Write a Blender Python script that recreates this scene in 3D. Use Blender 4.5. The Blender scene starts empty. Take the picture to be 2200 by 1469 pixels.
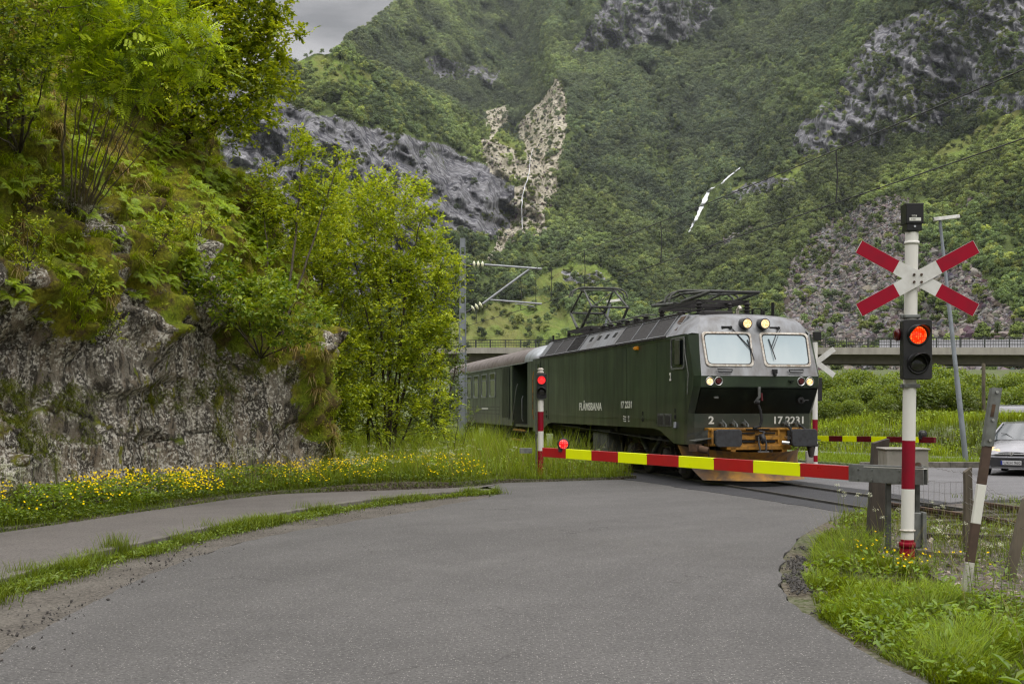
import bpy, bmesh, math, random
import numpy as np
from mathutils import Vector, Matrix, Euler
from mathutils.geometry import delaunay_2d_cdt
from mathutils.bvhtree import BVHTree

random.seed(7)
RNG = np.random.default_rng(11)
SC = bpy.context.scene
COL = SC.collection
R = math.radians
PI = math.pi

# ------------------------------------------------------------------ nodes
class NT:
    def __init__(s, m):
        m.use_nodes = True
        s.t = m.node_tree
        s.t.nodes.clear()
        s.out = s.t.nodes.new('ShaderNodeOutputMaterial')
    def n(s, typ, ins=None, **kw):
        nd = s.t.nodes.new(typ)
        for k, v in kw.items():
            setattr(nd, k, v)
        for k, v in (ins or {}).items():
            s.set(nd, k, v)
        return nd
    def set(s, nd, k, v):
        i = nd.inputs[k]
        if isinstance(v, bpy.types.NodeSocket):
            s.t.links.new(v, i)
        elif isinstance(v, bpy.types.Node):
            s.t.links.new(v.outputs[0], i)
        elif isinstance(v, (tuple, list)) and i.type == 'RGBA':
            i.default_value = (*v[:3], 1)
        else:
            i.default_value = v
    def noise(s, vec, scale, detail=3, rough=.55, dist=0):
        return s.n('ShaderNodeTexNoise', {'Vector': vec, 'Scale': scale, 'Detail': detail, 'Roughness': rough, 'Distortion': dist}).outputs['Fac']
    def vor(s, vec, scale, feature='F1', rnd=1.0):
        nd = s.n('ShaderNodeTexVoronoi', feature=feature)
        s.set(nd, 'Vector', vec); s.set(nd, 'Scale', scale); s.set(nd, 'Randomness', rnd)
        return nd
    def mix(s, f, a, b, mode='MIX'):
        nd = s.n('ShaderNodeMixRGB', blend_type=mode)
        s.set(nd, 0, f); s.set(nd, 1, a); s.set(nd, 2, b)
        return nd.outputs[0]
    def math(s, op, a, b=0.0, c=0.0):
        nd = s.n('ShaderNodeMath', operation=op)
        s.set(nd, 0, a); s.set(nd, 1, b); s.set(nd, 2, c)
        return nd.outputs[0]
    def ramp(s, f, lo, hi, a=0.0, b=1.0):
        nd = s.n('ShaderNodeMapRange', {'Value': f, 'From Min': lo, 'From Max': hi, 'To Min': a, 'To Max': b}, clamp=True)
        return nd.outputs[0]
    def pos(s, sc=(1, 1, 1), kind='Object'):
        tc = s.n('ShaderNodeTexCoord')
        mp = s.n('ShaderNodeMapping', {'Vector': tc.outputs[kind], 'Scale': sc})
        return mp.outputs[0]
    def wpos(s, sc=(1, 1, 1)):
        g = s.n('ShaderNodeNewGeometry')
        mp = s.n('ShaderNodeMapping', {'Vector': g.outputs['Position'], 'Scale': sc})
        return mp.outputs[0]
    def bsdf(s, col, rough=.6, metal=0., bump=None, bstr=.3, bdist=.02, emis=None, estr=0., spec=.5, coat=0.):
        b = s.n('ShaderNodeBsdfPrincipled')
        s.set(b, 'Base Color', col); s.set(b, 'Roughness', rough); s.set(b, 'Metallic', metal)
        s.set(b, 'Specular IOR Level', spec)
        if coat: s.set(b, 'Coat Weight', coat); s.set(b, 'Coat Roughness', .08)
        if emis is not None:
            s.set(b, 'Emission Color', emis); s.set(b, 'Emission Strength', estr)
        if bump is not None:
            bp = s.n('ShaderNodeBump', {'Height': bump, 'Strength': bstr, 'Distance': bdist})
            s.set(b, 'Normal', bp.outputs[0])
        return b.outputs[0]
    def done(s, sh):
        s.t.links.new(sh, s.out.inputs[0])

MATS = {}
def new(name):
    m = bpy.data.materials.new(name)
    MATS[name] = m
    return m

def paint(name, c, c2=None, rough=.5, metal=0., scale=3., streak=1., grime=.5, bump=.0, emis=0., spec=.5, coat=0.):
    """painted or bare surface with blotches, vertical streaks and speckles of dirt"""
    m = new(name); t = NT(m)
    c2 = c2 or tuple(x * .55 for x in c)
    p = t.pos((1, 1, 1 / max(streak, .01)))
    a = t.noise(p, scale * 2.2, 5, .62)
    p2 = t.pos()
    b = t.noise(p2, scale * .55, 3)
    f = t.math('MULTIPLY', t.ramp(a, .42, .72), grime)
    f = t.math('ADD', f, t.ramp(b, .4, .75, 0, grime * .5))
    col = t.mix(f, c, c2)
    r = t.math('ADD', t.ramp(a, .3, .7, -.08, .12), rough)
    sh = t.bsdf(col, r, metal, bump=(a if bump else None), bstr=bump, emis=(c if emis else None), estr=emis, spec=spec, coat=coat)
    t.done(sh)
    return m

def foliage(name, trans=.35, hue=None, inst=False, rough=.55, gloss=.06):
    m = new(name); t = NT(m)
    c = t.n('ShaderNodeAttribute', attribute_name='col').outputs['Color']
    if inst:
        i = t.n('ShaderNodeAttribute', attribute_name='tint', attribute_type='INSTANCER').outputs['Color']
        c = t.mix(1., c, i, 'MULTIPLY')
    if hue: c = t.mix(1., c, hue, 'MULTIPLY')
    d = t.n('ShaderNodeBsdfDiffuse', {'Color': c})
    tc = t.mix(1., c, (1.25, 1.15, .45), 'MULTIPLY')
    tr = t.n('ShaderNodeBsdfTranslucent', {'Color': tc})
    mx = t.n('ShaderNodeMixShader', {0: trans, 1: d.outputs[0], 2: tr.outputs[0]})
    if gloss:
        g = t.n('ShaderNodeBsdfGlossy', {'Color': (.8, .85, .9), 'Roughness': rough * .75})
        mx = t.n('ShaderNodeMixShader', {0: gloss, 1: mx.outputs[0], 2: g.outputs[0]})
    t.done(mx.outputs[0])
    return m

# ------------------------------------------------------------------ objects
def tag(o, label=None, cat=None, group=None, kind=None):
    if label: o['label'] = label
    if cat: o['category'] = cat
    if group: o['group'] = group
    if kind: o['kind'] = kind
    return o

def empty(name, loc=(0, 0, 0), rz=0., label=None, cat=None, group=None):
    o = bpy.data.objects.new(name, None)
    o.empty_display_size = .2
    o.location = loc; o.rotation_euler = (0, 0, rz)
    COL.objects.link(o)
    return tag(o, label, cat, group)

def link(name, me, mat, parent=None):
    o = bpy.data.objects.new(name, me)
    if mat: me.materials.append(mat)
    COL.objects.link(o)
    if parent: o.parent = parent
    return o

def np_mesh(name, V, F, col=None, smooth=False):
    V = np.asarray(V, np.float32); F = np.asarray(F, np.int32)
    me = bpy.data.meshes.new(name)
    me.vertices.add(len(V)); me.vertices.foreach_set('co', V.ravel())
    n, k = F.shape
    me.loops.add(n * k); me.loops.foreach_set('vertex_index', F.ravel())
    me.polygons.add(n)
    me.polygons.foreach_set('loop_start', np.arange(0, n * k, k, dtype=np.int32))
    me.polygons.foreach_set('loop_total', np.full(n, k, np.int32))
    if smooth: me.polygons.foreach_set('use_smooth', np.ones(n, bool))
    me.update(calc_edges=True)
    if col is not None:
        a = me.color_attributes.new('col', 'FLOAT_COLOR', 'POINT')
        c = np.ones((len(V), 4), np.float32); c[:, :3] = col
        a.data.foreach_set('color', c.ravel())
    return me

class MB:
    """collects shapes into one mesh"""
    def __init__(s): s.v = []; s.f = []; s.sm = []
    def add(s, vs, fs, smooth=False, M=None):
        b = len(s.v)
        s.v += [tuple((M @ Vector(v)) if M else v) for v in vs]
        s.f += [tuple(b + i for i in f) for f in fs]
        s.sm += [smooth] * len(fs)
        return s
    def box(s, c, d, M=None, rz=0, rx=0, ry=0):
        x, y, z = (k / 2 for k in d)
        vs = [(i, j, k) for k in (-z, z) for j in (-y, y) for i in (-x, x)]
        m = Matrix.Translation(c) @ Euler((rx, ry, rz)).to_matrix().to_4x4()
        if M: m = M @ m
        return s.add(vs, [(0, 2, 3, 1), (4, 5, 7, 6), (0, 1, 5, 4), (2, 6, 7, 3), (0, 4, 6, 2), (1, 3, 7, 5)], False, m)
    def bar(s, a, b, w, h=None, up=(0, 0, 1)):
        a, b = Vector(a), Vector(b); h = h or w
        d = (b - a); L = d.length; d.normalize()
        u = Vector(up)
        if abs(d.dot(u)) > .98: u = Vector((0, 1, 0))
        x = d.cross(u).normalized(); z = x.cross(d)
        vs = []
        for q in (a, b):
            for i, j in ((-1, -1), (1, -1), (1, 1), (-1, 1)):
                vs.append(q + x * i * w / 2 + z * j * h / 2)
        return s.add(vs, [(0, 1, 2, 3), (7, 6, 5, 4), (0, 4, 5, 1), (1, 5, 6, 2), (2, 6, 7, 3), (3, 7, 4, 0)])
    def tube(s, pts, r, seg=8, cap=True, smooth=True):
        pts = [Vector(p) for p in pts]; n = len(pts)
        rs = list(r) if isinstance(r, (list, tuple)) else [r] * n
        if cap and smooth:
            # a thin ring next to each end keeps the shading of the wall clear of the caps
            e0 = min(.03, .0015 / max((pts[1] - pts[0]).length, 1e-6)); e1 = min(.03, .0015 / max((pts[-1] - pts[-2]).length, 1e-6))
            p0, p1 = pts[0].lerp(pts[1], e0), pts[-1].lerp(pts[-2], e1); a0, a1 = rs[0] + (rs[1] - rs[0]) * e0, rs[-1] + (rs[-2] - rs[-1]) * e1
            pts = [pts[0], p0] + pts[1:-1] + [p1, pts[-1]]; rs = [rs[0], a0] + rs[1:-1] + [a1, rs[-1]]; n += 2
        vs = []; pu = None
        for i, p in enumerate(pts):
            d = (pts[min(i + 1, n - 1)] - pts[max(i - 1, 0)]).normalized()
            if pu is None:
                pu = d.orthogonal().normalized()
            else:
                pu = (pu - d * pu.dot(d))
                pu = pu.normalized() if pu.length > 1e-6 else d.orthogonal().normalized()
            w = d.cross(pu)
            for k in range(seg):
                a = 2 * PI * k / seg
                vs.append(p + (pu * math.cos(a) + w * math.sin(a)) * rs[i])
        fs = [(i * seg + k, i * seg + (k + 1) % seg, (i + 1) * seg + (k + 1) % seg, (i + 1) * seg + k) for i in range(n - 1) for k in range(seg)]
        s.add(vs, fs, smooth)
        if cap:
            b = len(s.v) - len(vs)
            s.f.append(tuple(b + k for k in range(seg))[::-1]); s.sm.append(False)
            s.f.append(tuple(b + (n - 1) * seg + k for k in range(seg))); s.sm.append(False)
        return s
    def cyl(s, a, b, r, r2=None, seg=20, smooth=True):
        return s.tube([a, b], [r, r if r2 is None else r2], seg, True, smooth)
    def lathe(s, prof, M=None, seg=24, smooth=True):
        vs = []; n = len(prof)
        for r, z in prof:
            for k in range(seg):
                a = 2 * PI * k / seg
                vs.append((r * math.cos(a), r * math.sin(a), z))
        fs = [(i * seg + k, i * seg + (k + 1) % seg, (i + 1) * seg + (k + 1) % seg, (i + 1) * seg + k) for i in range(n - 1) for k in range(seg)]
        fs.append(tuple(range(seg))[::-1]); fs.append(tuple((n - 1) * seg + k for k in range(seg)))
        return s.add(vs, fs, smooth, M)
    def prism(s, poly, a, b, M=None, smooth=False):
        """poly in xy, extruded from z=a to z=b"""
        n = len(poly)
        vs = [(x, y, a) for x, y in poly] + [(x, y, b) for x, y in poly]
        fs = [tuple(range(n))[::-1], tuple(range(n, 2 * n))] + [(i, (i + 1) % n, n + (i + 1) % n, n + i) for i in range(n)]
        return s.add(vs, fs, smooth, M)
    def grid(s, P, smooth=True, close=False, flip=False):
        """P[i][j] points"""
        ni, nj = len(P), len(P[0])
        vs = [p for row in P for p in row]
        fs = []
        for i in range(ni - 1):
            for j in range(nj - 1 + (1 if close else 0)):
                q = (i * nj + j, i * nj + (j + 1) % nj, (i + 1) * nj + (j + 1) % nj, (i + 1) * nj + j)
                fs.append(q[::-1] if flip else q)
        return s.add(vs, fs, smooth)
    def build(s, name, mat=None, parent=None, bevel=0., seg=2, fix=True):
        me = bpy.data.meshes.new(name)
        me.from_pydata([tuple(v) for v in s.v], [], s.f)
        me.polygons.foreach_set('use_smooth', s.sm)
        if fix:
            bm = bmesh.new(); bm.from_mesh(me)
            bmesh.ops.recalc_face_normals(bm, faces=bm.faces)
            bm.to_mesh(me); bm.free()
        me.update()
        o = link(name, me, mat, parent)
        if bevel:
            md = o.modifiers.new('bevel', 'BEVEL'); md.width = bevel; md.segments = seg
            md.limit_method = 'ANGLE'; md.angle_limit = R(35)
            md.harden_normals = False
        return o

def AX(o, x, y, z=None):
    """matrix with origin o and axes x, y"""
    x = Vector(x).normalized(); y = Vector(y).normalized()
    z = x.cross(y).normalized()
    m = Matrix((x, y, z)).transposed().to_4x4()
    return Matrix.Translation(o) @ m

def text(name, body, size, M, mat, parent=None, xs=1., weight=0., depth=.002, align='LEFT', shear=0., width=None):
    cu = bpy.data.curves.new(name, 'FONT')
    cu.body = body; cu.size = size; cu.offset = weight; cu.extrude = depth; cu.align_x = align; cu.shear = shear
    cu.resolution_u = 3
    o = bpy.data.objects.new(name, cu)
    me = bpy.data.meshes.new_from_object(o)
    bpy.data.objects.remove(o)
    if width:
        xsv = [v.co.x for v in me.vertices]
        xs = width / (max(xsv) - min(xsv))
    me.transform(Matrix.Diagonal((xs, 1, 1, 1)))
    me.transform(M)
    return link(name, me, mat, parent)

def copy_tree(o, parent=None):
    c = o.copy(); COL.objects.link(c); c.parent = parent
    if parent: c.matrix_parent_inverse = o.matrix_parent_inverse
    for ch in list(o.children): copy_tree(ch, c)
    return c

# ------------------------------------------------------------------ numpy noise
def _h(i, j, k, sd):
    n = (i.astype(np.uint32) * np.uint32(374761393) + j.astype(np.uint32) * np.uint32(668265263) + k.astype(np.uint32) * np.uint32(2147483647) + np.uint32((sd * 1274126177) & 0xffffffff))
    n = (n ^ (n >> np.uint32(13))) * np.uint32(1274126177)
    n = n ^ (n >> np.uint32(16))
    n = (n * np.uint32(2246822519)) ^ (n >> np.uint32(15))
    return (n & np.uint32(0xffff)).astype(np.float64) / 65535.
def vnoise(P, sd=0):
    P = np.asarray(P, float)
    if P.shape[-1] == 2: P = np.concatenate([P, np.zeros(P.shape[:-1] + (1,))], -1)
    I = np.floor(P).astype(np.int64); f = P - I; f = f * f * (3 - 2 * f)
    r = 0
    for a in (0, 1):
        for b in (0, 1):
            for c in (0, 1):
                w = (f[..., 0] if a else 1 - f[..., 0]) * (f[..., 1] if b else 1 - f[..., 1]) * (f[..., 2] if c else 1 - f[..., 2])
                r = r + w * _h(I[..., 0] + a, I[..., 1] + b, I[..., 2] + c, sd)
    return r
def fbm(P, oct=4, sd=0, gain=.5):
    P = np.asarray(P, float); s = 0; a = 1; t = 0
    for o in range(oct):
        s = s + a * vnoise(P * 2 ** o + o * 17.3, sd + o); t += a; a *= gain
    return s / t
def sstep(x, a, b):
    t = np.clip((np.asarray(x, float) - a) / (b - a), 0, 1)
    return t * t * (3 - 2 * t)
def inpoly(x, y, poly):
    x = np.asarray(x, float); y = np.asarray(y, float); r = np.zeros(x.shape, bool)
    n = len(poly); j = n - 1
    for i in range(n):
        xi, yi = poly[i]; xj, yj = poly[j]
        c = ((yi > y) != (yj > y)) & (x < (xj - xi) * (y - yi) / ((yj - yi) or 1e-9) + xi)
        r ^= c; j = i
    return r

# ground level: flat at the crossing, a touch lower on the main road beyond it
def gz(x, y):
    x = np.asarray(x, float); y = np.asarray(y, float)
    return -.13 * sstep(y, 22, 33) * sstep(x, 8.5, 12)

def smoothline(pts, n=8):
    out = []
    P = [Vector(p) for p in pts]
    for i in range(len(P) - 1):
        a = P[max(i - 1, 0)]; b = P[i]; c = P[i + 1]; d = P[min(i + 2, len(P) - 1)]
        for k in range(n):
            t = k / n
            out.append(.5 * ((2 * b) + (c - a) * t + (2 * a - 5 * b + 4 * c - d) * t * t + (3 * b - a - 3 * c + d) * t ** 3))
    out.append(P[-1])
    return out

def sheet(name, poly, lift, mat, step=1., label=None, zf=None, wob=0.):
    """a sheet of ground over a polygon, following the ground level"""
    b = [Vector((p[0], p[1])) for p in poly]
    if wob:
        nb = []
        for i in range(len(b)):
            p, q = b[i], b[(i + 1) % len(b)]
            L = (q - p).length; n = max(1, int(L / .12)) if L < 6 else 1
            for k in range(n):
                c = p.lerp(q, k / n)
                nv = (float(fbm(np.array([[c.x * 2.2, c.y * 2.2]]), 4, 5)[0]) - .5) * wob * (1 if n > 1 else 0)
                d = (q - p).normalized()
                nb.append(c + Vector((-d.y, d.x)) * nv)
        b = nb
    xs = [p.x for p in b]; ys = [p.y for p in b]
    pts = []
    X, Y = np.meshgrid(np.arange(min(xs), max(xs), step), np.arange(min(ys), max(ys), step))
    ok = inpoly(X, Y, [tuple(p) for p in b])
    pts = [Vector((float(x), float(y))) for x, y in zip(X[ok], Y[ok])]
    n = len(b)
    vo, _, fo, *_ = delaunay_2d_cdt(b + pts, [(i, (i + 1) % n) for i in range(n)], [], 1, 1e-4)
    V = np.array([(v.x, v.y, 0) for v in vo]); V[:, 2] = (zf(V[:, 0], V[:, 1]) if zf else gz(V[:, 0], V[:, 1])) + lift
    fs = [tuple(f) for f in fo]
    me = bpy.data.meshes.new(name); me.from_pydata(V.tolist(), [], fs)
    bm = bmesh.new(); bm.from_mesh(me)
    for f in bm.faces:
        if f.normal.z < 0: f.normal_flip()
    # a short skirt closes the edge of the sheet
    be = [e for e in bm.edges if len(e.link_faces) == 1]
    ex = bmesh.ops.extrude_edge_only(bm, edges=be)['geom']
    for v in ex:
        if isinstance(v, bmesh.types.BMVert): v.co.z -= .3
    bm.to_mesh(me); bm.free(); me.update()
    o = link(name, me, mat)
    o['kind'] = 'structure'
    return o
# ------------------------------------------------------------------ materials
def asphalt(name, base, speck=.5, crack=.5, scale=1., blotch=.12):
    m = new(name); t = NT(m); p = t.wpos()
    big = t.noise(p, .35, 3); mid = t.noise(p, 2.3, 4); fine = t.noise(p, 85 * scale, 3, .7)
    fine = t.math('ADD', t.math('MULTIPLY', fine, .5), t.math('MULTIPLY', t.noise(p, 34 * scale, 2, .7), .5))
    grit = t.vor(p, 62 * scale); g = grit.outputs['Color']
    gv = t.n('ShaderNodeSeparateColor', {0: g}).outputs[0]
    v = t.math('ADD', t.ramp(big, .3, .7, 1 - blotch, 1 + blotch), t.ramp(mid, .3, .7, -.07, .07))
    ds = t.n('ShaderNodeVectorMath', {0: p, 1: (12.5, 7.5, 0)}, operation='DISTANCE').outputs['Value']
    rg_ = t.noise(t.n('ShaderNodeCombineXYZ', {0: ds, 1: t.math('MULTIPLY', t.noise(p, .25, 2), 1.5)}).outputs[0], 1.25, 3, .6)
    v = t.math('MULTIPLY', v, t.ramp(rg_, .36, .64, .93, 1.06))
    v = t.math('MULTIPLY', v, t.ramp(fine, .36, .64, .55, 1.42))
    c = t.mix(1., base, v, 'MULTIPLY')
    sp = t.math('MULTIPLY', t.ramp(gv, .8, .93), t.ramp(grit.outputs['Distance'], .1, .4, 1, 0))
    c = t.mix(t.math('MULTIPLY', sp, speck), c, (.5, .48, .44))
    dk = t.math('MULTIPLY', t.ramp(gv, .0, .2, 1, 0), .45)
    c = t.mix(dk, c, tuple(x * .35 for x in base))
    if crack:
        wp = t.n('ShaderNodeVectorMath', {0: p, 1: t.n('ShaderNodeTexNoise', {'Vector': p, 'Scale': 1.6, 'Detail': 4}).outputs['Color']}, operation='ADD').outputs[0]
        cr = t.vor(wp, .55, 'DISTANCE_TO_EDGE').outputs[0]
        msk = t.ramp(t.noise(p, .45, 2), .52, .62)
        ck = t.math('MULTIPLY', t.ramp(cr, .0, .008, 1, 0), msk)
        c = t.mix(t.math('MULTIPLY', ck, crack), c, (.02, .019, .017))
    hgt = t.math('ADD', fine, t.math('MULTIPLY', grit.outputs['Distance'], .8))
    t.done(t.bsdf(c, .82, bump=hgt, bstr=.55, bdist=.006, spec=.3))
    return m

asphalt('asphalt', (.098, .094, .09), speck=.9, crack=.6)
asphalt('pavement_asphalt', (.135, .123, .113), speck=.5, crack=.3)
asphalt('fresh_asphalt', (.042, .042, .045), speck=.25, crack=.5)
asphalt('far_asphalt', (.15, .147, .15), speck=.5, crack=.2)

def soil(name, a, b, c, s=1., bump=.6):
    m = new(name); t = NT(m); p = t.wpos()
    n1 = t.noise(p, .8 * s, 5); n2 = t.noise(p, 9 * s, 5, .65); v = t.vor(p, 26 * s)
    col = t.mix(t.ramp(n2, .35, .65), a, b)
    col = t.mix(t.ramp(n1, .45, .62), col, c)
    vc = t.n('ShaderNodeSeparateColor', {0: v.outputs['Color']}).outputs[0]
    col = t.mix(t.ramp(vc, 0, 1, 0, .35), col, (.3, .27, .23), 'MIX')
    t.done(t.bsdf(col, .95, bump=t.math('ADD', n2, v.outputs['Distance']), bstr=bump, bdist=.04, spec=.2))
    return m
soil('verge_soil', (.045, .035, .022), (.1, .085, .055), (.05, .07, .015))
soil('dirt_strip', (.095, .085, .073), (.06, .054, .046), (.115, .105, .09), 1.6)
soil('meadow_soil', (.05, .085, .012), (.08, .125, .018), (.045, .06, .012), .7, .4)
0 and soil('broken_edge', (.035, .032, .029), (.085, .08, .073), (.05, .046, .04), 2.5, 1.)
soil('ballast', (.19, .165, .15), (.075, .065, .06), (.06, .055, .045), 1., 1.)

def rockface():
    m = new('mossy_rock'); t = NT(m); p = t.wpos(); ps = t.wpos((1, 1, .28))
    wv = t.n('ShaderNodeVectorMath', {0: p, 1: t.n('ShaderNodeVectorMath', {0: t.n('ShaderNodeTexNoise', {'Vector': p, 'Scale': 1.1, 'Detail': 5}).outputs['Color'], 3: .9}, operation='SCALE').outputs[0]}, operation='ADD').outputs[0]
    n1 = t.noise(ps, 1.5, 6, .65, .6); n2 = t.noise(ps, 5.5, 7, .72, .5); n3 = t.noise(p, 16, 6, .75)
    n4 = t.noise(p, 48, 4, .7)
    vw = t.wpos((1, 1, .4))
    m1 = t.noise(vw, 7., 7, .75, .5); m2 = t.noise(vw, 17, 6, .75, .4); blot = t.noise(p, .8, 4, .6, .5)
    base = t.mix(t.ramp(n1, .36, .62), (.15, .115, .078), (.33, .28, .21))
    base = t.mix(t.ramp(blot, .44, .58, 0, .8), base, (.2, .185, .15))
    base = t.mix(t.ramp(t.noise(ps, 3.1, 5, .7), .5, .6, 0, .8), base, (.12, .085, .055))
    st = t.noise(t.wpos((1, 1, .07)), 4.5, 4, .6)
    dk = t.math('MULTIPLY', t.ramp(t.math('ADD', m1, t.math('MULTIPLY', t.math('SUBTRACT', st, .5), .7)), .488, .52), .95)
    base = t.mix(dk, base, (.03, .025, .02))
    base = t.mix(t.ramp(m2, .56, .6, 0, .85), base, (.035, .03, .022))
    base = t.mix(t.math('MULTIPLY', t.ramp(n3, .515, .56), t.ramp(t.noise(p, 1.9, 4, .6), .4, .48)), base, (.66, .63, .55))
    base = t.mix(t.ramp(n4, .45, .7, 0, .35), base, (.5, .46, .38))
    cr = t.vor(wv, .5, 'DISTANCE_TO_EDGE').outputs[0]
    base = t.mix(t.math('MULTIPLY', t.ramp(cr, .0, .02, 1, 0), .9), base, (.012, .011, .008))
    at = t.n('ShaderNodeAttribute', attribute_name='col')
    sep = t.n('ShaderNodeSeparateColor', {0: at.outputs['Color']})
    mo = t.noise(p, 7, 6, .7)
    mcol = t.mix(t.ramp(t.noise(p, 1.3, 4), .38, .62), (.2, .27, .016), (.38, .34, .025))
    mcol = t.mix(t.ramp(t.noise(p, 2.6, 5, .7), .5, .6), mcol, (.15, .1, .045))
    mcol = t.mix(t.ramp(n3, .35, .6, 0, .65), mcol, (.025, .03, .008))
    mcol = t.mix(t.ramp(n4, .5, .7, 0, .4), mcol, (.34, .36, .04))
    mk = t.ramp(t.math('ADD', sep.outputs[0], t.math('MULTIPLY', t.math('SUBTRACT', mo, .5), 1.1)), .45, .58)
    # moss also sits in the cracks
    mk = t.math('MAXIMUM', mk, t.math('MULTIPLY', t.ramp(cr, .0, .05, 1, 0), t.ramp(t.noise(p, 1.7, 3), .52, .6)))
    # and on small ledges of the bare face
    mk = t.math('MAXIMUM', mk, t.ramp(t.noise(ps, 2.2, 6, .7), .615, .65, 0, .95))
    col = t.mix(mk, base, mcol)
    hb = t.math('ADD', t.math('MULTIPLY', n2, 1.2), t.math('MULTIPLY', n3, .8))
    hb = t.math('ADD', hb, t.math('MULTIPLY', n4, .35))
    hb = t.math('ADD', hb, t.ramp(cr, 0, .06, -1.2, 0))
    t.done(t.bsdf(col, .9, bump=hb, bstr=.85, bdist=.08, spec=.2))
    return m
rockface()

def mountain():
    m = new('mountain_ground'); t = NT(m); p = t.wpos(); pz = t.wpos((1, 1, .35))
    at = t.n('ShaderNodeAttribute', attribute_name='col')
    sep = t.n('ShaderNodeSeparateColor', {0: at.outputs['Color']})
    rock, lite, mead = sep.outputs[0], sep.outputs[1], sep.outputs[2]
    n1 = t.noise(p, .018, 6, .7, .5); n2 = t.noise(pz, .07, 7, .75, .8); n3 = t.noise(p, .25, 5, .7)
    n5 = t.noise(t.wpos((1, 1, .12)), .12, 5, .7)
    green = t.mix(t.ramp(n3, .35, .65), (.075, .1, .04), (.14, .18, .06))
    mcol = t.mix(t.ramp(n3, .4, .65), (.2, .27, .065), (.13, .185, .045))
    mcol = t.mix(t.ramp(n1, .45, .6), mcol, (.2, .21, .07))
    rk = t.mix(t.ramp(n2, .42, .6), (.14, .14, .152), (.32, .32, .335))
    rk = t.mix(t.ramp(n5, .5, .6, 0, .65), rk, (.1, .1, .11))
    ck = t.vor(t.n('ShaderNodeVectorMath', {0: t.wpos((1, 1, .35)), 1: t.n('ShaderNodeVectorMath', {0: t.n('ShaderNodeTexNoise', {'Vector': p, 'Scale': .03, 'Detail': 4}).outputs['Color'], 3: 9.}, operation='SCALE').outputs[0]}, operation='ADD').outputs[0], .045, 'DISTANCE_TO_EDGE').outputs[0]
    rk = t.mix(t.ramp(ck, 0, .09, .85, 0), rk, (.06, .06, .075))
    rk = t.mix(t.ramp(n3, .53, .62, 0, .6), rk, (.5, .5, .53))
    rk = t.mix(t.ramp(n1, .6, .64, 0, .8), rk, (.12, .14, .07))
    lt = t.mix(t.ramp(t.noise(p, .11, 6, .75), .42, .58), (.33, .3, .235), (.62, .57, .46))
    lt = t.mix(t.ramp(n3, .56, .62, 0, .7), lt, (.16, .2, .07))
    br = t.math('MULTIPLY', t.math('SUBTRACT', t.noise(p, .05, 6, .7), .5), 1.3)
    c = t.mix(t.ramp(t.math('ADD', mead, br), .42, .58), green, mcol)
    c = t.mix(t.ramp(t.math('ADD', rock, br), .42, .56), c, rk)
    c = t.mix(t.ramp(t.math('ADD', lite, br), .42, .56), c, lt)
    t.done(t.bsdf(c, 1., bump=t.math('ADD', t.math('MULTIPLY', n2, 3), n3), bstr=.8, bdist=2., spec=.0))
    return m
mountain()

paint('scree_stone', (.24, .225, .22), (.1, .095, .095), .9, scale=.25, grime=.9)
paint('gravel_stone', (.36, .31, .27), (.12, .1, .09), .95, scale=8, grime=.9)
paint('asphalt_crumb', (.05, .048, .045), (.11, .1, .09), .95, scale=8, grime=.9)
paint('kerb_stone', (.17, .155, .135), (.08, .075, .06), .9, scale=2, grime=.9, bump=.3)
paint('bridge_concrete', (.42, .39, .35), (.25, .23, .2), .9, scale=.5, streak=3, grime=.7)
paint('bridge_steel', (.05, .055, .052), rough=.6, grime=.3)
paint('noise_panel', (.42, .43, .46), (.3, .3, .33), .6, scale=.4)
paint('girder_brown', (.14, .12, .105), (.08, .07, .06), .8, scale=.6)
def water():
    m = new('water'); t = NT(m); n = t.noise(t.wpos((1, 1, .22)), .55, 5, .7)
    b = t.bsdf((.78, .8, .83), .8, spec=.1); tr = t.n('ShaderNodeBsdfTransparent').outputs[0]
    t.done(t.n('ShaderNodeMixShader', {0: t.ramp(n, .36, .52, .5, 1.), 1: tr, 2: b}).outputs[0]); return m
water()
def trainpaint(name, c, dirt=(.07, .062, .048), low=1.2, gl=.3, sp=.5):
    m = new(name); t = NT(m); p = t.pos(); ps = t.pos((1, 1, .13))
    n1 = t.noise(ps, 3.2, 5, .65); n2 = t.noise(p, .9, 4, .6); n3 = t.noise(t.pos((1, .6, 2)), 2.2, 3)
    col = t.mix(t.ramp(n1, .42, .7, 0, .55), c, tuple(x * .55 for x in c))
    col = t.mix(t.ramp(n2, .48, .72, 0, .6), col, (c[0] * 1.5 + .004, c[1] * 1.6 + .006, c[2] * 1.3 + .003))
    n4 = t.noise(t.pos((1, 1.6, .5)), 1.1, 4, .65)
    col = t.mix(t.ramp(n4, .5, .64, 0, .6), col, (c[0] * 1.9 + .008, c[1] * 1.75 + .01, c[2] * 1.7 + .006))
    z = t.n('ShaderNodeSeparateXYZ', {0: p}).outputs[2]
    lowm = t.math('MULTIPLY', t.ramp(z, low, low + .9, 1, 0), t.ramp(n3, .3, .65, .15, .75))
    col = t.mix(lowm, col, dirt)
    t.done(t.bsdf(col, t.ramp(n1, .3, .7, gl, gl + .22), bump=n2, bstr=.06, bdist=.05, spec=sp, coat=.15 if sp > .3 else 0))
    return m
trainpaint('loco_green', (.021, .034, .02))
trainpaint('coach_green', (.03, .043, .03), gl=.35)
trainpaint('loco_panel', (.011, .016, .012), dirt=(.012, .011, .01), low=1.3, gl=.3, sp=.15)
paint('loco_silver', (.225, .235, .25), (.1, .09, .08), .38, metal=.25, scale=1.6, streak=4, grime=.75)
paint('loco_mesh', (.03, .027, .027), (.014, .012, .012), .7, scale=9)
paint('vent_hole', (.006, .006, .006), rough=.9)
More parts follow.
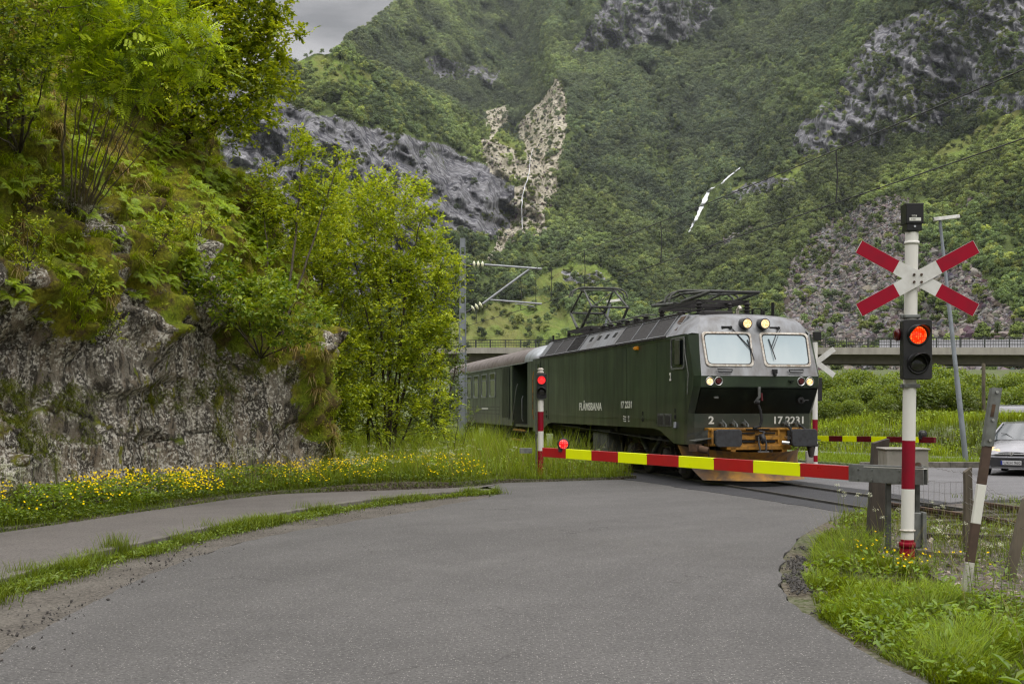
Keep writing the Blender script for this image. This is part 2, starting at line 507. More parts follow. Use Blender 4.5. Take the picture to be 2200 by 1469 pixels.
paint('rust_brown', (.1, .055, .03), (.035, .025, .018), .85, scale=3, grime=.9)
paint('underframe', (.028, .025, .022), (.05, .04, .03), .8, scale=3, grime=.8)
paint('equipment_grey', (.09, .095, .085), (.04, .04, .035), .7, scale=3, grime=.8)
paint('buffer_iron', (.055, .057, .062), (.03, .028, .028), .55, metal=.4, scale=6, grime=.7)
paint('rail_steel', (.1, .095, .09), (.05, .045, .04), .5, metal=.5, scale=2)
paint('ochre', (.42, .2, .018), (.09, .045, .015), .6, scale=3, grime=.85)
def plow():
    m = new('plow_paint'); t = NT(m); p = t.pos()
    n = t.noise(t.pos((1, 1, .4)), 3., 6, .7); n2 = t.noise(p, 1.2, 4, .6, .8)
    c = t.mix(t.ramp(n2, .4, .62), (.4, .2, .035), (.14, .085, .05))
    c = t.mix(t.ramp(n, .5, .66, 0, .8), c, (.09, .07, .055))
    t.done(t.bsdf(c, .55, bump=n, bstr=.1, spec=.4)); return m
plow()
paint('frame_white', (.62, .59, .53), (.22, .13, .06), .6, scale=9, grime=.65)
paint('lettering', (.72, .72, .66), (.5, .5, .45), .6, grime=.2)
paint('chrome', (.6, .6, .6), rough=.2, metal=.9, grime=.2)
paint('rubber', (.012, .012, .012), rough=.7)
def simple(name, c, rough=.4, emis=None, es=0., metal=0., spec=.5):
    m = new(name); t = NT(m); t.done(t.bsdf(c, rough, metal, emis=emis, estr=es, spec=spec)); return m
def windscreen():
    m = new('windscreen_glass'); t = NT(m); p = t.pos()
    z = t.n('ShaderNodeSeparateXYZ', {0: p}).outputs[2]
    c = t.mix(t.ramp(z, 2.6, 3.35), (.34, .42, .45), (.24, .33, .38))  # pale reflection painted into the pane colour, stronger towards the bottom
    c = t.mix(t.ramp(t.noise(t.pos((1, 1, .3)), 1.5, 3), .4, .7, 0, .3), c, (.55, .6, .6))
    t.done(t.bsdf(c, .06, spec=.8, emis=(.45, .58, .64), estr=.0)); return m
windscreen()
simple('dark_glass', (.012, .016, .016), .05, spec=.9)
simple('car_glass', (.035, .045, .05), .05, spec=.9)
def lampglow(name, c, hot, es, dots=0.):
    m = new(name); t = NT(m); p = t.pos()
    if dots:
        v = t.vor(p, dots, rnd=.25); f = t.ramp(v.outputs['Distance'], .12, .5, 1, 0)
    else:
        f = t.ramp(t.noise(p, 22, 2), .35, .6)
    e = t.mix(f, c, hot)
    t.done(t.bsdf((.1, .02, .01), .2, emis=e, estr=es)); return m
lampglow('headlamp_glow', (1., .55, .16), (1., .82, .5), 1.3)
lampglow('signal_red', (.9, .02, .0), (1., .33, .06), 1.25, 42.)
lampglow('signal_red_far', (1., .01, .02), (1., .04, .04), 1.2)
lampglow('barrier_red', (.75, .0, .01), (1., .3, .25), 1.25, 30.)
simple('lens_red', (.07, .004, .006), .1)
simple('lens_off', (.04, .04, .035), .12)
simple('black_plastic', (.009, .009, .01), .35)
paint('black_paint', (.012, .012, .013), (.03, .028, .026), .45, scale=4, grime=.4)
paint('white_paint', (.72, .71, .66), (.5, .47, .4), .5, scale=2.5, streak=3, grime=.3)
paint('sign_white', (.66, .66, .63), (.4, .38, .33), .45, scale=3, grime=.5)
paint('sign_red', (.32, .002, .02), (.22, .006, .022), .5, scale=3, grime=.6, spec=.2)
paint('post_red', (.27, .004, .02), (.15, .01, .018), .5, scale=3, streak=2, grime=.6, spec=.2)
paint('arm_red', (.46, .008, .012), (.3, .01, .012), .35, scale=3, grime=.35, coat=.3)
paint('arm_red_dark', (.13, .004, .008), (.08, .004, .008), .4, scale=3, grime=.35)
paint('arm_yellow', (.74, .82, .0), (.6, .6, .01), .35, scale=2, grime=.2, emis=.12)  # slight glow added to brighten the yellow; the arm is no lamp
paint('zinc', (.2, .21, .2), (.11, .11, .1), .55, metal=.35, scale=4, grime=.8)
paint('mechanism_grey', (.3, .28, .24), (.13, .12, .1), .6, scale=3, streak=2, grime=.6)
paint('mast_grey', (.25, .275, .3), (.12, .13, .14), .6, metal=.2, scale=1, grime=.5)
paint('tube_alu', (.3, .315, .33), (.18, .19, .2), .4, metal=.6, scale=3)
simple('porcelain', (.85, .85, .62), .15)
paint('wire', (.03, .03, .03), rough=.6)
paint('post_brown', (.085, .05, .035), (.045, .03, .02), .7, scale=4, grime=.6)
paint('peeling_white', (.5, .48, .42), (.1, .09, .075), .8, scale=7, streak=3, grime=1.)
paint('old_wood', (.15, .125, .09), (.05, .042, .03), .9, scale=3, streak=14, grime=1., bump=.5)
paint('dark_wood', (.035, .028, .022), (.08, .065, .05), .9, scale=3, streak=10, grime=.9, bump=.5)
paint('galvanised_wire', (.3, .29, .28), (.12, .09, .07), .5, metal=.6, scale=20, grime=.8)
paint('concrete', (.3, .28, .25), (.15, .14, .12), .9, scale=3, grime=.7, bump=.2)
paint('car_silver', (.24, .24, .255), (.2, .2, .21), .28, metal=.6, scale=.6, grime=.3, coat=.6)
paint('car_plastic', (.03, .03, .032), rough=.5)
simple('plate_white', (.55, .55, .55), .4); simple('plate_blue', (.01, .03, .25), .4); simple('plate_ink', (.015, .015, .015), .5)
simple('amber', (.7, .26, .01), .3)
paint('roof_brown', (.2, .17, .155), (.11, .085, .07), .6, scale=1.2, streak=.6, grime=.8, metal=.15)
paint('roof_silver', (.42, .45, .47), (.2, .2, .2), .4, metal=.4, scale=1.2, grime=.6)
paint('bark', (.085, .07, .045), (.035, .028, .02), .9, scale=6, streak=3, grime=.9, bump=.5)
paint('pale_bark', (.2, .17, .12), (.09, .07, .05), .9, scale=6, streak=2, grime=.8)
foliage('leaf', .4, gloss=.035)
foliage('grass_blade', .35, gloss=.015)
foliage('far_leaf', .35, inst=True, gloss=0)
def haze():
    m = new('valley_haze'); m.use_nodes = True; m.node_tree.nodes.clear(); o = m.node_tree.nodes.new('ShaderNodeOutputMaterial'); v = m.node_tree.nodes.new('ShaderNodeVolumeScatter')
    v.inputs['Color'].default_value = (.86, .93, 1, 1); v.inputs['Density'].default_value = .00006; m.node_tree.links.new(v.outputs[0], o.inputs['Volume']); return m
haze()
foliage('flower', .2, gloss=0)
M = MATS
# ------------------------------------------------------------------ camera, sky, sun
cam = bpy.data.cameras.new('camera'); co = bpy.data.objects.new('camera', cam); COL.objects.link(co)
co.location = (0, 0, 1.75); co.rotation_euler = (PI / 2, 0, 0)
cam.sensor_width = 36; cam.lens = 36 * 2620 / 2200; cam.shift_y = 137.1 / 2200
cam.clip_start = .1; cam.clip_end = 12000
SC.camera = co
SUN_EL, SUN_AZ = 52, 150     # elevation, compass-like rotation (from +Y clockwise)
w = bpy.data.worlds.new('World'); SC.world = w; w.use_nodes = True
nt = w.node_tree; nt.nodes.clear()
wo = nt.nodes.new('ShaderNodeOutputWorld')
sky = nt.nodes.new('ShaderNodeTexSky'); sky.sky_type = 'NISHITA'; sky.sun_disc = False
sky.sun_elevation = R(SUN_EL); sky.sun_rotation = R(SUN_AZ)
b1 = nt.nodes.new('ShaderNodeBackground'); b1.inputs[1].default_value = .1
nt.links.new(sky.outputs[0], b1.inputs[0])
# overcast layer: bright overhead, darker grey towards the horizon, broken by soft cloud
tc = nt.nodes.new('ShaderNodeTexCoord'); sx = nt.nodes.new('ShaderNodeSeparateXYZ'); nt.links.new(tc.outputs['Generated'], sx.inputs[0])
mpn = nt.nodes.new('ShaderNodeMapping'); mpn.inputs['Scale'].default_value = (1, 1, 3.2); nt.links.new(tc.outputs['Generated'], mpn.inputs[0])
no = nt.nodes.new('ShaderNodeTexNoise'); no.inputs['Scale'].default_value = 5.2; no.inputs['Detail'].default_value = 6; no.inputs['Roughness'].default_value = .52
no.inputs['Distortion'].default_value = .4
nt.links.new(mpn.outputs[0], no.inputs['Vector'])
mr = nt.nodes.new('ShaderNodeMapRange'); mr.inputs[1].default_value = .3; mr.inputs[2].default_value = .95; mr.inputs[3].default_value = .47; mr.inputs[4].default_value = 3.1
nt.links.new(sx.outputs[2], mr.inputs[0])
cr = nt.nodes.new('ShaderNodeMapRange'); cr.inputs[1].default_value = .34; cr.inputs[2].default_value = .66; cr.inputs[3].default_value = .55; cr.inputs[4].default_value = 1.42
nt.links.new(no.outputs[0], cr.inputs[0])
mu = nt.nodes.new('ShaderNodeMath'); mu.operation = 'MULTIPLY'; nt.links.new(mr.outputs[0], mu.inputs[0]); nt.links.new(cr.outputs[0], mu.inputs[1])
b2 = nt.nodes.new('ShaderNodeBackground'); b2.inputs[0].default_value = (1., .98, .985, 1); nt.links.new(mu.outputs[0], b2.inputs[1])
ms = nt.nodes.new('ShaderNodeMixShader'); ms.inputs[0].default_value = .9
nt.links.new(b1.outputs[0], ms.inputs[1]); nt.links.new(b2.outputs[0], ms.inputs[2]); nt.links.new(ms.outputs[0], wo.inputs[0])
sl = bpy.data.lights.new('sun', 'SUN'); sl.energy = 1.1; sl.angle = R(50); sl.color = (1, .95, .86)
so = bpy.data.objects.new('sun', sl); COL.objects.link(so)
sd = Vector((math.sin(R(SUN_AZ)) * math.cos(R(SUN_EL)), math.cos(R(SUN_AZ)) * math.cos(R(SUN_EL)), math.sin(R(SUN_EL))))
so.rotation_euler = sd.to_track_quat('Z', 'Y').to_euler(); so.location = sd * 100

SC.view_settings.view_transform = 'Standard'; SC.view_settings.look = 'None'; SC.view_settings.exposure = 0; SC.view_settings.gamma = 1
SC.cycles.max_bounces = 6; SC.cycles.diffuse_bounces = 3; SC.cycles.glossy_bounces = 2; SC.cycles.transmission_bounces = 4; SC.cycles.transparent_max_bounces = 4
SC.cycles.caustics_reflective = False; SC.cycles.caustics_refractive = False
SC.cycles.use_denoising = True
SC.cycles.denoiser = 'OPENIMAGEDENOISE'
SC.cycles.denoising_input_passes = 'RGB_ALBEDO_NORMAL'
SC.cycles.denoising_prefilter = 'ACCURATE'
SC.cycles.sample_clamp_indirect = 4.
SC.cycles.pixel_filter_type = 'BLACKMAN_HARRIS'; SC.cycles.filter_width = 1.3

# ------------------------------------------------------------------ ground
TH = 12.35
TD = Vector((-math.sin(R(TH)), math.cos(R(TH)), 0)); TL = Vector((math.cos(R(TH)), math.sin(R(TH)), 0))
TO = Vector((5.386, 26.68, 0))
def track(lat, t, z=0): return TO + TL * lat + TD * t + Vector((0, 0, z))

def bank_z(x, y):
    """grass bank beyond the main road"""
    x = np.asarray(x, float); y = np.asarray(y, float)
    foot = np.interp(x, [5, 10, 12, 14, 18, 22, 40, 90], [51, 50.5, 49.5, 46.5, 43.2, 41.5, 40, 40])
    h = sstep(y - foot, 0, 9) * (1.05 + .25 * np.sin(x * .4)) * sstep(x, 4, 9)
    h = h + sstep(y - foot, 9, 60) * 1.1 * sstep(x, 4, 9)
    h = h + (fbm(np.stack([x * .3, y * .3], -1), 3, 4) - .5) * .8 * sstep(y - foot, 0, 3) * sstep(x, 4, 9)
    return h

def ground_z(x, y):
    x = np.asarray(x, float); y = np.asarray(y, float)
    z = gz(x, y) - .05
    z = np.maximum(z, z + bank_z(x, y))
    # valley floor lifts slowly towards the foot of the mountains
    return z + sstep(y, 90, 330) * 9
xs = np.unique(np.concatenate([np.linspace(-3000, -60, 14), np.linspace(-60, 60, 121), np.linspace(60, 3000, 14)]))
ys = np.unique(np.concatenate([np.linspace(-2000, -20, 8), np.linspace(-20, 90, 120), np.linspace(90, 340, 30), np.linspace(340, 6000, 12)]))
X, Y = np.meshgrid(xs, ys); Z = ground_z(X, Y)
nx = len(xs); V = np.stack([X.ravel(), Y.ravel(), Z.ravel()], -1)
i = np.arange(len(ys) - 1)[:, None] * nx + np.arange(nx - 1)[None]; i = i.ravel()
g = link('ground', np_mesh('ground', V, np.stack([i, i + 1, i + nx + 1, i + nx], -1), smooth=True), M['meadow_soil']); g['kind'] = 'structure'

road_l = [(-2.6, -12), (-2.9, -4), (-3.2, 3), (-3.5, 7), (-3.59, 8.55), (-3.67, 9.29), (-3.75, 10.91), (-3.75, 12.28), (-3.71, 13.88), (-3.5, 15.63), (-3.1, 16.89), (-2.42, 18.4), (-1.6, 20.4), (-1.01, 22.0), (-.44, 23.3)]
road_r = [(3.9, -12), (3.4, -3), (3.0, 4), (2.61, 7.67), (2.55, 8.36), (2.51, 9.39), (2.47, 10.11), (2.5, 11.0), (2.72, 12.45), (3.15, 14.18), (3.83, 16.18), (4.63, 18.09), (5.54, 19.9)]
# near road up to the patch of darker asphalt along the rails
near = road_l + [(-.2, 24.4), (-.7, 26.), (-.15, 27.9), (.87, 28.3), (1.95, 28.8), (2.6, 29.0), (3.1, 27.9), (3.59, 26.2), (4.29, 24.0), (4.8, 22.3), (5.18, 21.0), (5.54, 19.9)] + road_r[::-1][1:]
sheet('road', near, 0., M['asphalt'], 1.2, wob=.16)
cross = [(2.4, 31.3), (2.7, 29.0), (3.1, 27.9), (3.59, 26.2), (4.29, 24.0), (4.8, 22.3), (5.18, 21.0), (5.5, 19.7), (7.9, 22.1), (7.4, 25.2), (6.6, 28.6), (5.5, 32.5)]
sheet('road_patch', cross, .005, M['fresh_asphalt'], 1., wob=.1)
farr = [(5.3, 32.5), (6.5, 28.6), (7.3, 25.2), (7.8, 22.0), (8.6, 22.6), (9.8, 22.9), (14, 22.4), (24, 21), (60, 19), (90, 18), (90, 33), (60, 34.2), (20, 36.3), (13.8, 37.0), (11, 36.8), (9.4, 37.5), (7.5, 42), (4, 50), (-2, 64), (-7, 63), (0, 47)]
sheet('main_road', farr, .002, M['far_asphalt'], 2.)
# pavement with its kerb
kerb = [(-4.2, -12), (-4.5, -2), (-4.9, 7), (-4.93, 11.0), (-4.82, 12.62), (-4.72, 13.75), (-4.51, 14.77), (-4.28, 16.01), (-3.99, 17.41), (-3.59, 18.84), (-3.09, 20.25), (-2.45, 21.6), (-1.75, 22.88), (-1.1, 23.9), (-.46, 24.6)]
pouter = [(-5.6, -12), (-6.2, -2), (-6.6, 8), (-6.8, 13), (-6.72, 16.01), (-6.31, 17.41), (-5.8, 19.23), (-5.04, 21.7), (-4.32, 23.3), (-3.44, 24.7), (-2.35, 25.5), (-1.39, 26.0), (-.7, 26.7), (-.2, 27.8)]
kz = .09
sheet('pavement', kerb + [(-.3, 25.2), (-.5, 26.4)] + pouter[::-1], kz, M['pavement_asphalt'], 1., wob=.12,
      zf=lambda x, y: gz(x, y) - kz * sstep(y, 22.5, 25.5))
mk = MB()
kp = smoothline([(x, y, 0) for x, y in kerb[2:]], 5)
dist = 0
for a, b in zip(kp, kp[1:]):
    if a.y > 24.2: break
    zt = kz * (1 - float(sstep(a.y, 22.5, 25.5)))
    mk.box(((a.x + b.x) / 2, (a.y + b.y) / 2, zt - .09 + .012), ((b - a).length * .985, .13, .2), rz=math.atan2(b.y - a.y, b.x - a.x))
ko = mk.build('kerb', M['kerb_stone'], bevel=.012); ko['kind'] = 'structure'
sheet('dirt_strip', kerb + road_l[::-1], -.012, M['dirt_strip'], .6, zf=lambda x, y: gz(x, y) + .03 * (fbm(np.stack([x * 1.5, y * 1.5], -1), 3) - .3))
verge_r = road_r[:] + [(6.3, 20.8), (8.5, 14), (11, 5), (13, -12)]
sheet('verge', verge_r, -.02, M['verge_soil'], .5, zf=lambda x, y: .16 * (fbm(np.stack([x * .9, y * .9], -1), 3) - .35) * sstep(x, 2.9, 3.8))
foot = [(-9.6, -8), (-9.7, 0), (-9.6, 7), (-9.3, 11), (-8.7, 14), (-8.0, 16.2), (-7.4, 18.2), (-6.7, 20.5), (-5.9, 22.7), (-5.0, 24.6), (-4.3, 26.3), (-4.2, 27.6), (-4.7, 29.6), (-5.8, 32.5), (-7.5, 36), (-9.5, 40), (-13, 46), (-20, 54)]
sheet('roadside_bank', pouter + [(.87, 28.2), (2.0, 28.8), (3.0, 29.4), (2.6, 31.5), (.9, 38), (-1.2, 47), (-4, 60), (-12, 62), (-14, 47), (-10.4, 40), (-8.4, 36), (-6.8, 32), (-6, 28), (-6.5, 25), (-8.5, 20), (-10, 14), (-10.5, 7), (-10.6, 0), (-9, -12)], -.02, M['verge_soil'], .7,
      zf=lambda x, y: .08 + .14 * fbm(np.stack([x * .8, y * .8], -1), 3) - .1 * sstep(x, -1.5, 1.5))
# track bed
bedp = [track(-1.9, t) for t in range(-40, 90, 5)] + [track(1.9, t) for t in range(85, -45, -5)]
sheet('track_bed', [(p.x, p.y) for p in bedp if not (0)], -.035, M['ballast'], 1.)
gp = [(4.7, 15.5), (4.25, 14.2), (4.4, 12.9), (4.2, 11.6), (4.5, 10.7), (5.2, 9.7), (6.5, 8.4), (9.5, 6.5), (8.0, 14), (6.9, 17.8), (6.2, 18.9), (5.3, 17.6)]
sheet('gravel_patch', gp, .03, M['ballast'], .5, wob=.3)
# pavement and kerb beyond the main road
sheet('far_pavement', [(5.5, 47.5), (9, 47), (11.8, 45.8), (13.6, 42.2), (17, 39.4), (40, 37), (90, 35.6), (90, 37.4), (40, 38.8), (18.5, 41.2), (15.2, 44.3), (13.2, 47.8), (9.5, 49.2), (5.0, 49.6)], .06, M['far_asphalt'], 2.)
sheet('far_verge', [(7.8, 42), (9.6, 37.8), (11, 37.1), (13.8, 37.3), (20, 36.6), (40, 35.4), (40, 37), (17, 39.4), (13.6, 42.2), (11.8, 45.8), (9, 47), (6, 47.4)], .045, M['meadow_soil'], 1.)
mk = MB()
fk = smoothline([(10.6, 37.1, 0), (12.0, 37.15, 0), (13.8, 37.25, 0), (20, 36.5, 0), (40, 35.3, 0)], 8)
for a, b in zip(fk, fk[1:]):
    mk.box(((a.x + b.x) / 2, (a.y + b.y) / 2, -.09), ((b - a).length * .99, .22, .26), rz=math.atan2(b.y - a.y, b.x - a.x))
ko = mk.build('far_kerb', M['kerb_stone'], bevel=.02); ko['kind'] = 'structure'

# rails and sleepers
rt = empty('railway_track', (0, 0, 0), 0, 'single railway track with steel rails crossing the road and running off past the fence', 'railway track')
for s in (-1, 1):
    for a, b, zz in ((-45, -6.9, .0), (-6.9, 6.5, -.145), (6.5, 75, .0)):
        m = MB()
        p, q = track(s * .752, a), track(s * .752, b)
        z0 = .016 + zz
        m.bar(p + Vector((0, 0, z0 + .155)), q + Vector((0, 0, z0 + .155)), .068, .04)
        m.bar(p + Vector((0, 0, z0 + .07)), q + Vector((0, 0, z0 + .07)), .02, .13)
        m.bar(p + Vector((0, 0, z0 + .005)), q + Vector((0, 0, z0 + .005)), .13, .02)
        m.build('rail', M['rail_steel'] if zz else M['rust_brown'], rt)
    # flangeway in the asphalt
    m = MB(); p, q = track(s * .69, -6.6), track(s * .69, 6); z = Vector((0, 0, .0085))
    m.bar(p + z, q + z, .055, .002); m.build('flangeway', M['vent_hole'], rt)
m0 = MB(); m0.box((0, 0, 0), (2.5, .24, .16))
sl0 = None
for k in range(62):
    t = -7.6 - k * .62 if k < 40 else 7 + (k - 40) * .62
    p = track(RNG.uniform(-.03, .03), t, .005)
    if sl0 is None:
        sl0 = m0.build('sleeper', M['dark_wood'], rt, bevel=.015); o = sl0
    else:
        o = sl0.copy(); COL.objects.link(o)
    o.location = p; o.rotation_euler = (0, 0, R(TH) + RNG.uniform(-.02, .02))

# ------------------------------------------------------------------ the rock slope on the left
ridge = [(-30, -20), (-30, -8), (-29, 2), (-28, 8), (-26.5, 13), (-25.6, 16), (-25, 19), (-24.2, 22), (-23.4, 25), (-22.6, 28), (-22, 31), (-21.6, 33.5), (-21.6, 36), (-22, 39), (-23, 43), (-25, 48), (-28, 56), (-34, 66)]
NS, NTT = 900, 330
fs_ = smoothline([(x, y, 0) for x, y in foot], 30); rs_ = smoothline([(x, y, 0) for x, y in ridge], 30)
FP = np.array(fs_)[:, :2]; RP = np.array(rs_)[:, :2]
L = np.concatenate([[0], np.cumsum(np.linalg.norm(np.diff(FP, axis=0), axis=1))])
# more columns where it is near and in view
u = np.linspace(0, 1, NS); s0 = np.interp(12.2, FP[:, 1], L) if False else L[np.argmin(abs(FP[:, 1] - 11))]
s1 = L[np.argmin(abs(FP[:, 1] - 36))]
sv = np.interp(u, [0, .06, .93, 1], [0, s0, s1, L[-1]])
F_ = np.stack([np.interp(sv, L, FP[:, 0]), np.interp(sv, L, FP[:, 1])], -1)
G_ = np.stack([np.interp(sv, L, RP[:, 0]), np.interp(sv, L, RP[:, 1])], -1)
D_ = G_ - F_; D_ /= np.linalg.norm(D_, axis=1)[:, None]
tt = np.linspace(0, 1, NTT)
pd = [-.35, 0., .12, .25, .42, .75, 1.3, 2.5, 4.4, 7.0, 11.5, 18]
pz = [-.5, 0., 1.0, 2.1, 2.95, 3.7, 4.85, 7.0, 9.5, 12.2, 16, 19.5]
pl = np.concatenate([[0], np.cumsum(np.hypot(np.diff(pd), np.diff(pz)))])
pv = np.interp(tt, [0, .82, 1], [0, pl[9], pl[-1]])
dd = np.interp(pv, pl, pd); zz = np.interp(pv, pl, pz)
P = np.zeros((NS, NTT, 3))
P[..., :2] = F_[:, None] + D_[:, None] * dd[None, :, None]
# cliff height varies along the face
hv = 1 + .28 * (fbm(np.stack([sv * .18, sv * 0], -1), 2, 9) - .5) * 2
P[..., 2] = zz[None] * np.where(zz > 0, hv[:, None], 1)
out = np.stack([-D_[:, 0], -D_[:, 1], np.full(NS, .35)], -1)[:, None]
n_big = fbm(P * .42, 3, 21) - .5
n_mid = fbm(P * np.array([1.15, 1.15, .8]), 4, 31)
rid = 1 - abs(2 * n_mid - 1)
blk = vnoise(P * np.array([.8, .8, .62]) + 3.3, 5); st = np.floor(blk * 5) / 5 + sstep((blk * 5) % 1, .8, 1) / 5
n_fine = fbm(P * 5.5, 4, 41) - .5
n_lump = fbm(P * 1.7, 2, 61)
zzg = P[..., 2]
cl = 1 - sstep(zzg + (fbm(P * .6, 4, 77) - .5) * 5.2 + 3.4 * sstep(P[..., 1], 23.2, 27.2), 3.1, 4.3)          # bare cliff amount
up = sstep(zz, -.5, .4)[None]
blk2 = vnoise(P @ np.array([[.5, .1, .25], [-.1, .5, .2], [-.3, -.2, .6]]) + 7.7, 15); st2 = np.floor(blk2 * 4) / 4 + sstep((blk2 * 4) % 1, .88, 1) / 4
off = n_big * 1.5 * sstep(zz, 0, 3)[None] + (rid - .7) * .12 * cl + (st - .5) * .3 * cl * up + (st2 - .5) * .9 * cl * up + n_fine * .14 * cl + (1 - cl) * ((n_lump - .5) * 1.5 + (fbm(P * 3.1, 2, 66) - .5) * .5 + n_fine * .16) + .25 * (1 - cl)
# an upper outcrop of bare rock above the first ledge
P = P + out * off[..., None]
k = .3 * (1 - np.clip((zz - 0) / 2, 0, 1))
cliffA = cl
outc = sstep(fbm(P * np.array([.7, .7, .6]) + 9.1, 3, 91), .52, .58) * sstep(P[..., 2], 2.6, 3.2) * (1 - sstep(P[..., 2], 4.6, 6.0))
moss = np.clip(1 - cliffA, 0, 1) * (1 - outc * .9)
moss = np.clip(moss, .12, 1)
i = (np.arange(NS - 1)[:, None] * NTT + np.arange(NTT - 1)[None]).ravel()
Fh = np.stack([i, i + NTT, i + NTT + 1, i + 1], -1)
colh = np.zeros((NS * NTT, 3), np.float32); colh[:, 0] = moss.ravel()
hill = link('rock_slope', np_mesh('rock_slope', P.reshape(-1, 3), Fh, colh, smooth=True), M['mossy_rock']); hill['kind'] = 'structure'
HP, HM = P, moss
hill_bvh = BVHTree.FromPolygons([tuple(v) for v in P[::2, ::2].reshape(-1, 3)], [(a * ((NTT + 1) // 2) + b, (a + 1) * ((NTT + 1) // 2) + b, (a + 1) * ((NTT + 1) // 2) + b + 1, a * ((NTT + 1) // 2) + b + 1) for a in range((NS + 1) // 2 - 1) for b in range((NTT + 1) // 2 - 1)])
def on_hill(az, el):
    """point of the slope seen from the road at a bearing (x per metre forward) and a rise (z per metre forward)"""
    d = Vector((az, 1, el)).normalized()
    h, n, _, _ = hill_bvh.ray_cast(Vector((0, 0, 1.75)), d)
    return (h, n) if h else (None, None)
def S(x, y): return on_hill((x - 1100) / 2620, (871.6 - y) / 2620)
# ------------------------------------------------------------------ locomotive (local: x to its left in the picture's sense, y backwards, z up)
loco = empty('locomotive', TO, R(TH), 'dark green electric locomotive with silver cab roof and yellow plow, headlights on', 'locomotive')
LEN = 15.2
def rr(w, h, r, n=5, skew=0.):
    """rounded rectangle outline"""
    pts = []
    for cx, cy, a0 in ((w / 2 - r, h / 2 - r, 0), (-w / 2 + r, h / 2 - r, 90), (-w / 2 + r, -h / 2 + r, 180), (w / 2 - r, -h / 2 + r, 270)):
        for k in range(n + 1):
            a = R(a0 + 90 * k / n); pts.append((cx + r * math.cos(a), cy + r * math.sin(a)))
    return pts
# body shell: cross sections from the front corner backwards
def skirt(t):
    for e in (t, LEN - t):
        if e < 1.25: return .90
    e = min(t, LEN - t)
    return float(np.interp(e, [1.25, 1.7, 2.2, 2.7], [.90, 1.03, 1.18, 1.22]))
ts = [.45, .6, 1.25, 1.45, 1.7, 1.95, 2.2, 2.45, 2.7, 4, 6, 8, 10, 12, 12.5, 12.75, 13, 13.25, 13.5, 13.75, 13.95, 14.8, 15.05, LEN]
m = MB()
for s in (-1, 1):
    rows = []
    for t in ts:
        tap = .06 if t < .5 or t > 15 else 0
        rows.append([(s * (1.49 - tap * .4), t, z) for z in (skirt(t), 1.3, 1.6, 2.17, 2.4, 2.9, 3.32)])
    # the side edge follows the slanted nose
    rows[0] = [(s * 1.47, y, z) for y, z in ((.45, .9), (.45, 1.3), (.42, 1.6), (.10, 2.17), (.06, 2.4), (.26, 2.9), (.44, 3.32))]
    m.grid(rows, smooth=False)
# rear wall
m.add([(-1.466, LEN, .9), (1.466, LEN, .9), (1.466, LEN, 3.32), (-1.466, LEN, 3.32)], [(0, 1, 2, 3)])
# nose below the silver band
C = [(.30, 1.27, 1.36), (.30, 1.58, 1.36), (-.10, 2.17, 1.37), (-.12, 2.40, 1.365)]
SD = [(.45, 1.3), (.42, 1.6), (.10, 2.17), (.06, 2.4)]
for s in (-1, 1):
    m.grid([[(s * l, t, z) for t, z, l in C], [(s * 1.47, t, z) for t, z in SD]], smooth=False)
m.grid([[(-l, t, z) for t, z, l in C[:2]], [(l, t, z) for t, z, l in C[:2]]], smooth=False)
m.grid([[(-1.367, -.085, 2.14), (-1.37, -.10, 2.17), (-1.365, -.12, 2.40)], [(1.367, -.085, 2.14), (1.37, -.10, 2.17), (1.365, -.12, 2.40)]], smooth=False)
# skirt under the nose
for s in (-1, 1):
    m.add([(s * 1.36, .30, 1.27), (s * 1.47, .45, 1.3), (s * 1.47, .45, .9), (s * 1.33, .34, .9)], [(0, 1, 2, 3)])
m.add([(-1.36, .30, 1.27), (1.36, .30, 1.27), (1.33, .34, .9), (-1.33, .34, .9)], [(0, 1, 2, 3)])
m.add([(-1.47, .45, .9), (1.47, .45, .9), (1.49, 15.1, 1.25), (-1.49, 15.1, 1.25)], [(0, 1, 2, 3)])
body = m.build('body', M['loco_green'], loco)
# body side ribs and seams
m = MB()
m.box((-1.497, 7.6, 1.44), (.012, 14.2, .014)); m.box((-1.497, 7.6, 3.27), (.02, 14.2, .02))
for t in (.52, 2.42, 4.75, 12.9): m.box((-1.495, t, 2.28), (.006, .012, 1.9))
m.build('side_seam', M['loco_green'], loco)
# black band of the nose, a hollow panel
m = MB()
n_ = 10
m.grid([[(a, .30 - .0 + (-.40) * q, 1.583 + q * .555) for q in (0, .33, .66, .965)] for a in np.linspace(-1.352, 1.352, n_)], smooth=False)
m.build('nose_panel', M['loco_panel'], loco)
# silver front above the band, with brow and roof
m = MB()
FR = [(-.12, 2.40, 1.362, 1.47, .06), (.05, 2.88, 1.335, 1.47, .26), (.20, 3.33, 1.30, 1.47, .45)]
rows = []
for t, z, l, sl_, st_ in FR:
    rows.append([(-l, t, z), (0, t - .02, z), (l, t, z)])
m.grid(rows, smooth=False)
br = [(.20, 3.33, 1.30), (.24, 3.43, 1.28), (.34, 3.60, 1.20), (.50, 3.70, 1.12), (.85, 3.765, 1.07), (1.6, 3.83, 1.07)]
xsn = np.linspace(-1, 1, 13)
m.grid([[(a * l, t + .10 * abs(a) ** 4, z + (1 - a * a) * .05 * min(1, (z - 3.33) * 3)) for a in xsn] for t, z, l in br], smooth=True)
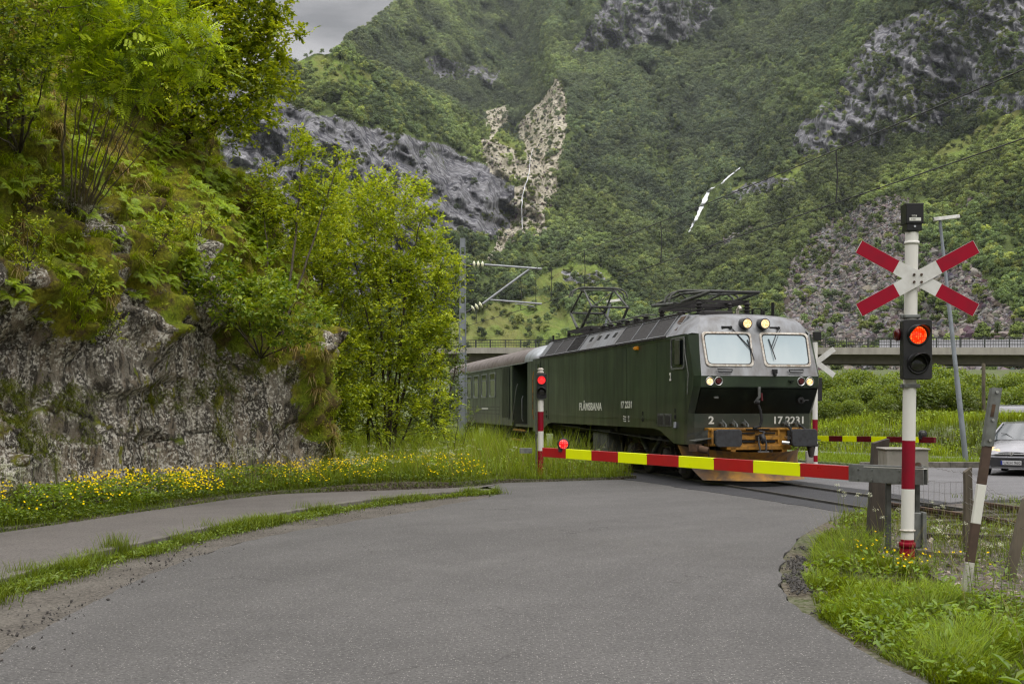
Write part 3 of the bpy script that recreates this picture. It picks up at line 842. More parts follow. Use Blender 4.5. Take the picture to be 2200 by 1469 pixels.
# shoulder of the brow down to the body side
for s in (-1, 1):
    a = [(s * 1.30, .30 if k == 0 else t + .10, z) if k else (s * 1.30, .20, 3.33) for k, (t, z, l) in enumerate(br)]
    A = [(s * l, t + .10, z) for t, z, l in br]; A[0] = (s * 1.30, .20, 3.33)
    B = [(s * 1.47, .45, 3.325), (s * 1.47, .50, 3.335), (s * 1.475, .62, 3.34), (s * 1.48, .8, 3.34), (s * 1.485, 1.1, 3.335), (s * 1.49, 1.7, 3.33)]
    mid = [tuple((p[k] * .5 + q[k] * .5) + (.03 * s if k == 0 else .02 if k == 2 else 0) for k in range(3)) for p, q in zip(A, B)]
    m.grid([A, mid, B], smooth=True)
m.build('cab_front', M['loco_silver'], loco)
for s in (-1, 1):
    m = MB(); m.grid([[(s * 1.362, -.12, 2.403), (s * 1.335, .05, 2.88), (s * 1.30, .20, 3.33)], [(s * 1.47, .06, 2.403), (s * 1.47, .26, 2.9), (s * 1.47, .45, 3.325)]], smooth=False)
    m.build('cab_corner', M['loco_green'], loco)
# roof: sloping shoulders and crown
m = MB()
def roofprof(t):
    return [(-1.49, 3.325), (-1.44, 3.36), (-1.10, 3.82), (-1.02, 3.86), (0, 3.90), (1.02, 3.86), (1.10, 3.82), (1.44, 3.36), (1.49, 3.325)]
P_ = []
for t in (1.6, 3, 5, 7, 9, 11, 13, 14.4):
    P_.append([(x, t, z) for x, z in roofprof(t)])
e = [(x * .99, 14.8, z - max(0, z - 3.33) * .35) for x, z in roofprof(0)]; P_.append(e)
P_.append([(x * .985, LEN, 3.325 + max(0, z - 3.33) * .2) for x, z in roofprof(0)])
m.grid(P_, smooth=False)
m.build('roof', M['loco_silver'], loco)
# shoulder panels: dark mesh grilles with light separators, four little holes, a slatted grille
SLN = Vector((-(3.82 - 3.36), 0, (1.44 - 1.10))).normalized()      # outward normal of the left shoulder
def sh(t, q, lift=.0):
    p = Vector((-1.44 + .34 * q, t, 3.36 + .46 * q)); return p + SLN * lift
def shpatch(mb, t0, t1, q0, q1, lift, slant=0.):
    a, b, c, d = sh(t0, q0, lift), sh(t1, q0, lift), sh(t1, q1, lift), sh(t0, q1, lift)
    a2, b2, c2, d2 = sh(t0, q0, -.01), sh(t1, q0, -.01), sh(t1, q1, -.01), sh(t0, q1, -.01)
    mb.add([a, b, c, d, a2, b2, c2, d2], [(0, 1, 2, 3), (0, 1, 5, 4), (1, 2, 6, 5), (2, 3, 7, 6), (3, 0, 4, 7)])
for t0, t1 in ((2.05, 3.27), (3.33, 4.5), (4.56, 5.85), (9.6, 10.9), (11.0, 12.3), (12.36, 13.6)):
    if t0 == 9.6: continue
    m = MB(); shpatch(m, t0, t1, .03, .97, .012); m.build('roof_grille', M['loco_mesh'], loco)
m = MB()
for bars_, a_, b_ in (((2.0, 3.3, 4.53, 5.9), 1.95, 5.9), ((9.55, 10.95, 12.33, 13.65), 9.5, 13.7)):
    m = MB()
    for t in bars_: shpatch(m, t - .022, t + .022, .0, 1.0, .03)
    for q in (-.02, .98): shpatch(m, a_, b_, q, q + .04, .028)
    m.build('grille_frame', M['loco_silver'], loco)
m = MB(); shpatch(m, 9.6, 10.9, .03, .97, .006); m.build('lattice_grille', M['vent_hole'], loco)
m = MB()
for k in range(9): shpatch(m, 9.62 + k * .155, 9.65 + k * .155, .03, .97, .02)
for k in range(6): shpatch(m, 9.6, 10.9, .08 + k * .16, .1 + k * .16, .02)
m.build('lattice_bars', M['loco_mesh'], loco)
for t in (6.45, 7.2, 7.95, 8.75):
    m = MB(); shpatch(m, t, t + .28, .5, .78, .004); m.build('roof_vent', M['vent_hole'], loco)
m = MB(); shpatch(m, 1.3, 1.78, .1, 1.02, .02); fr = m.build('louvre_frame', M['loco_silver'], loco)
m = MB(); shpatch(m, 1.37, 1.71, .2, .55, .026); shpatch(m, 1.37, 1.71, .6, .92, .026); m.build('louvre', M['rust_brown'], loco)
# bolted strips along both edges of the shoulder
for q in (-.1, 1.08):
    m = MB(); m.box(sh(7.9, q, .012), (.05, 12.2, .03))
    for k in range(66): m.box(sh(1.9 + k * .185, q, .03), (.07, .11, .045))
    m.build('bolted_strip', M['loco_mesh'], loco)
# windscreens
def screen(s):
    o_ = [(.125, 3.335), (1.22, 3.33), (1.20, 2.63), (.155, 2.625)]
    c = [sum(p[0] for p in o_) / 4, sum(p[1] for p in o_) / 4]
    def tz(z): return -.12 + (z - 2.40) / (3.33 - 2.40) * .32
    def outline(g, lift):
        pts = []
        q = [(c[0] + (x - c[0]) * (1 - g / .53), c[1] + (z - c[1]) * (1 - g / .35)) for x, z in o_]
        r = .10
        for k in range(4):
            p, a, b = Vector(q[k]), Vector(q[k - 1]), Vector(q[(k + 1) % 4])
            da, db = (a - p).normalized() * r, (b - p).normalized() * r
            for j in range(6):
                tt_ = j / 5; pts.append((p + da) * (1 - tt_) ** 2 + p * 2 * tt_ * (1 - tt_) + (p + db) * tt_ ** 2)
        return [(s * v.x, tz(v.y) - lift, v.y + lift * .3) for v in pts]
    w_ = empty('windscreen', (0, 0, 0)); w_.parent = loco
    m = MB(); rings = [outline(-.03, -.01), outline(-.03, .03), outline(.012, .036), outline(.012, -.005)]
    m.grid([[rings[k][j] for k in range(4)] for j in list(range(24)) + [0]], smooth=False)
    m.build('frame', M['frame_white'], w_, bevel=.004)
    m = MB(); rings = [outline(.008, .03), outline(.03, .026)]
    m.grid([[rings[k][j] for k in range(2)] for j in list(range(24)) + [0]], smooth=False); m.build('seal', M['rubber'], w_)
    m = MB(); o2 = outline(.028, .018); m.add(o2, [tuple(range(24))]); m.build('pane', M['windscreen_glass'], w_)
screen(-1); screen(1)
# wipers
for (x0, z0, x1, z1, x2, z2) in ((-.55, 3.47, -.17, 3.0, -.2, 2.86), (.58, 3.47, .33, 3.02, .3, 2.9)):
    m = MB()
    f = lambda z: -.17 + (z - 2.40) / .93 * .32 + (.03 if z > 3.35 else 0)
    m.tube([(x0, f(z0), z0), (x1, f(z1), z1)], .009, 6); m.tube([(x0 + .05, f(z0), z0 - .03), (x1 + .04, f(z1), z1 - .02)], .006, 6)
    m.tube([(x1 - .03, f(3.24), z1 + .2), (x1 + .01, f(z1), z1), (x1 + .05, f(2.7), z1 - .25)], .012, 6)
    m.cyl((x0, f(z0) + .1, z0), (x0, f(z0) - .02, z0), .035); m.box((x0 - .1, f(z0) + .03, z0 - .02), (.2, .02, .1))
    m.build('wiper', M['black_plastic'], loco)
# lamps
for s in (-1, 1):
    x, z = s * .21, 3.555
    h = MB(); h.cyl((x, .40, z), (x, .10, z), .125, .118, 24); hp = h.build('brow_headlight', M['black_paint'], loco, bevel=.008)
    h = MB(); h.cyl((x, .11, z), (x, .088, z), .098, .092, 24); h.build('lamp_glass', M['headlamp_glow'], hp)
    for x, mt_, nm in ((s * 1.165, 'headlamp_glow', 'headlight'), (s * .965, 'lens_red', 'tail_light')):
        h = MB(); h.lathe([(.098, 0), (.1, .03), (.088, .04), (.08, .02)], Matrix.Translation((x, -.09, 2.285)) @ Euler((PI / 2, 0, 0)).to_matrix().to_4x4())
        hp = h.build(nm, M['chrome'], loco)
        h = MB(); h.cyl((x, -.10, 2.285), (x, -.135, 2.285), .08, .05, 20); h.build('lamp_glass', M[mt_], hp)
# handles, sockets and bits of the nose
for s in (-1, 1):
    m = MB(); p = [(s * .68, -.06, 2.52), (s * .66, -.17, 2.52), (s * .98, -.17, 2.52), (s * 1.0, -.1, 2.52)]
    m.tube([(s * .66, -.14, 2.54), (s * 1.0, -.14, 2.54), (s * .98, -.155, 2.48), (s * .68, -.155, 2.48), (s * .66, -.14, 2.54)], .014, 6)
    m.build('grab_rail', M['black_plastic'], loco)
m = MB(); m.box((.33, -.13, 2.5), (.1, .1, .1)); m.box((.33, -.16, 2.43), (.05, .06, .05)); m.build('socket', M['black_plastic'], loco, bevel=.01)
m = MB(); m.box((.72, -.13, 2.3), (.12, .06, .03)); m.box((.72, -.13, 2.27), (.05, .06, .05)); m.build('latch', M['loco_panel'], loco, bevel=.005)
m = MB(); m.cyl((1.02, .05, 1.87), (1.02, -.12, 1.87), .03); m.cyl((1.02, -.08, 1.87), (1.14, -.1, 1.87), .018); m.cyl((1.02, .1, 1.87), (1.02, .0, 1.87), .075); m.build('coupling_socket', M['rubber'], loco)
m = MB(); m.box((-.98, -.0, 1.93), (.1, .06, .05)); m.build('socket_cover', M['equipment_grey'], loco, bevel=.01)
# brake hose hanging from the nose
m = MB(); m.tube([(-.02, -.1, 2.16), (-.03, -.13, 1.95), (-.08, -.02, 1.82)], .035, 8); m.build('hose_bracket', M['zinc'], loco)
m = MB(); m.cyl((-.1, -.09, 1.84), (-.02, -.11, 1.82), .06); m.tube([(-.06, -.1, 1.82), (-.0, -.12, 1.65), (.03, -.12, 1.42), (-.01, -.1, 1.3), (-.16, -.1, 1.27)], .032, 8)
m.build('brake_hose', M['rubber'], loco)
m = MB(); m.tube([(.02, -.12, 2.03), (.03, -.13, 1.86)], .03, 8); m.build('hose_clip', M['lens_red'], loco)
for x in (-.76, -.5, -.24, .72, .98):
    m = MB(); m.tube([(x, .3, 1.34), (x + .02, .2, 1.42), (x + .05, .1, 1.34), (x + .03, .05, 1.28)], .02, 6)
    m.cyl((x, .3, 1.36), (x, .16, 1.36), .035); m.tube([(x - .03, .12, 1.46), (x, .12, 1.3)], .01, 5); m.build('brake_tap', M['zinc'], loco)
for x in (.68, 1.0):
    m = MB(); m.tube([(x, .05, 1.32), (x, -.18, 1.26), (x + .03, -.26, 1.06), (x, -.2, .92), (x - .12, -.1, .95)], .03, 8)
    m.build('brake_hose', M['rubber'], loco)
    m = MB(); m.cyl((x - .17, -.1, .95), (x - .02, -.16, .93), .05); m.cyl((x - .02, 0, 1.05), (x - .02, -.14, 1.05), .045); m.build('hose_coupling', M['chrome'], loco)
# buffer beam
m = MB()
m.box((0, .2, 1.07), (2.26, .24, .40)); m.box((0, .06, 1.24), (2.26, .06, .05)); m.box((0, .06, .90), (2.2, .06, .05))
for x in (-.45, .5): m.box((x, .06, 1.07), (.05, .06, .3))
m.box((.02, .05, 1.05), (.95, .04, .09)); m.box((-1.06, .04, 1.07), (.05, .1, .36))
m.build('buffer_beam', M['ochre'], loco, bevel=.012)
m = MB()
for x, w_ in ((-.22, .3), (.26, .3)):
    m.box((x, .02, 1.15), (w_, .03, .04)); m.box((x, .02, .97), (w_, .03, .05))
m.box((0, .02, 1.235), (.55, .03, .035)); m.build('beam_slot', M['vent_hole'], loco, bevel=.01)
for s in (-1, 1):
    m = MB(); m.cyl((s * .875, .2, 1.06), (s * .875, -.12, 1.06), .13, .12, 24); m.cyl((s * .875, -.1, 1.06), (s * .875, -.42, 1.06), .085, .085, 20)
    m.box((s * .875, .06, 1.06), (.34, .05, .34)); bf = m.build('buffer', M['black_paint'], loco, bevel=.01)
    m = MB(); o_ = rr(.60, .38, .08, 5)
    Mx = AX((s * .875, -.47, 1.06), (1, 0, 0), (0, 0, 1))
    m.prism(o_, -.05, -.0, Mx); m.prism([(x * .97, y * .96) for x, y in o_], 0, .012, Mx)
    m.build('buffer_plate', M['buffer_iron'], bf, bevel=.008)
# drawhook and screw link
m = MB(); m.box((0, -.0, 1.05), (.1, .2, .12)); m.tube([(0, -.1, 1.09), (0, -.24, 1.10), (0, -.3, 1.02), (0, -.24, .95), (0, -.16, .97)], [.05, .05, .045, .035, .02], 10)
m.build('drawhook', M['buffer_iron'], loco)
m = MB()
for s in (-1, 1):
    m.tube([(s * .07, -.18, 1.08), (s * .085, -.24, .92), (s * .06, -.27, .74), (s * .1, -.25, .62), (s * .07, -.24, .52)], .022, 8)
m.cyl((-.13, -.26, .74), (.13, -.26, .74), .035); m.tube([(-.07, -.24, .52), (0, -.24, .47), (.07, -.24, .52)], .022, 8); m.tube([(0, -.2, 1.1), (.08, -.16, 1.18), (-.02, -.1, 1.2)], .022, 8)
m.build('screw_coupling', M['buffer_iron'], loco)
# deflectors beside the beam and the steps below
for s in (-1, 1):
    m = MB(); m.add([(s * 1.13, .08, 1.23), (s * 1.48, .42, 1.14), (s * 1.48, .5, .94), (s * 1.13, .14, .92), (s * 1.13, .4, 1.2), (s * 1.13, .4, .92)], [(0, 1, 2, 3), (0, 4, 1), (0, 3, 5, 4)])
    m.box((s * 1.28, .15, 1.02), (.42, .3, .02), ry=s * .15); m.build('deflector', M['equipment_grey'], loco)
m = MB(); m.cyl((-1.36, .0, .82), (-1.2, -.12, .78), .085, .075, 16); m.box((-1.42, .1, .84), (.2, .2, .16), rz=.5); m.tube([(-1.2, -.12, .74), (-1.18, -.12, .56)], .02, 6); m.build('sanding_valve', M['rust_brown'], loco, bevel=.01)
m = MB(); m.cyl((1.3, .1, .86), (1.28, .05, .62), .1, .05, 14); m.box((1.3, .15, .88), (.26, .3, .06)); m.build('rail_lubricator', M['underframe'], loco, bevel=.01)
# snow plow: a curved blade swept back at both ends
m = MB()
def blade(a, b, th=0.):
    lat = a * (1.20 + .28 * b)
    return (lat, -.42 + th + .62 * abs(a) ** 1.7 + (.9 * abs(a) ** 2.2 + .0) * b + .26 * math.sin(b * PI) * 1.0 - .1 * b, .13 + .62 * b + .12 * abs(a) ** 3 * b)
aa = np.linspace(-1, 1, 41); bb = np.linspace(0, 1, 9)
m.grid([[blade(a, b) for b in bb] for a in aa]); m.grid([[blade(a, b, .03) for b in bb] for a in aa])
e0 = [blade(a, 0) for a in aa]; e1 = [blade(a, 0, .03) for a in aa]; m.grid([[p, q] for p, q in zip(e0, e1)])
e0 = [blade(a, 1) for a in aa]; e1 = [blade(a, 1, .03) for a in aa]; m.grid([[p, q] for p, q in zip(e0, e1)])
for s in (-1, 1): m.grid([[blade(s, b), blade(s, b, .03)] for b in bb])
pl_ = m.build('snow_plow', M['plow_paint'], loco)
m = MB(); m.box((0, .15, .84), (1.5, .4, .1)); m.box((-.6, .2, .7), (.12, .5, .3)); m.box((.6, .2, .7), (.12, .5, .3)); m.build('plow_mount', M['ochre'], loco, bevel=.01)

# cab side window and door, both flanks
for s in (-1, 1):
    w_ = empty('side_window', (s * 1.49, 1.0, 2.925)); w_.parent = loco
    Mx = AX((0, 0, 0), (0, -s, 0) if s < 0 else (0, 1, 0), (0, 0, 1))
    Mx = AX((0, 0, 0), (0, s, 0), (0, 0, 1))
    m = MB(); o1 = rr(.88, .72, .09); o2 = rr(.8, .64, .07)
    n = len(o1)
    vs = [(x, y, .0) for x, y in o1] + [(x, y, .022) for x, y in o1] + [(x, y, .022) for x, y in o2] + [(x, y, -.02) for x, y in o2]
    fs = [(k * n + i, k * n + (i + 1) % n, (k + 1) * n + (i + 1) % n, (k + 1) * n + i) for k in range(3) for i in range(n)]
    m.add(vs, fs, False, Mx); m.build('frame', M['zinc'], w_)
    m = MB(); m.prism(o2, .0, .006, Mx); m.build('pane', M['dark_glass'], w_)
    m = MB(); m.box((s * .05, -.1 * 1, .02), (.03, .3, .56)); m.build('mirror', M['loco_green'], w_, bevel=.02)
m = MB()
m.tube([(-1.505, .55, 3.28), (-1.505, .5, 2.9), (-1.505, .30, 2.45), (-1.505, .36, 2.0)], .012, 6); m.build('cab_trim', M['zinc'], loco)
# door at the rear cab
m = MB(); m.box((-1.495, 14.35, 2.25), (.02, .72, 1.95)); m.build('cab_door', M['loco_green'], loco, bevel=.008)
m = MB(); m.box((-1.51, 14.35, 2.85), (.01, .42, .55)); m.build('door_window', M['dark_glass'], loco, bevel=.01)
m = MB(); m.tube([(-1.53, 13.9, 1.3), (-1.56, 13.9, 1.5), (-1.56, 13.9, 2.7), (-1.53, 13.9, 2.9)], .015, 6); m.build('handrail', M['ochre'], loco)
m = MB(); m.tube([(-1.53, 14.8, 1.3), (-1.56, 14.8, 1.5), (-1.56, 14.8, 2.7), (-1.53, 14.8, 2.9)], .015, 6); m.build('handrail', M['ochre'], loco)
m = MB(); m.box((-1.52, 3.86, 3.17), (.06, .2, .09)); m.box((-1.52, 4.02, 3.17), (.05, .1, .05)); m.build('marker_lamp', M['amber'], loco, bevel=.01)
# equipment hatches low on the flank
for t in (1.62, 2.12):
    m = MB(); m.box((-1.497, t, 1.42), (.02, .44, .3)); h = m.build('socket_hatch', M['equipment_grey'], loco, bevel=.008)
    m = MB(); m.box((-1.51, t, 1.42), (.01, .32, .2))
    for k in range(4): m.box((-1.515, t, 1.35 + k * .05), (.01, .3, .012))
    m.build('hatch_lid', M['loco_mesh'], h)
for t, z in ((13.2, 1.42), (3.45, 1.42), (1.16, 1.5)):
    m = MB(); m.lathe([(.05, 0), (.06, .012), (.035, .014), (.03, .002)], AX((-1.49, t, z), (0, -1, 0), (0, 0, 1)), 16); m.box((-1.5, t, z + .14), (.012, .03, .1)); m.build('filler_cap', M['vent_hole'], loco)
m = MB(); m.tube([(-1.5, 1.12, 1.38), (-1.52, 1.1, 1.25)], .05, 8); m.build('cable_end', M['tube_alu'], loco)
# lettering
ML = AX((-1.503, 9.22, 1.63), (0, -1, 0), (0, 0, 1))
text('lettering', 'FLÅMSBANA', .29, ML, M['lettering'], loco, weight=.009, width=2.3)
text('running_number', '17 2231', .235, AX((-1.503, 5.24, 1.70), (0, -1, 0), (0, 0, 1)), M['lettering'], loco, weight=.007, width=.88)
text('end_number', '2', .24, AX((-1.503, 1.53, 2.33), (0, -1, 0), (0, 0, 1)), M['lettering'], loco, weight=.008, width=.13)
for k, (a, b) in enumerate((('Masse', '64 t'), ('Bremse', '72 t'), ('Lengde', '16 m'))):
    text('data_panel', a, .055, AX((-1.503, 5.0, 1.46 - k * .055), (0, -1, 0), (0, 0, 1)), M['lettering'], loco, width=.24)
    text('data_panel', b, .055, AX((-1.503, 4.6, 1.46 - k * .055), (0, -1, 0), (0, 0, 1)), M['lettering'], loco, width=.1)
text('end_number', '2', .23, AX((-1.04, .292, 1.36), (1, 0, 0), (0, 0, 1)), M['lettering'], loco, weight=.007, width=.13)
text('running_number', '17 2231', .22, AX((.47, .292, 1.36), (1, 0, 0), (0, 0, 1)), M['lettering'], loco, weight=.006, width=.7)

# running gear
def wheel(parent, lat, t, r, name='wheel'):
    s = 1 if lat > 0 else -1
    Mx = AX((lat, t, r + .025), (0, 1, 0), (0, 0, 1))
    m = MB(); m.lathe([(.12, -.07), (r - .1, -.05), (r - .06, -.07), (r, -.07), (r, .05), (r - .06, .07), (r - .1, .04), (.12, .07)], Mx, 32)
    return m.build(name, M['underframe'], parent)
for tb in (3.65, 11.55):
    for dt in (-1.35, 1.35):
        for s in (-1, 1):
            wheel(loco, s * .76, tb + dt, .52)
            m = MB(); x = s * 1.12
            m.box((x, tb + dt, .62), (.26, .38, .36)); m.cyl((x + s * .1, tb + dt, .62), (x + s * .22, tb + dt, .62), .15, .13, 18)
            m.build('axle_box', M['underframe'], loco, bevel=.02)
            for d in (-.33, .33):
                m = MB(); pts = []
                for k in range(60): a = k * .7; pts.append((x + .085 * math.cos(a), tb + dt + d + .085 * math.sin(a), .5 + k * .0065))
                m.tube(pts, .018, 5); m.build('coil_spring', M['rust_brown'], loco)
        m = MB(); m.cyl((-.76, tb + dt, .545), (.76, tb + dt, .545), .1, .1, 12); m.build('axle', M['underframe'], loco)
    for s in (-1, 1):
        m = MB(); x = s * 1.1
        m.prism([(-2.1, .78), (-2.1, .98), (-.8, 1.0), (-.5, .86), (.5, .86), (.8, 1.0), (2.1, .98), (2.1, .78), (.7, .76), (.45, .5), (-.45, .5), (-.7, .76)], -.06, .06, AX((x, tb, 0), (0, 1, 0), (0, 0, 1)))
        m.build('bogie_frame', M['underframe'], loco, bevel=.015)
        m = MB(); m.cyl((x + s * .12, tb - .75, 1.0), (x + s * .12, tb - .2, .62), .05, .05, 10); m.cyl((x + s * .12, tb + .85, 1.02), (x + s * .12, tb + .3, .66), .05, .05, 10)
        m.cyl((x, tb, .9), (x, tb, 1.2), .14, .14, 14); m.build('damper', M['equipment_grey'], loco)
        m = MB(); m.tube([(x + s * .1, tb - 1.9, .3), (x + s * .12, tb - 1.7, .95), (x + s * .12, tb + 1.7, .95), (x + s * .1, tb + 1.9, .3)], .022, 6)
        m.box((x + s * .02, tb - 1.95, .3), (.12, .16, .2)); m.build('sand_pipe', M['underframe'], loco)
m = MB(); m.box((-1.2, 7.35, .72), (.42, 1.5, .62)); m.box((-1.2, 7.35, 1.06), (.3, 1.3, .1)); bx_ = m.build('battery_box', M['equipment_grey'], loco, bevel=.02)
m = MB()
for k in range(2): m.box((-1.415, 7.0 + k * .72, .72), (.012, .64, .54))
for k in range(4): m.box((-1.425, 7.55, .6 + k * .06), (.01, .2, .014))
m.build('box_lid', M['equipment_grey'], bx_, bevel=.005)
m = MB(); m.box((1.2, 7.35, .72), (.42, 1.9, .62)); m.build('battery_box', M['equipment_grey'], loco, bevel=.02)
m = MB(); m.cyl((-.8, 8.6, .75), (-.8, 9.5, .75), .2, .2, 18); m.cyl((-1.1, 8.3, .9), (-1.1, 9.4, .9), .12, .12, 16); m.build('air_tank', M['underframe'], loco)
m = MB(); m.box((0, 7.6, 1.12), (2.5, 13.6, .2)); m.box((0, 7.4, .75), (1.7, 3, .55)); m.build('underframe', M['underframe'], loco)
m = MB()
for t in (6.1, 8.5, 9.2): m.tube([(-1.3, t, 1.2), (-1.0, t + .6, .7)], .03, 6)
m.build('stay', M['underframe'], loco)

# roof gear
def insul(mb, x, y, z, h=.28, r=.09):
    pr = [(.03, 0)]
    n = 4
    for k in range(n):
        b = h * k / n; pr += [(r * .55, b + .01), (r, b + .03), (r * .55, b + .055)]
    pr += [(.03, h)]
    mb.lathe(pr, Matrix.Translation((x, y, z)), 12)
m = MB(); m.box((0, 4.0, 3.9), (1.7, 11.0, .04)) if False else None
for t in (2.0, 4.6):
    for x in (-.6, .6): insul(m, x, t, 3.88, .3, .1)
for t in (11.1, 13.7):
    for x in (-.6, .6): insul(m, x, t, 3.88, .24, .1)
for t in (6.0, 6.8, 7.6, 8.4, 9.2, 9.9):
    insul(m, -.55, t, 3.88, .26, .12)
    if t < 9: insul(m, .35, t + .3, 3.88, .3, .12)
insul(m, -.1, 1.35, 3.85, .25, .07); insul(m, .2, 5.3, 3.88, .36, .16)
m.build('roof_insulators', M['loco_mesh'], loco)['kind'] = 'stuff'
m = MB()
m.tube([(-.55, 5.2, 4.1), (-.55, 6, 4.17), (-.55, 9.9, 4.17), (-.4, 10.8, 4.1), (-.4, 11.3, 4.15)], .022, 6)
m.tube([(.35, 5.0, 4.2), (.35, 6, 4.21), (.35, 8.9, 4.21), (-.1, 10.0, 4.18)], .022, 6); m.tube([(.2, 4.6, 4.2), (.2, 5.3, 4.27), (.35, 6.0, 4.22)], .022, 6)
m.box((-.2, 7.0, 4.0), (.8, .5, .2)); m.box((-.1, 9.3, 3.98), (.5, .9, .16)); m.box((0, 5.5, 3.96), (.6, .5, .12))
m.build('roof_busbar', M['equipment_grey'], loco, bevel=.01)
m = MB()
for (x, y, h) in ((.75, .9, .28), (.98, 1.4, .34), (.5, .95, .14), (.62, 1.1, .12), (.3, 1.0, .15), (-.9, 14.6, .3)): m.cyl((x, y, 3.75), (x, y, 3.8 + h), .035 if h > .2 else .025, None, 10)
m.tube([(.28, 1.0, 3.86), (.3, .9, 3.95), (.46, .9, 3.95)], .014, 6); m.build('roof_fitting', M['vent_hole'], loco)
m = MB(); m.tube([(-.02, 1.1, 3.8), (-.02, 1.1, 3.93), (-.02, .98, 3.99), (-.02, .9, 3.93)], .035, 10); m.build('horn', M['frame_white'], loco)
m = MB(); m.box((-.5, 1.2, 3.85), (.7, .3, .1)); m.build('roof_box', M['loco_mesh'], loco, bevel=.02)

def panto(tc, zf, kh, zk, ztop, name, zbase=4.16):
    """diamond pantograph: foot, knee and head heights; kh is half the knee spread"""
    p = empty(name, (0, tc, 0)); p.parent = loco
    m = MB()
    for s in (-1, 1):
        m.bar((s * .62, -1.35, zbase), (s * .62, 1.35, zbase), .07, .08)
        m.bar((-.66, s * 1.3, zbase), (.66, s * 1.3, zbase), .07, .07); m.bar((-.62, s * .28, zbase), (.62, s * .28, zbase), .06, .08)
    for s in (-1, 1): m.tube([(s * .5, -.5, zbase + .06), (s * .5, .5, zbase + .06)], .035, 8)
    m.build('base_frame', M['loco_mesh'], p)
    for s in (-1, 1):
        for f in (-1, 1):
            m = MB(); m.tube([(s * .62, f * .26, zbase + .06), (s * .58, f * kh, zk)], [.05, .04], 8); m.build('lower_arm', M['equipment_grey'], p)
            m = MB(); m.tube([(s * .58, f * kh, zk), (s * .5, f * .08, ztop - .07)], [.035, .03], 8); m.build('upper_arm', M['equipment_grey'], p)
    m = MB()
    for f in (-1, 1): m.cyl((-.6, f * kh, zk), (.6, f * kh, zk), .032, None, 8)
    m.tube([(-.58, -kh, zk), (.5, -.08, ztop - .08)], .018, 6); m.tube([(.58, kh, zk), (-.5, .08, ztop - .08)], .018, 6)
    m.tube([(-.62, .26, zbase + .1), (.58, kh * .95, zk)], .01, 6)
    m.build('cross_brace', M['wire'], p)
    m = MB()
    for f in (-.16, .16):
        m.tube([(-.92, f, ztop - .3), (-.86, f, ztop - .13), (-.7, f, ztop - .03), (-.5, f, ztop), (.5, f, ztop), (.7, f, ztop - .03), (.86, f, ztop - .13), (.92, f, ztop - .3)], .028, 8)
    m.tube([(-.5, -.16, ztop), (-.5, .16, ztop)], .015, 6); m.tube([(.5, -.16, ztop), (.5, .16, ztop)], .015, 6); m.tube([(-.6, 0, ztop - .07), (.6, 0, ztop - .07)], .02, 8)
    m.build('contact_bow', M['equipment_grey'], p)
panto(12.35, 0, 1.25, 4.78, 5.48, 'raised_pantograph')
panto(3.35, 0, 2.05, 4.36, 4.56, 'folded_pantograph', 4.2)

# ------------------------------------------------------------------ coach behind
CH = 10.7
coach = empty('railway_coach', (2.2, 41.75, 0), R(CH), 'dark green railway coach with dusty brown roof and open end door behind the locomotive', 'railway coach')
W = 1.44; CL = 21.5
m = MB()
def cprof(t, sc=1.):
    return [(-W, 1.02), (-W, 3.08)]
m.box((-W + .02, 4.0 + (CL - 4.0) / 2, 2.16), (.04, CL - 4.0, 2.28)); m.box((W - .02, CL / 2, 2.16), (.04, CL, 2.28))
m.box((-W + .02, .65, 2.16), (.04, 1.3, 2.28))
m.box((0, .02, 2.16), (2 * W - .02, .04, 2.28)); m.box((0, CL, 2.16), (2 * W, .04, 2.28)); m.box((0, CL / 2, 1.04), (2 * W - .1, CL, .08))
m.box((-W + .5, 4.0, 2.16), (.96, .04, 2.2)); m.box((-W + .7, 2.6, 2.16), (.04, 2.8, 2.2)); m.box((-W + .35, 1.3, 2.16), (.7, .04, 2.2))
m.build('body', M['coach_green'], coach)
m = MB()
pr = [(-W - .03, 3.28)] + [(-(W + .03) * math.cos(a), 3.30 + .66 * math.sin(a) ** .8) for a in np.linspace(.06, PI - .06, 19)] + [(W + .03, 3.28)]
m.grid([[(x, t, z) for x, z in pr] for t in np.linspace(1.7, CL, 12)]); m.build('roof', M['roof_brown'], coach)
m = MB()
rows = []
for t, k in ((1.7, 1), (1.1, .985), (.6, .95), (.25, .88), (.0, .76), (-.06, .6)):
    rows.append([(x * (1 - (1 - k) * .12), t, 3.28 + (z - 3.28) * k) for x, z in pr])
rows.append([(x * .9, -.06, 3.28 + (z - 3.28) * .1) for x, z in pr])
m.grid(rows); m.build('roof_end', M['roof_silver'], coach)
m = MB(); m.box((-W - .015, CL / 2 + .8, 3.27), (.05, CL - 1.6, .03)); m.build('gutter', M['roof_silver'], coach)
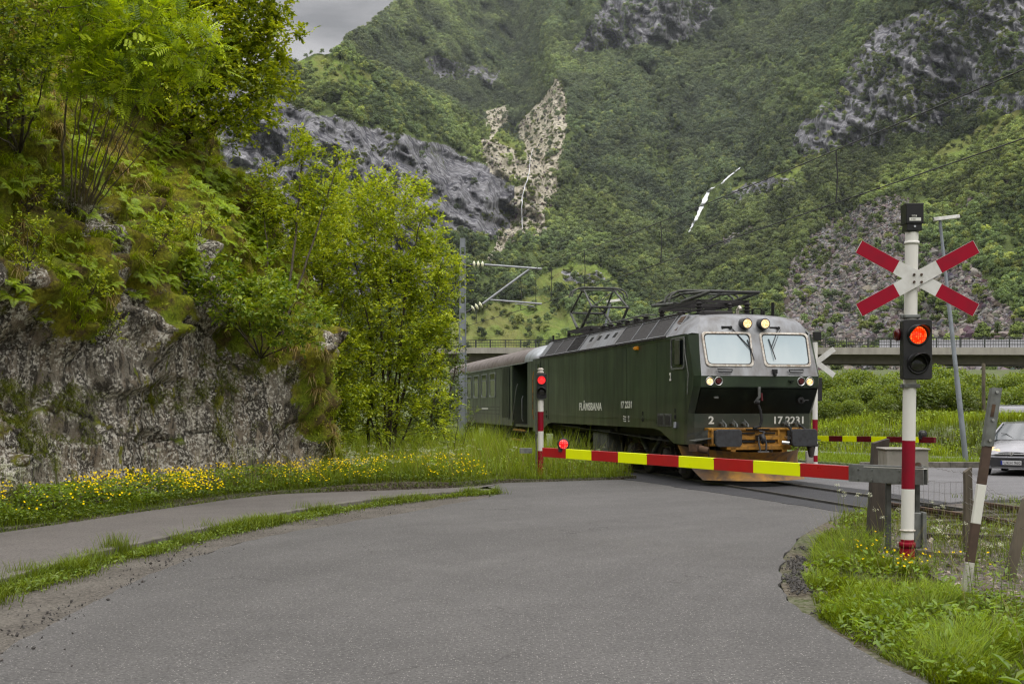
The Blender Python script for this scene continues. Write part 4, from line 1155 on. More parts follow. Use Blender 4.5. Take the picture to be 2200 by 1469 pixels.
# door panel and windows on the near flank
m = MB(); m.box((-W - .005, 5.5, 2.25), (.03, 1.5, 1.9)); m.build('side_door', M['loco_panel'], coach, bevel=.01)
m = MB(); m.box((-W - .03, 4.72, 2.2), (.03, .06, 1.95)); m.box((-W - .02, 4.05, 2.16), (.03, .1, 2.26)); m.build('door_pillar', M['coach_green'], coach, bevel=.01)
for t in (8.5, 10.6, 12.75, 14.8, 16.9, 19.0):
    Mx = AX((-W, t, 2.6), (0, -1, 0), (0, 0, 1))
    o1, o2 = rr(1.05, .96, .1), rr(.97, .88, .07); n = len(o1)
    o1, o2 = rr(1.35, 1.02, .1), rr(1.23, .92, .07)
    w_ = MB(); vs = [(x, y, .0) for x, y in o1] + [(x, y, .025) for x, y in o1] + [(x, y, .025) for x, y in o2] + [(x, y, -.01) for x, y in o2]
    w_.add(vs, [(k * n + i, k * n + (i + 1) % n, (k + 1) * n + (i + 1) % n, (k + 1) * n + i) for k in range(3) for i in range(n)], False, Mx)
    wf = w_.build('window', M['tube_alu'], coach)
    w_ = MB(); w_.prism(o2, .0, .006, Mx); w_.build('pane', M['dark_glass'], wf)
    w_ = MB(); w_.box((-W - .012, t, 2.8), (.012, 1.22, .03)); w_.build('glazing_bar', M['tube_alu'], wf)
m = MB()
for z in (1.28, 1.42, 1.56): m.box((-W - .008, 11.5, z + .15), (.016, 9.5, .03))
m.build('side_moulding', M['equipment_grey'], coach)
m = MB(); m.box((-W - .004, 10.4, 1.64), (.012, 1.6, .06)); m.build('coach_lettering', M['lettering'], coach)
text('coach_number', '1', .16, AX((-.98, .034, 2.6), (1, 0, 0), (0, 0, 1)), M['lettering'], coach)
# steps with yellow edges, handrails, inner door
m = MB(); m.box((-W + .12, 2.6, .82), (.3, 2.2, .05)); m.box((-W + .05, 2.6, .5), (.34, 2.2, .05)); m.box((-W + .2, 1.5, .7), (.3, .04, .6)); m.box((-W + .2, 3.7, .7), (.3, .04, .6)); m.build('step', M['underframe'], coach)
m = MB(); m.box((-W - .04, 2.6, .88), (.04, 2.1, .06)); m.build('step_edge', M['ochre'], coach)
m = MB(); m.box((-W - .13, 2.6, .54), (.04, 2.1, .06)); m.build('step_edge', M['ochre'], coach)
m = MB(); m.tube([(-W - .03, 3.8, 1.15), (-W - .07, 3.78, 1.3), (-W - .07, 3.0, 2.4), (-W - .03, 2.95, 2.55)], .018, 6); m.build('handrail', M['tube_alu'], coach)
m = MB(); m.tube([(-W - .02, 2.0, 1.2), (-W - .06, 2.0, 1.3), (-W - .06, 2.0, 2.0), (-W - .02, 2.0, 2.1)], .018, 6); m.build('handrail', M['tube_alu'], coach)
m = MB(); m.box((-W + .66, 1.9, 2.1), (.03, .9, 2.0)); m.build('inner_door', M['vent_hole'], coach)
m = MB(); m.box((0, -.2, 2.1), (1.0, .45, 2.1)); m.build('gangway', M['rubber'], coach, bevel=.04)
m = MB(); m.box((0, 10.5, .88), (2.3, 20, .16)); m.box((-1.05, 10, .65), (.4, 3.6, .5)); m.box((-1.0, 6.6, .7), (.3, 1, .4)); m.build('underframe', M['underframe'], coach, bevel=.01)
for s in (-1, 1):
    m = MB(); m.cyl((s * .875, .1, 1.06), (s * .875, -.3, 1.06), .09); m.cyl((s * .875, -.3, 1.06), (s * .875, -.34, 1.06), .22); m.build('buffer', M['buffer_iron'], coach)
for tb in (3.2, 18.2):
    for dt in (-1.2, 1.2):
        for s in (-1, 1):
            wheel(coach, s * .76, tb + dt, .46)
            m = MB(); m.box((s * 1.05, tb + dt, .5), (.2, .3, .3)); m.build('axle_box', M['underframe'], coach, bevel=.02)
    for s in (-1, 1):
        m = MB(); m.box((s * 1.05, tb, .66), (.12, 3.2, .2)); m.box((s * 1.05, tb, .5), (.14, .7, .3)); m.build('bogie_frame', M['underframe'], coach, bevel=.02)
# ------------------------------------------------------------------ crossing signals
def banded(parent, x, y, cuts, r, name='pole', lean=(0, 0), seg=24):
    """round pole of painted bands: cuts = [(z, material), ...] upwards, last one the top"""
    for (z0, mt_), (z1, _) in zip(cuts, cuts[1:]):
        m = MB(); m.cyl((x + lean[0] * z0, y + lean[1] * z0, z0), (x + lean[0] * z1, y + lean[1] * z1, z1), r, None, seg)
        m.build(name, M[mt_], parent)

def signal_head(parent, c, w, h, lit='signal_red', flip=1, lensr=.3):
    """two-aspect black signal head, facing the road (towards -y, or +y when flip = -1)"""
    cx, cy, cz = c
    Mx = AX(c, (flip, 0, 0), (0, 0, 1))
    m = MB(); m.prism(rr(w, h, w * .09, 4), -.11, .02, Mx); hd = m.build('signal_head', M['black_paint'], parent, bevel=.008)
    for k, (dz, mt_) in enumerate(((h * .235, lit), (-h * .235, 'lens_off'))):
        lr = w * lensr
        L_ = Matrix.Translation(Mx @ Vector((0, dz, 0))) @ Mx.to_3x3().to_4x4()
        m = MB(); m.lathe([(lr * 1.22, .02), (lr * 1.22, .035), (lr * 1.0, .035), (lr * 1.0, .02)], L_, 28); m.build('lens_ring', M['black_plastic'], hd)
        m = MB(); m.lathe([(lr, .0), (lr, .022), (lr * .8, .036), (lr * .4, .044), (.001, .047)], L_, 28); m.build('lens', M[mt_], hd)
        m = MB()
        A_ = np.linspace(-.15, PI + .15, 17)
        rows = []
        for a in A_:
            ln = .04 + .16 * max(0, math.sin(a)) ** .7
            rows.append([L_ @ Vector((lr * 1.16 * math.cos(a), lr * 1.16 * math.sin(a), .03)), L_ @ Vector((lr * 1.12 * math.cos(a), lr * 1.12 * math.sin(a), .03 + ln * w / .32))])
        m.grid(rows); o = m.build('visor', M['black_plastic'], hd)
        md = o.modifiers.new('solid', 'SOLIDIFY'); md.thickness = .006
    return hd

def cross_sign(parent, c, L_, w, flip=1, front=True, ang=28.5):
    cx, cy, cz = c
    for k, s in enumerate((-1, 1)):
        a = R(ang) * s
        Mx = AX((cx, cy - flip * (.0 if k == 0 else .012), cz), (flip * math.cos(a), 0, math.sin(a)), (-flip * math.sin(a), 0, math.cos(a)))
        m = MB(); m.prism(rr(L_, w, .008, 1), -.003, .003, Mx); bl = m.build('cross_blade', M['sign_white'], parent)
        if front:
            for e in (-1, 1):
                m = MB(); x0, x1 = sorted((e * L_ * .1805, e * L_ * .497))
                m.prism([(x0, -w / 2 + .002), (x1, -w / 2 + .002), (x1, w / 2 - .002), (x0, w / 2 - .002)], .0032, .0045, Mx); m.build('red_end', M['sign_red'], bl)
    m = MB()
    for x in (-.04, .04):
        for z in (-.04, .04): m.cyl((cx + x, cy - flip * .012, cz + z), (cx + x, cy - flip * .028, cz + z), .014, None, 8)
    m.build('bolt', M['rust_brown'], parent)

PX, PY = 4.37, 13.4
LN = .0145
sig = empty('crossing_signal', (0, 0, 0), 0, 'tall red and white signal pole with red and white crossbuck and lit red lamp', 'crossing signal')
banded(sig, PX - .03, PY, [(-.1, 'post_red'), (.14, 'post_red'), (.40, 'white_paint'), (.86, 'post_red'), (1.33, 'white_paint')], .073)
for o in list(sig.children): bpy.data.objects.remove(o)
def zat(y): return 1.75 + (871.6 - y) * PY / 2620
cuts = [(-.15, 'post_red'), (zat(1158), 'white_paint'), (zat(1050), 'post_red'), (zat(946), 'white_paint'), (zat(500), 'white_paint')]
banded(sig, PX - .03, PY, cuts, .0705, lean=(LN, 0))
pxz = lambda z: PX - .03 + LN * z
m = MB(); m.lathe([(.088, 0), (.088, .05), (.078, .06), (.078, .0)], Matrix.Translation((pxz(.2), PY, zat(1175)))); m.cyl((pxz(0), PY, -.1), (pxz(.1), PY, zat(1176)), .08, None, 24); m.build('base_sleeve', M['post_red'], sig)
m = MB(); m.lathe([(.076, 0), (.085, .0), (.085, .014), (.076, .014)], Matrix.Translation((pxz(.4), PY, zat(1140)))); m.build('collar', M['frame_white'], sig)
m = MB(); m.box((pxz(0), PY, .0), (.34, .34, .08)); m.build('footing', M['rust_brown'], sig, bevel=.01)
# top box
m = MB(); m.box((pxz(3.9), PY, zat(462)), (.19, .2, .215)); m.box((pxz(3.8), PY, zat(489)), (.165, .17, .09)); m.box((pxz(3.9), PY, zat(441)), (.2, .21, .012)); tb = m.build('top_box', M['black_plastic'], sig, bevel=.01)
m = MB(); m.box((pxz(3.9) - .0, PY - .1025, zat(474)), (.125, .004, .035)); m.box((pxz(3.9) - .01, PY - .1025, zat(467)), (.055, .004, .018)); m.build('sticker', M['lettering'], tb)
for zz_, tx in ((zat(475.3), 'V 2231'), (zat(468.2), 'BILENE')): text('sticker_text', tx, .018, AX((pxz(3.9) - .045, PY - .1052, zz_), (1, 0, 0), (0, 0, 1)), M['plate_ink'], tb)
m = MB(); m.cyl((pxz(3.8), PY - .08, zat(489)), (pxz(3.8), PY - .1, zat(489)), .012); m.build('lock', M['chrome'], tb)
m = MB(); m.lathe([(.076, -.03), (.08, -.03), (.08, .0), (.074, .0)], Matrix.Translation((pxz(3.7), PY, zat(519)))); m.build('joint_ring', M['white_paint'], sig)
cross_sign(sig, (pxz(3.1) + .04, PY - .085, zat(600)), 1.46, .155)
m = MB()
for yy in (680, 829):
    m = MB(); m.box((pxz(2.5), PY, zat(yy)), (.17, .17, .035)); m.box((pxz(2.5) - .09, PY, zat(yy)), (.03, .06, .045)); m.box((pxz(2.5) + .09, PY, zat(yy)), (.03, .06, .045))
    m.build('clamp', M['zinc'], sig, bevel=.006)
m = MB()
for x in (-.06, .06): m.box((pxz(2.7) + x, PY - .02, zat(682)), (.03, .05, .05))
m.build('bracket', M['zinc'], sig)
signal_head(sig, (pxz(2.4) + .035, PY - .13, zat(751.5)), .315, .655, lensr=.305)
m = MB(); m.lathe([(.07, 0), (.07, .03), (.05, .05)], Matrix.Translation((pxz(2.4) - .13, PY - .02, zat(719))) @ Euler((0, -PI / 2, 0)).to_matrix().to_4x4(), 20); m.build('side_lens', M['lens_red'], sig)
m = MB(); m.tube([(pxz(0) + .11, PY + .05, -.02), (pxz(0) + .09, PY + .06, .25), (pxz(0) + .06, PY + .07, .5)], .02, 8); m.tube([(pxz(0) + .16, PY + .05, -.02), (pxz(0) + .1, PY + .06, .2), (pxz(0) + .09, PY + .09, .5)], .014, 8); m.build('cable', M['rubber'], sig)

# signal across the road on the left
s2 = empty('crossing_signal', (0, 0, 0), 0, 'small lit signal without crossbuck on a red and white post left of the locomotive', 'crossing signal')
X2, Y2 = .68, 29.
def z2(y): return 1.75 + (871.6 - y) * Y2 / 2620
banded(s2, X2, Y2, [(-.1, 'post_red'), (z2(968), 'white_paint'), (z2(926), 'post_red'), (z2(884), 'white_paint'), (z2(853), 'white_paint')], .07)
h2 = signal_head(s2, (X2 + .02, Y2 - .1, z2(829)), .235, .58, lit='signal_red_far', lensr=.4)
m = MB(); m.lathe([(.05, 0), (.08, .02), (.08, .05), (.05, .07), (.07, .09), (.07, .12), (.04, .14)], Matrix.Translation((X2, Y2, z2(803)))); m.build('post_cap', M['frame_white'], s2)
m = MB(); m.box((X2, Y2, z2(856)), (.17, .17, .06)); m.build('clamp', M['zinc'], s2, bevel=.01)
m = MB(); m.box((X2 - .35, Y2 + .1, z2(968)), (.3, .2, .12)); m.tube([(X2 - .1, Y2 + .05, .0), (X2 - .11, Y2 + .05, 1.9)], .015, 6); m.build('cable_duct', M['zinc'], s2)

# signal beyond the track, seen from behind
s3 = empty('crossing_signal', (0, 0, 0), 0, 'crossing signal seen from behind, half hidden by the right side of the locomotive', 'crossing signal')
X3, Y3 = 8.55, 34.4
def z3(y): return 1.75 + (871.6 - y) * Y3 / 2620
banded(s3, X3, Y3, [(-.2, 'white_paint'), (z3(992), 'post_red'), (z3(978), 'white_paint'), (z3(937), 'post_red'), (z3(901), 'white_paint'), (z3(735), 'white_paint')], .072)
m = MB(); m.box((X3 + .05, Y3, z3(722)), (.2, .2, .25)); m.build('top_box', M['black_plastic'], s3, bevel=.01)
cross_sign(s3, (X3 + .02, Y3 - .09, z3(778)), 1.25, .15, flip=-1, front=False, ang=37)
signal_head(s3, (X3 + .04, Y3 + .15, z3(836)), .34, .66, flip=-1)
m = MB(); m.box((X3 - .16, Y3, z3(982)), (.2, .14, .36)); m.build('junction_box', M['mechanism_grey'], s3, bevel=.01)

# ------------------------------------------------------------------ barriers
def barrier(name, base, tip, z0, z1, segs, w0, w1, mats, lampback, label, box=True):
    b = empty(name, (0, 0, 0), 0, label, 'level crossing barrier')
    A, B = Vector((*base, z0)), Vector((*tip, z1)); d = (B - A); L_ = d.length; d.normalize()
    n = len(segs); tot = sum(segs); acc = 0
    for k, sgl in enumerate(segs):
        p = A + d * L_ * acc / tot; acc += sgl; q = A + d * L_ * acc / tot
        h0 = w0 + (w1 - w0) * (acc - sgl) / tot; h1 = w0 + (w1 - w0) * acc / tot
        m = MB(); nrm = Vector((-d.y, d.x, 0)).normalized() * .03
        vs = [p + nrm * s + Vector((0, 0, e * h0 / 2)) for s, e in ((-1, -1), (1, -1), (1, 1), (-1, 1))] + [q + nrm * s + Vector((0, 0, e * h1 / 2)) for s, e in ((-1, -1), (1, -1), (1, 1), (-1, 1))]
        m.add(vs, [(0, 1, 2, 3), (7, 6, 5, 4), (0, 4, 5, 1), (1, 5, 6, 2), (2, 6, 7, 3), (3, 7, 4, 0)])
        m.build('barrier_stripe', M[mats[k % 2]], b, bevel=.004)
    m = MB()
    acc = 0
    for k, sgl in enumerate(segs[:-1]):
        acc += sgl; q = A + d * L_ * acc / tot; nrm = Vector((-d.y, d.x, 0)).normalized()
        for s in (-1, 1): m.cyl(q + nrm * s * .029 + Vector((0, 0, w0 * .38)), q + nrm * s * .034 + Vector((0, 0, w0 * .38)), .007, None, 6)
    m.build('rivet', M['chrome'], b)
    # tip lamp
    c = B - d * .42 + Vector((0, 0, w1 / 2 + .07))
    Mx = AX(c, (1, 0, 0), (0, 0, 1))
    m = MB(); m.lathe([(.04, -.07), (.085, -.05), (.09, .03), (.075, .035)], Mx, 20); m.box(c - Vector((0, -.02, .08)), (.15, .09, .06)); lp = m.build('barrier_lamp', M['black_paint'], b)
    m = MB(); m.lathe([(.072, .03), (.06, .044), (.001, .05)], Mx, 20); m.build('lamp_lens', M['lens_off' if lampback else 'barrier_red'], lp)
    return b, A, B, d
seg = [.62, .57, .57, .57, .57, .57, .57, .57, .62]
b1, A1, B1, d1 = barrier('crossing_barrier', (4.12, 14.12), (.47, 18.15), .958, 1.062, [1.02, .78, .7, .66, .63, .60, .58, .58, .56], .165, .135, ['arm_red', 'arm_yellow'], False,
    'near red and yellow barrier arm in front of the locomotive, with lit red tip lamp')
# arm holder plate and mechanism
nb = Vector((-d1.y, d1.x, 0)).normalized(); db = Vector((d1.x, d1.y, 0)).normalized()
rz1 = math.atan2(db.y, db.x)
m = MB()
for s in (-1, 1): m.box(A1 - db * .25 + nb * s * .042 + Vector((0, 0, .012)), (.95, .012, .20), rz=rz1)
pl2 = m.build('arm_holder', M['zinc'], b1, bevel=.003)
m = MB()
for q in (-.62, -.45, -.1, .08):
    for z in (-.06, .06): m.cyl(A1 + db * (q + .02) + nb * .046 + Vector((0, 0, z)), A1 + db * (q + .02) + nb * .062 + Vector((0, 0, z)), .013, None, 8)
m.build('bolt', M['zinc'], pl2)
m = MB(); m.box(A1 + nb * 0 - db * .0 + Vector((0, 0, .09)) - db * .35, (.75, .1, .008), rz=rz1); m.build('holder_lid', M['white_paint'], b1)
BXc = Vector((4.62, 14.42, 1.045))
m = MB(); m.box(BXc, (.48, .46, .38), rz=-.08); m.box(BXc + Vector((0, 0, .2)), (.52, .5, .02), rz=-.08); m.box(BXc + Vector((.0, 0, -.2)), (.44, .4, .02), rz=-.08); m.build('mechanism_box', M['mechanism_grey'], b1, bevel=.01)
m = MB(); m.cyl(BXc + Vector((.13, -.23, .0)), BXc + Vector((.13, -.36, .0)), .03, .022, 14); m.build('crank_stub', M['chrome'], b1)
m = MB(); m.cyl(BXc + Vector((.1, -.2, .0)) , BXc + Vector((.1, -.245, 0)), .05); m.box(BXc + Vector((.11, -.245, -.1)), (.02, .01, .16)); m.build('shaft_seal', M['rust_brown'], b1)
for x, y in ((-.21, -.12), (.2, .1)):
    m = MB(); m.box(BXc + Vector((x, y, -.63)), (.062, .06, .86)); m.build('leg', M['equipment_grey'], b1, bevel=.008)
m = MB(); m.box((4.74, 14.3, .3), (.12, .1, .4)); m.box((4.81, 14.28, .3), (.05, .14, .42)); m.build('cable_box', M['zinc'], b1, bevel=.008)

b2, A2, B2, d2 = barrier('crossing_barrier', (7.0, 33.3), (9.28, 26.75), .88, 1.0, [.7] * 11 + [.62], .15, .125, ['arm_red_dark', 'arm_yellow'], True,
    'far red and yellow barrier arm beyond the track, with dark unlit tip lamp')
m = MB(); m.box((6.85, 33.7, .95), (.5, .5, .5)); m.build('mechanism_box', M['mechanism_grey'], b2, bevel=.01)
for x in (-.18, .18):
    m = MB(); m.box((6.85 + x, 33.7, .3), (.1, .1, .9)); m.build('leg', M['equipment_grey'], b2)
# the two colours must end red at the tip
for o, mt_ in zip([c for c in b2.children if c.name.startswith('barrier_stripe')], ['arm_yellow', 'arm_red_dark'] * 8):
    o.data.materials[0] = M[mt_]

# ------------------------------------------------------------------ fence
def plank_post(name, x, y, z0, h, w, d, lean, mat, label, rz=0., group='posts of the wire fence'):
    m = MB(); n = 7
    rows = []
    for k in range(n):
        q = k / (n - 1); z = z0 + (h - z0) * q
        wob = RNG.uniform(-.004, .004, 2)
        rows.append([(x + lean[0] * z + wob[0] + i * w / 2, y + lean[1] * z + wob[1] + j * d / 2, z + (0.03 * i if k == n - 1 else 0)) for i, j in ((-1, -1), (1, -1), (1, 1), (-1, 1))])
    m.grid(rows, smooth=False, close=True); m.add(rows[-1], [(0, 1, 2, 3)])
    o = m.build(name, M[mat], bevel=.006)
    return tag(o, label, 'fence post', group)
plank_post('fence_post', 4.79, 16.1, -.1, 1.29, .2, .15, (.055, 0), 'dark_wood', 'thick dark tarred fence post behind the barrier mechanism box')
plank_post('fence_post', 5.38, 14.4, -.1, 1.0, .085, .08, (.0, .0), 'old_wood', 'weathered grey fence post with slanted top between signal pole and striped marker')
plank_post('fence_post', 4.9, 12.05, -.1, .86, .095, .08, (.24, .02), 'old_wood', 'leaning weathered grey fence post at the right edge of the photo')
plank_post('fence_post', 5.0, 16.9, -.1, .78, .14, .12, (.0, 0), 'dark_wood', 'short dark post end behind the signal pole') if False else None
# leaning striped marker post with metal channel top
mk = empty('marker_post', (0, 0, 0), 0, 'leaning brown and white striped marker post with grey metal channel at its top', 'marker post')
MX, MY = 3.985, 10.75
def mz(y): return 1.75 + (871.6 - y) * MY / 2620
lx = (2143 - 2075) / 2620 * MY / (mz(835) - mz(1290))
mc = [(-.12, 'dark_wood'), (mz(1288), 'peeling_white'), (mz(1208), 'post_brown'), (mz(1125), 'peeling_white'), (mz(1041), 'post_brown'), (mz(955), 'post_brown')]
mc = [(-.12, 'dark_wood'), (mz(1290), 'peeling_white'), (mz(1207), 'post_brown'), (mz(1124), 'white_paint'), (mz(1040), 'post_brown'), (mz(945), 'post_brown')]
for (a, mt_), (b, _) in zip(mc, mc[1:]):
    m = MB(); m.bar((MX + lx * (a - mz(1290)), MY, a), (MX + lx * (b - mz(1290)), MY, b), .075, .05, up=(0, 1, 0)); m.build('stripe', M[mt_], mk, bevel=.004)
m = MB(); a, b = mz(958), mz(833)
pa = Vector((MX + lx * (a - mz(1290)), MY - .03, a)); pb = Vector((MX + lx * (b - mz(1290)), MY - .03, b))
m.bar(pa, pb, .082, .006, up=(0, 1, 0)); off = Vector((.045, 0, 0))
for s in (-1, 1): m.bar(pa + off * s * .9 + Vector((0, .03, 0)), pb + off * s * .9 + Vector((0, .03, 0)), .006, .07, up=(0, 1, 0))
ch = m.build('metal_channel', M['zinc'], mk)
m = MB()
for q in (.1, .45, .93): p = pa.lerp(pb, q); m.cyl(p + Vector((0, -.02, 0)), p + Vector((0, .01, 0)), .013, None, 8)
m.build('bolt', M['chrome'], ch)
m = MB(); p = pa.lerp(pb, .62); m.bar(p + Vector((-.02, -.005, -.06)), p + Vector((.0, -.005, .05)), .03, .004, up=(0, 1, 0)); m.build('rust_patch', M['rust_brown'], ch)

# netting between the posts
def netting(name, pts, h, label, dx=.11, nh=6, sag=.05):
    m = MB()
    for (a, b) in zip(pts, pts[1:]):
        A, B = Vector(a), Vector(b); n = max(2, int((B - A).length / dx))
        for j in range(nh):
            z = .06 + (h - .06) * (j / (nh - 1)) ** .85; row = []
            for i in range(n + 1):
                q = i / n; p = A.lerp(B, q); row.append(p + Vector((RNG.uniform(-.006, .006), 0, z - sag * 4 * q * (1 - q) * (j / (nh - 1)) + RNG.uniform(-.008, .008))))
            m.tube(row, .0022, 4, False)
        for i in range(n + 1):
            q = i / n; p = A.lerp(B, q); m.tube([p + Vector((RNG.uniform(-.01, .01), 0, .05)), p + Vector((RNG.uniform(-.015, .015), 0, h * .55)), p + Vector((0, 0, h - sag * 4 * q * (1 - q)))], .0018, 4, False)
    o = m.build(name, M['galvanised_wire']); return tag(o, label, 'wire fence')
netting('wire_netting', [(4.98, 16.1, 0), (5.38, 14.4, 0)], .86, 'rusty wire netting sagging between the thick dark post and the slanted top post')
netting('wire_netting', [(5.38, 14.4, 0), (5.1, 12.0, .0), (5.9, 9.5, 0)], .8, 'rusty wire netting with loose barbed strands at the right edge of the photo')
m = MB()
def strand(a, b, s):
    A, B = Vector(a), Vector(b); pts = []
    for k in range(25):
        q = k / 24; p = A.lerp(B, q); p.z -= s * 4 * q * (1 - q); pts.append(p + Vector((RNG.uniform(-.01, .01), 0, RNG.uniform(-.012, .012))))
    return pts
for a, b, s in (((4.55, 14.2, 1.12), (5.38, 14.4, .96), .02), ((5.38, 14.4, .95), (5.06, 11.9, .82), .1), ((5.0, 11.9, .55), (5.3, 14.4, .62), -.02), ((5.06, 11.9, .8), (5.6, 9.8, .9), .1), ((5.4, 14.4, 1.0), (5.2, 12, .9), .16)):
    m.tube(strand(a, b, s), .003, 4, False)
tag(m.build('barbed_wire', M['galvanised_wire']), 'loose barbed wire strands strung between the weathered fence posts on the right', 'barbed wire')
m = MB(); m.box((4.85, 13.95, .05), (1.0, .12, .08), rz=-.5, ry=.05); tag(m.build('plank', M['old_wood'], bevel=.006), 'weathered plank lying in the weeds behind the signal pole', 'plank')
m = MB(); m.box((5.9, 15.6, .06), (1.6, .1, .1), rz=-.28); tag(m.build('plank', M['dark_wood'], bevel=.006), 'old dark timber lying between the fence posts on the right', 'plank')

# ------------------------------------------------------------------ catenary
mast = empty('catenary_mast', (-1.88, 46.4, 0), R(11), 'grey steel lattice mast with bracket arms and porcelain insulators, beside the coach', 'catenary mast')
m = MB()
for s in (-1, 1):
    m.add([(s * .17, -.09, -.2), (s * .17 - s * .03, -.09, -.2), (s * .17, .09, -.2), (s * .17 - s * .03, .09, -.2), (s * .095, -.07, 8.1), (s * .095 - s * .03, -.07, 8.1), (s * .095, .07, 8.1), (s * .095 - s * .03, .07, 8.1)],
          [(0, 1, 5, 4), (0, 4, 6, 2), (1, 3, 7, 5), (2, 6, 7, 3), (4, 5, 7, 6)])
m.build('mast_flange', M['mast_grey'], mast)
m = MB(); m.add([(-.16, -.02, -.2), (.16, -.02, -.2), (.135, -.02, 3.0), (-.135, -.02, 3.0), (-.16, .02, -.2), (.16, .02, -.2), (.135, .02, 3.0), (-.135, .02, 3.0)], [(0, 1, 2, 3), (7, 6, 5, 4), (3, 2, 6, 7)])
m.build('mast_web', M['mast_grey'], mast)
for k in range(8):
    z = 3.6 + k * .62; m = MB(); m.box((0, -.0, z), (.24 - k * .008, .11, .36)); m.build('mast_batten', M['mast_grey'], mast)
def disc_ins(mb, a, b, n=3):
    A, B = Vector(a), Vector(b); d = (B - A).normalized()
    for k in range(n):
        c = A.lerp(B, (k + .5) / n); mb.tube([c - d * .05, c - d * .02, c + d * .01, c + d * .05], [.05, .16, .17, .04], 14)
zb = lambda y: 1.75 + (871.6 - y) * 46.4 / 2620
xb = lambda x: (x - 994) / 2620 * 46.4
m = MB(); m.tube([(.1, 0, zb(575)), (xb(1012), 0, zb(568)), (xb(1040), 0, zb(567.5))], .035, 8); m.tube([(.1, 0, zb(672)), (xb(1012), 0, zb(665)), (xb(1038), 0, zb(652))], .035, 8); m.build('bracket_stub', M['black_paint'], mast)
m = MB(); m.tube([(xb(1042), 0, zb(567.5)), (xb(1168), 0, zb(574))], .04, 8); m.build('top_tube', M['tube_alu'], mast)
m = MB(); m.tube([(xb(1038), 0, zb(652)), (xb(1140), 0, zb(576))], .045, 8); m.build('diagonal_tube', M['tube_alu'], mast)
m = MB(); m.tube([(xb(1053), 0, zb(643)), (xb(1168), 0, zb(650))], .035, 8); m.build('lower_tube', M['tube_alu'], mast)
m = MB(); m.tube([(xb(1108), 0, zb(651)), (xb(1122), 0, zb(651)), (xb(1150), 0, zb(656)), (xb(1152), 0, zb(659))], .02, 6); m.build('registration_arm', M['tube_alu'], mast)
for (a, b) in (((1016, 567.5), (1040, 567.5)), ((1014, 664), (1036, 653))):
    for k in range(3):
        q = (k + .3) / 2.6; x = a[0] + (b[0] - a[0]) * q; y = a[1] + (b[1] - a[1]) * q
        D_ = Vector((xb(b[0]) - xb(a[0]), 0, zb(b[1]) - zb(a[1]))).normalized(); c = Vector((xb(x), 0, zb(y)))
        m = MB(); m.tube([c - D_ * .05, c - D_ * .012, c + D_ * .012, c + D_ * .05], [.04, .13, .13, .03], 14); m.build('insulator', M['porcelain'], mast)
m = MB(); m.tube([(xb(1155), 0, zb(568)), (xb(1155), 0, zb(655))], .012, 6); m.build('hanger', M['wire'], mast)
def wirept(t, z, lat=0): return track(lat, t, z)
ol = empty('overhead_line', (0, 0, 0), 0, 'railway overhead line of messenger and contact wire with droppers above the track', 'overhead line')
c1, c2 = [], []
def mess(t):
    q = (t - 20) / 55. ; q2 = (20 - t) / 55.
    u_ = (20 - t) / 55 if t < 20 else (t - 20) / 50
    u_ = min(u_, 1)
    return 7.05 - 4 * .24 * u_ * (1 - u_) * 1.9
for k in range(111):
    t = -35 + k; c1.append(wirept(t, mess(t), .0 if t < 20 else -(t - 20) * .04)); c2.append(wirept(t, 5.6, 0 if t < 20 else -(t - 20) * .04))
m = MB(); m.tube(c1, .011, 5, False); m.build('messenger_wire', M['wire'], ol)
m = MB(); m.tube(c2, .011, 5, False); m.build('contact_wire', M['wire'], ol)
for t in (-14, -3.6, 6.4, 14, 18.5, 23, 31, 40):
    l = 0 if t < 20 else -(t - 20) * .04
    m = MB(); m.tube([wirept(t, mess(t), l), wirept(t, (mess(t) + 5.6) / 2, l + .03), wirept(t, 5.6, l)], .013, 5); m.build('dropper', M['wire'], ol)

# ------------------------------------------------------------------ lamps, pole
def lamp(base, top, head, label, r=(.09, .05), hw=.62):
    o = empty('street_lamp', (0, 0, 0), 0, label, 'street lamp', 'street lamps')
    A, B = Vector(base), Vector(top)
    m = MB(); m.tube([A, A.lerp(B, .35), A.lerp(B, .36), A.lerp(B, .66), A.lerp(B, .67), B], [r[0], r[0] * .95, r[0] * .8, r[0] * .75, r[1] * 1.1, r[1]], 14); m.build('pole', M['mast_grey'], o)
    Mx = Matrix.Translation(B) @ Euler((.12, -.12, 0)).to_matrix().to_4x4()
    m = MB(); m.grid([[(x, y * wv, z0) for y, z0 in ((-.13, .0), (-.1, .1), (.1, .1), (.13, 0), (0, -.03), (-.13, 0))] for x, wv in ((-.2, .5), (-.05, .9), (hw * .6, 1), (hw, .8))], smooth=False)
    for v0 in (0, 3): pass
    m2 = MB(); m2.add([Mx @ Vector(v) for v in m.v], m.f); m2.build('lamp_head', M['sign_white'], o, bevel=.01)
    return o
lamp((14.6, 39.2, -.13), (13.75, 39.2, 7.72), 0, 'grey leaning lamp post beyond the main road, behind the tall crossing signal')
lamp((3.35, 60, 0), (4.85, 60, 6.85), 0, 'distant street lamp, its pale head showing over the locomotive roof behind the raised pantograph', hw=.55)
m = MB(); m.tube([(23.2, 60, 1), (23.2, 60, 3.8)], .09, 10); m.box((23.2, 60, 3.75), (.1, .1, .2)); tag(m.build('utility_pole', M['old_wood']), 'thin weathered wooden pole among the bushes on the bank', 'utility pole')
m = MB(); pts = [Vector((-10 + k * 3, 60 + (k - 11) * .1, 3.7 - .0 * k + .25 * ((k - 11) / 11) ** 2)) for k in range(26)]; m.tube(pts, .014, 4, False); tag(m.build('telephone_wire', M['wire']), 'thin wire strung low over the bushes on the bank', 'wire')

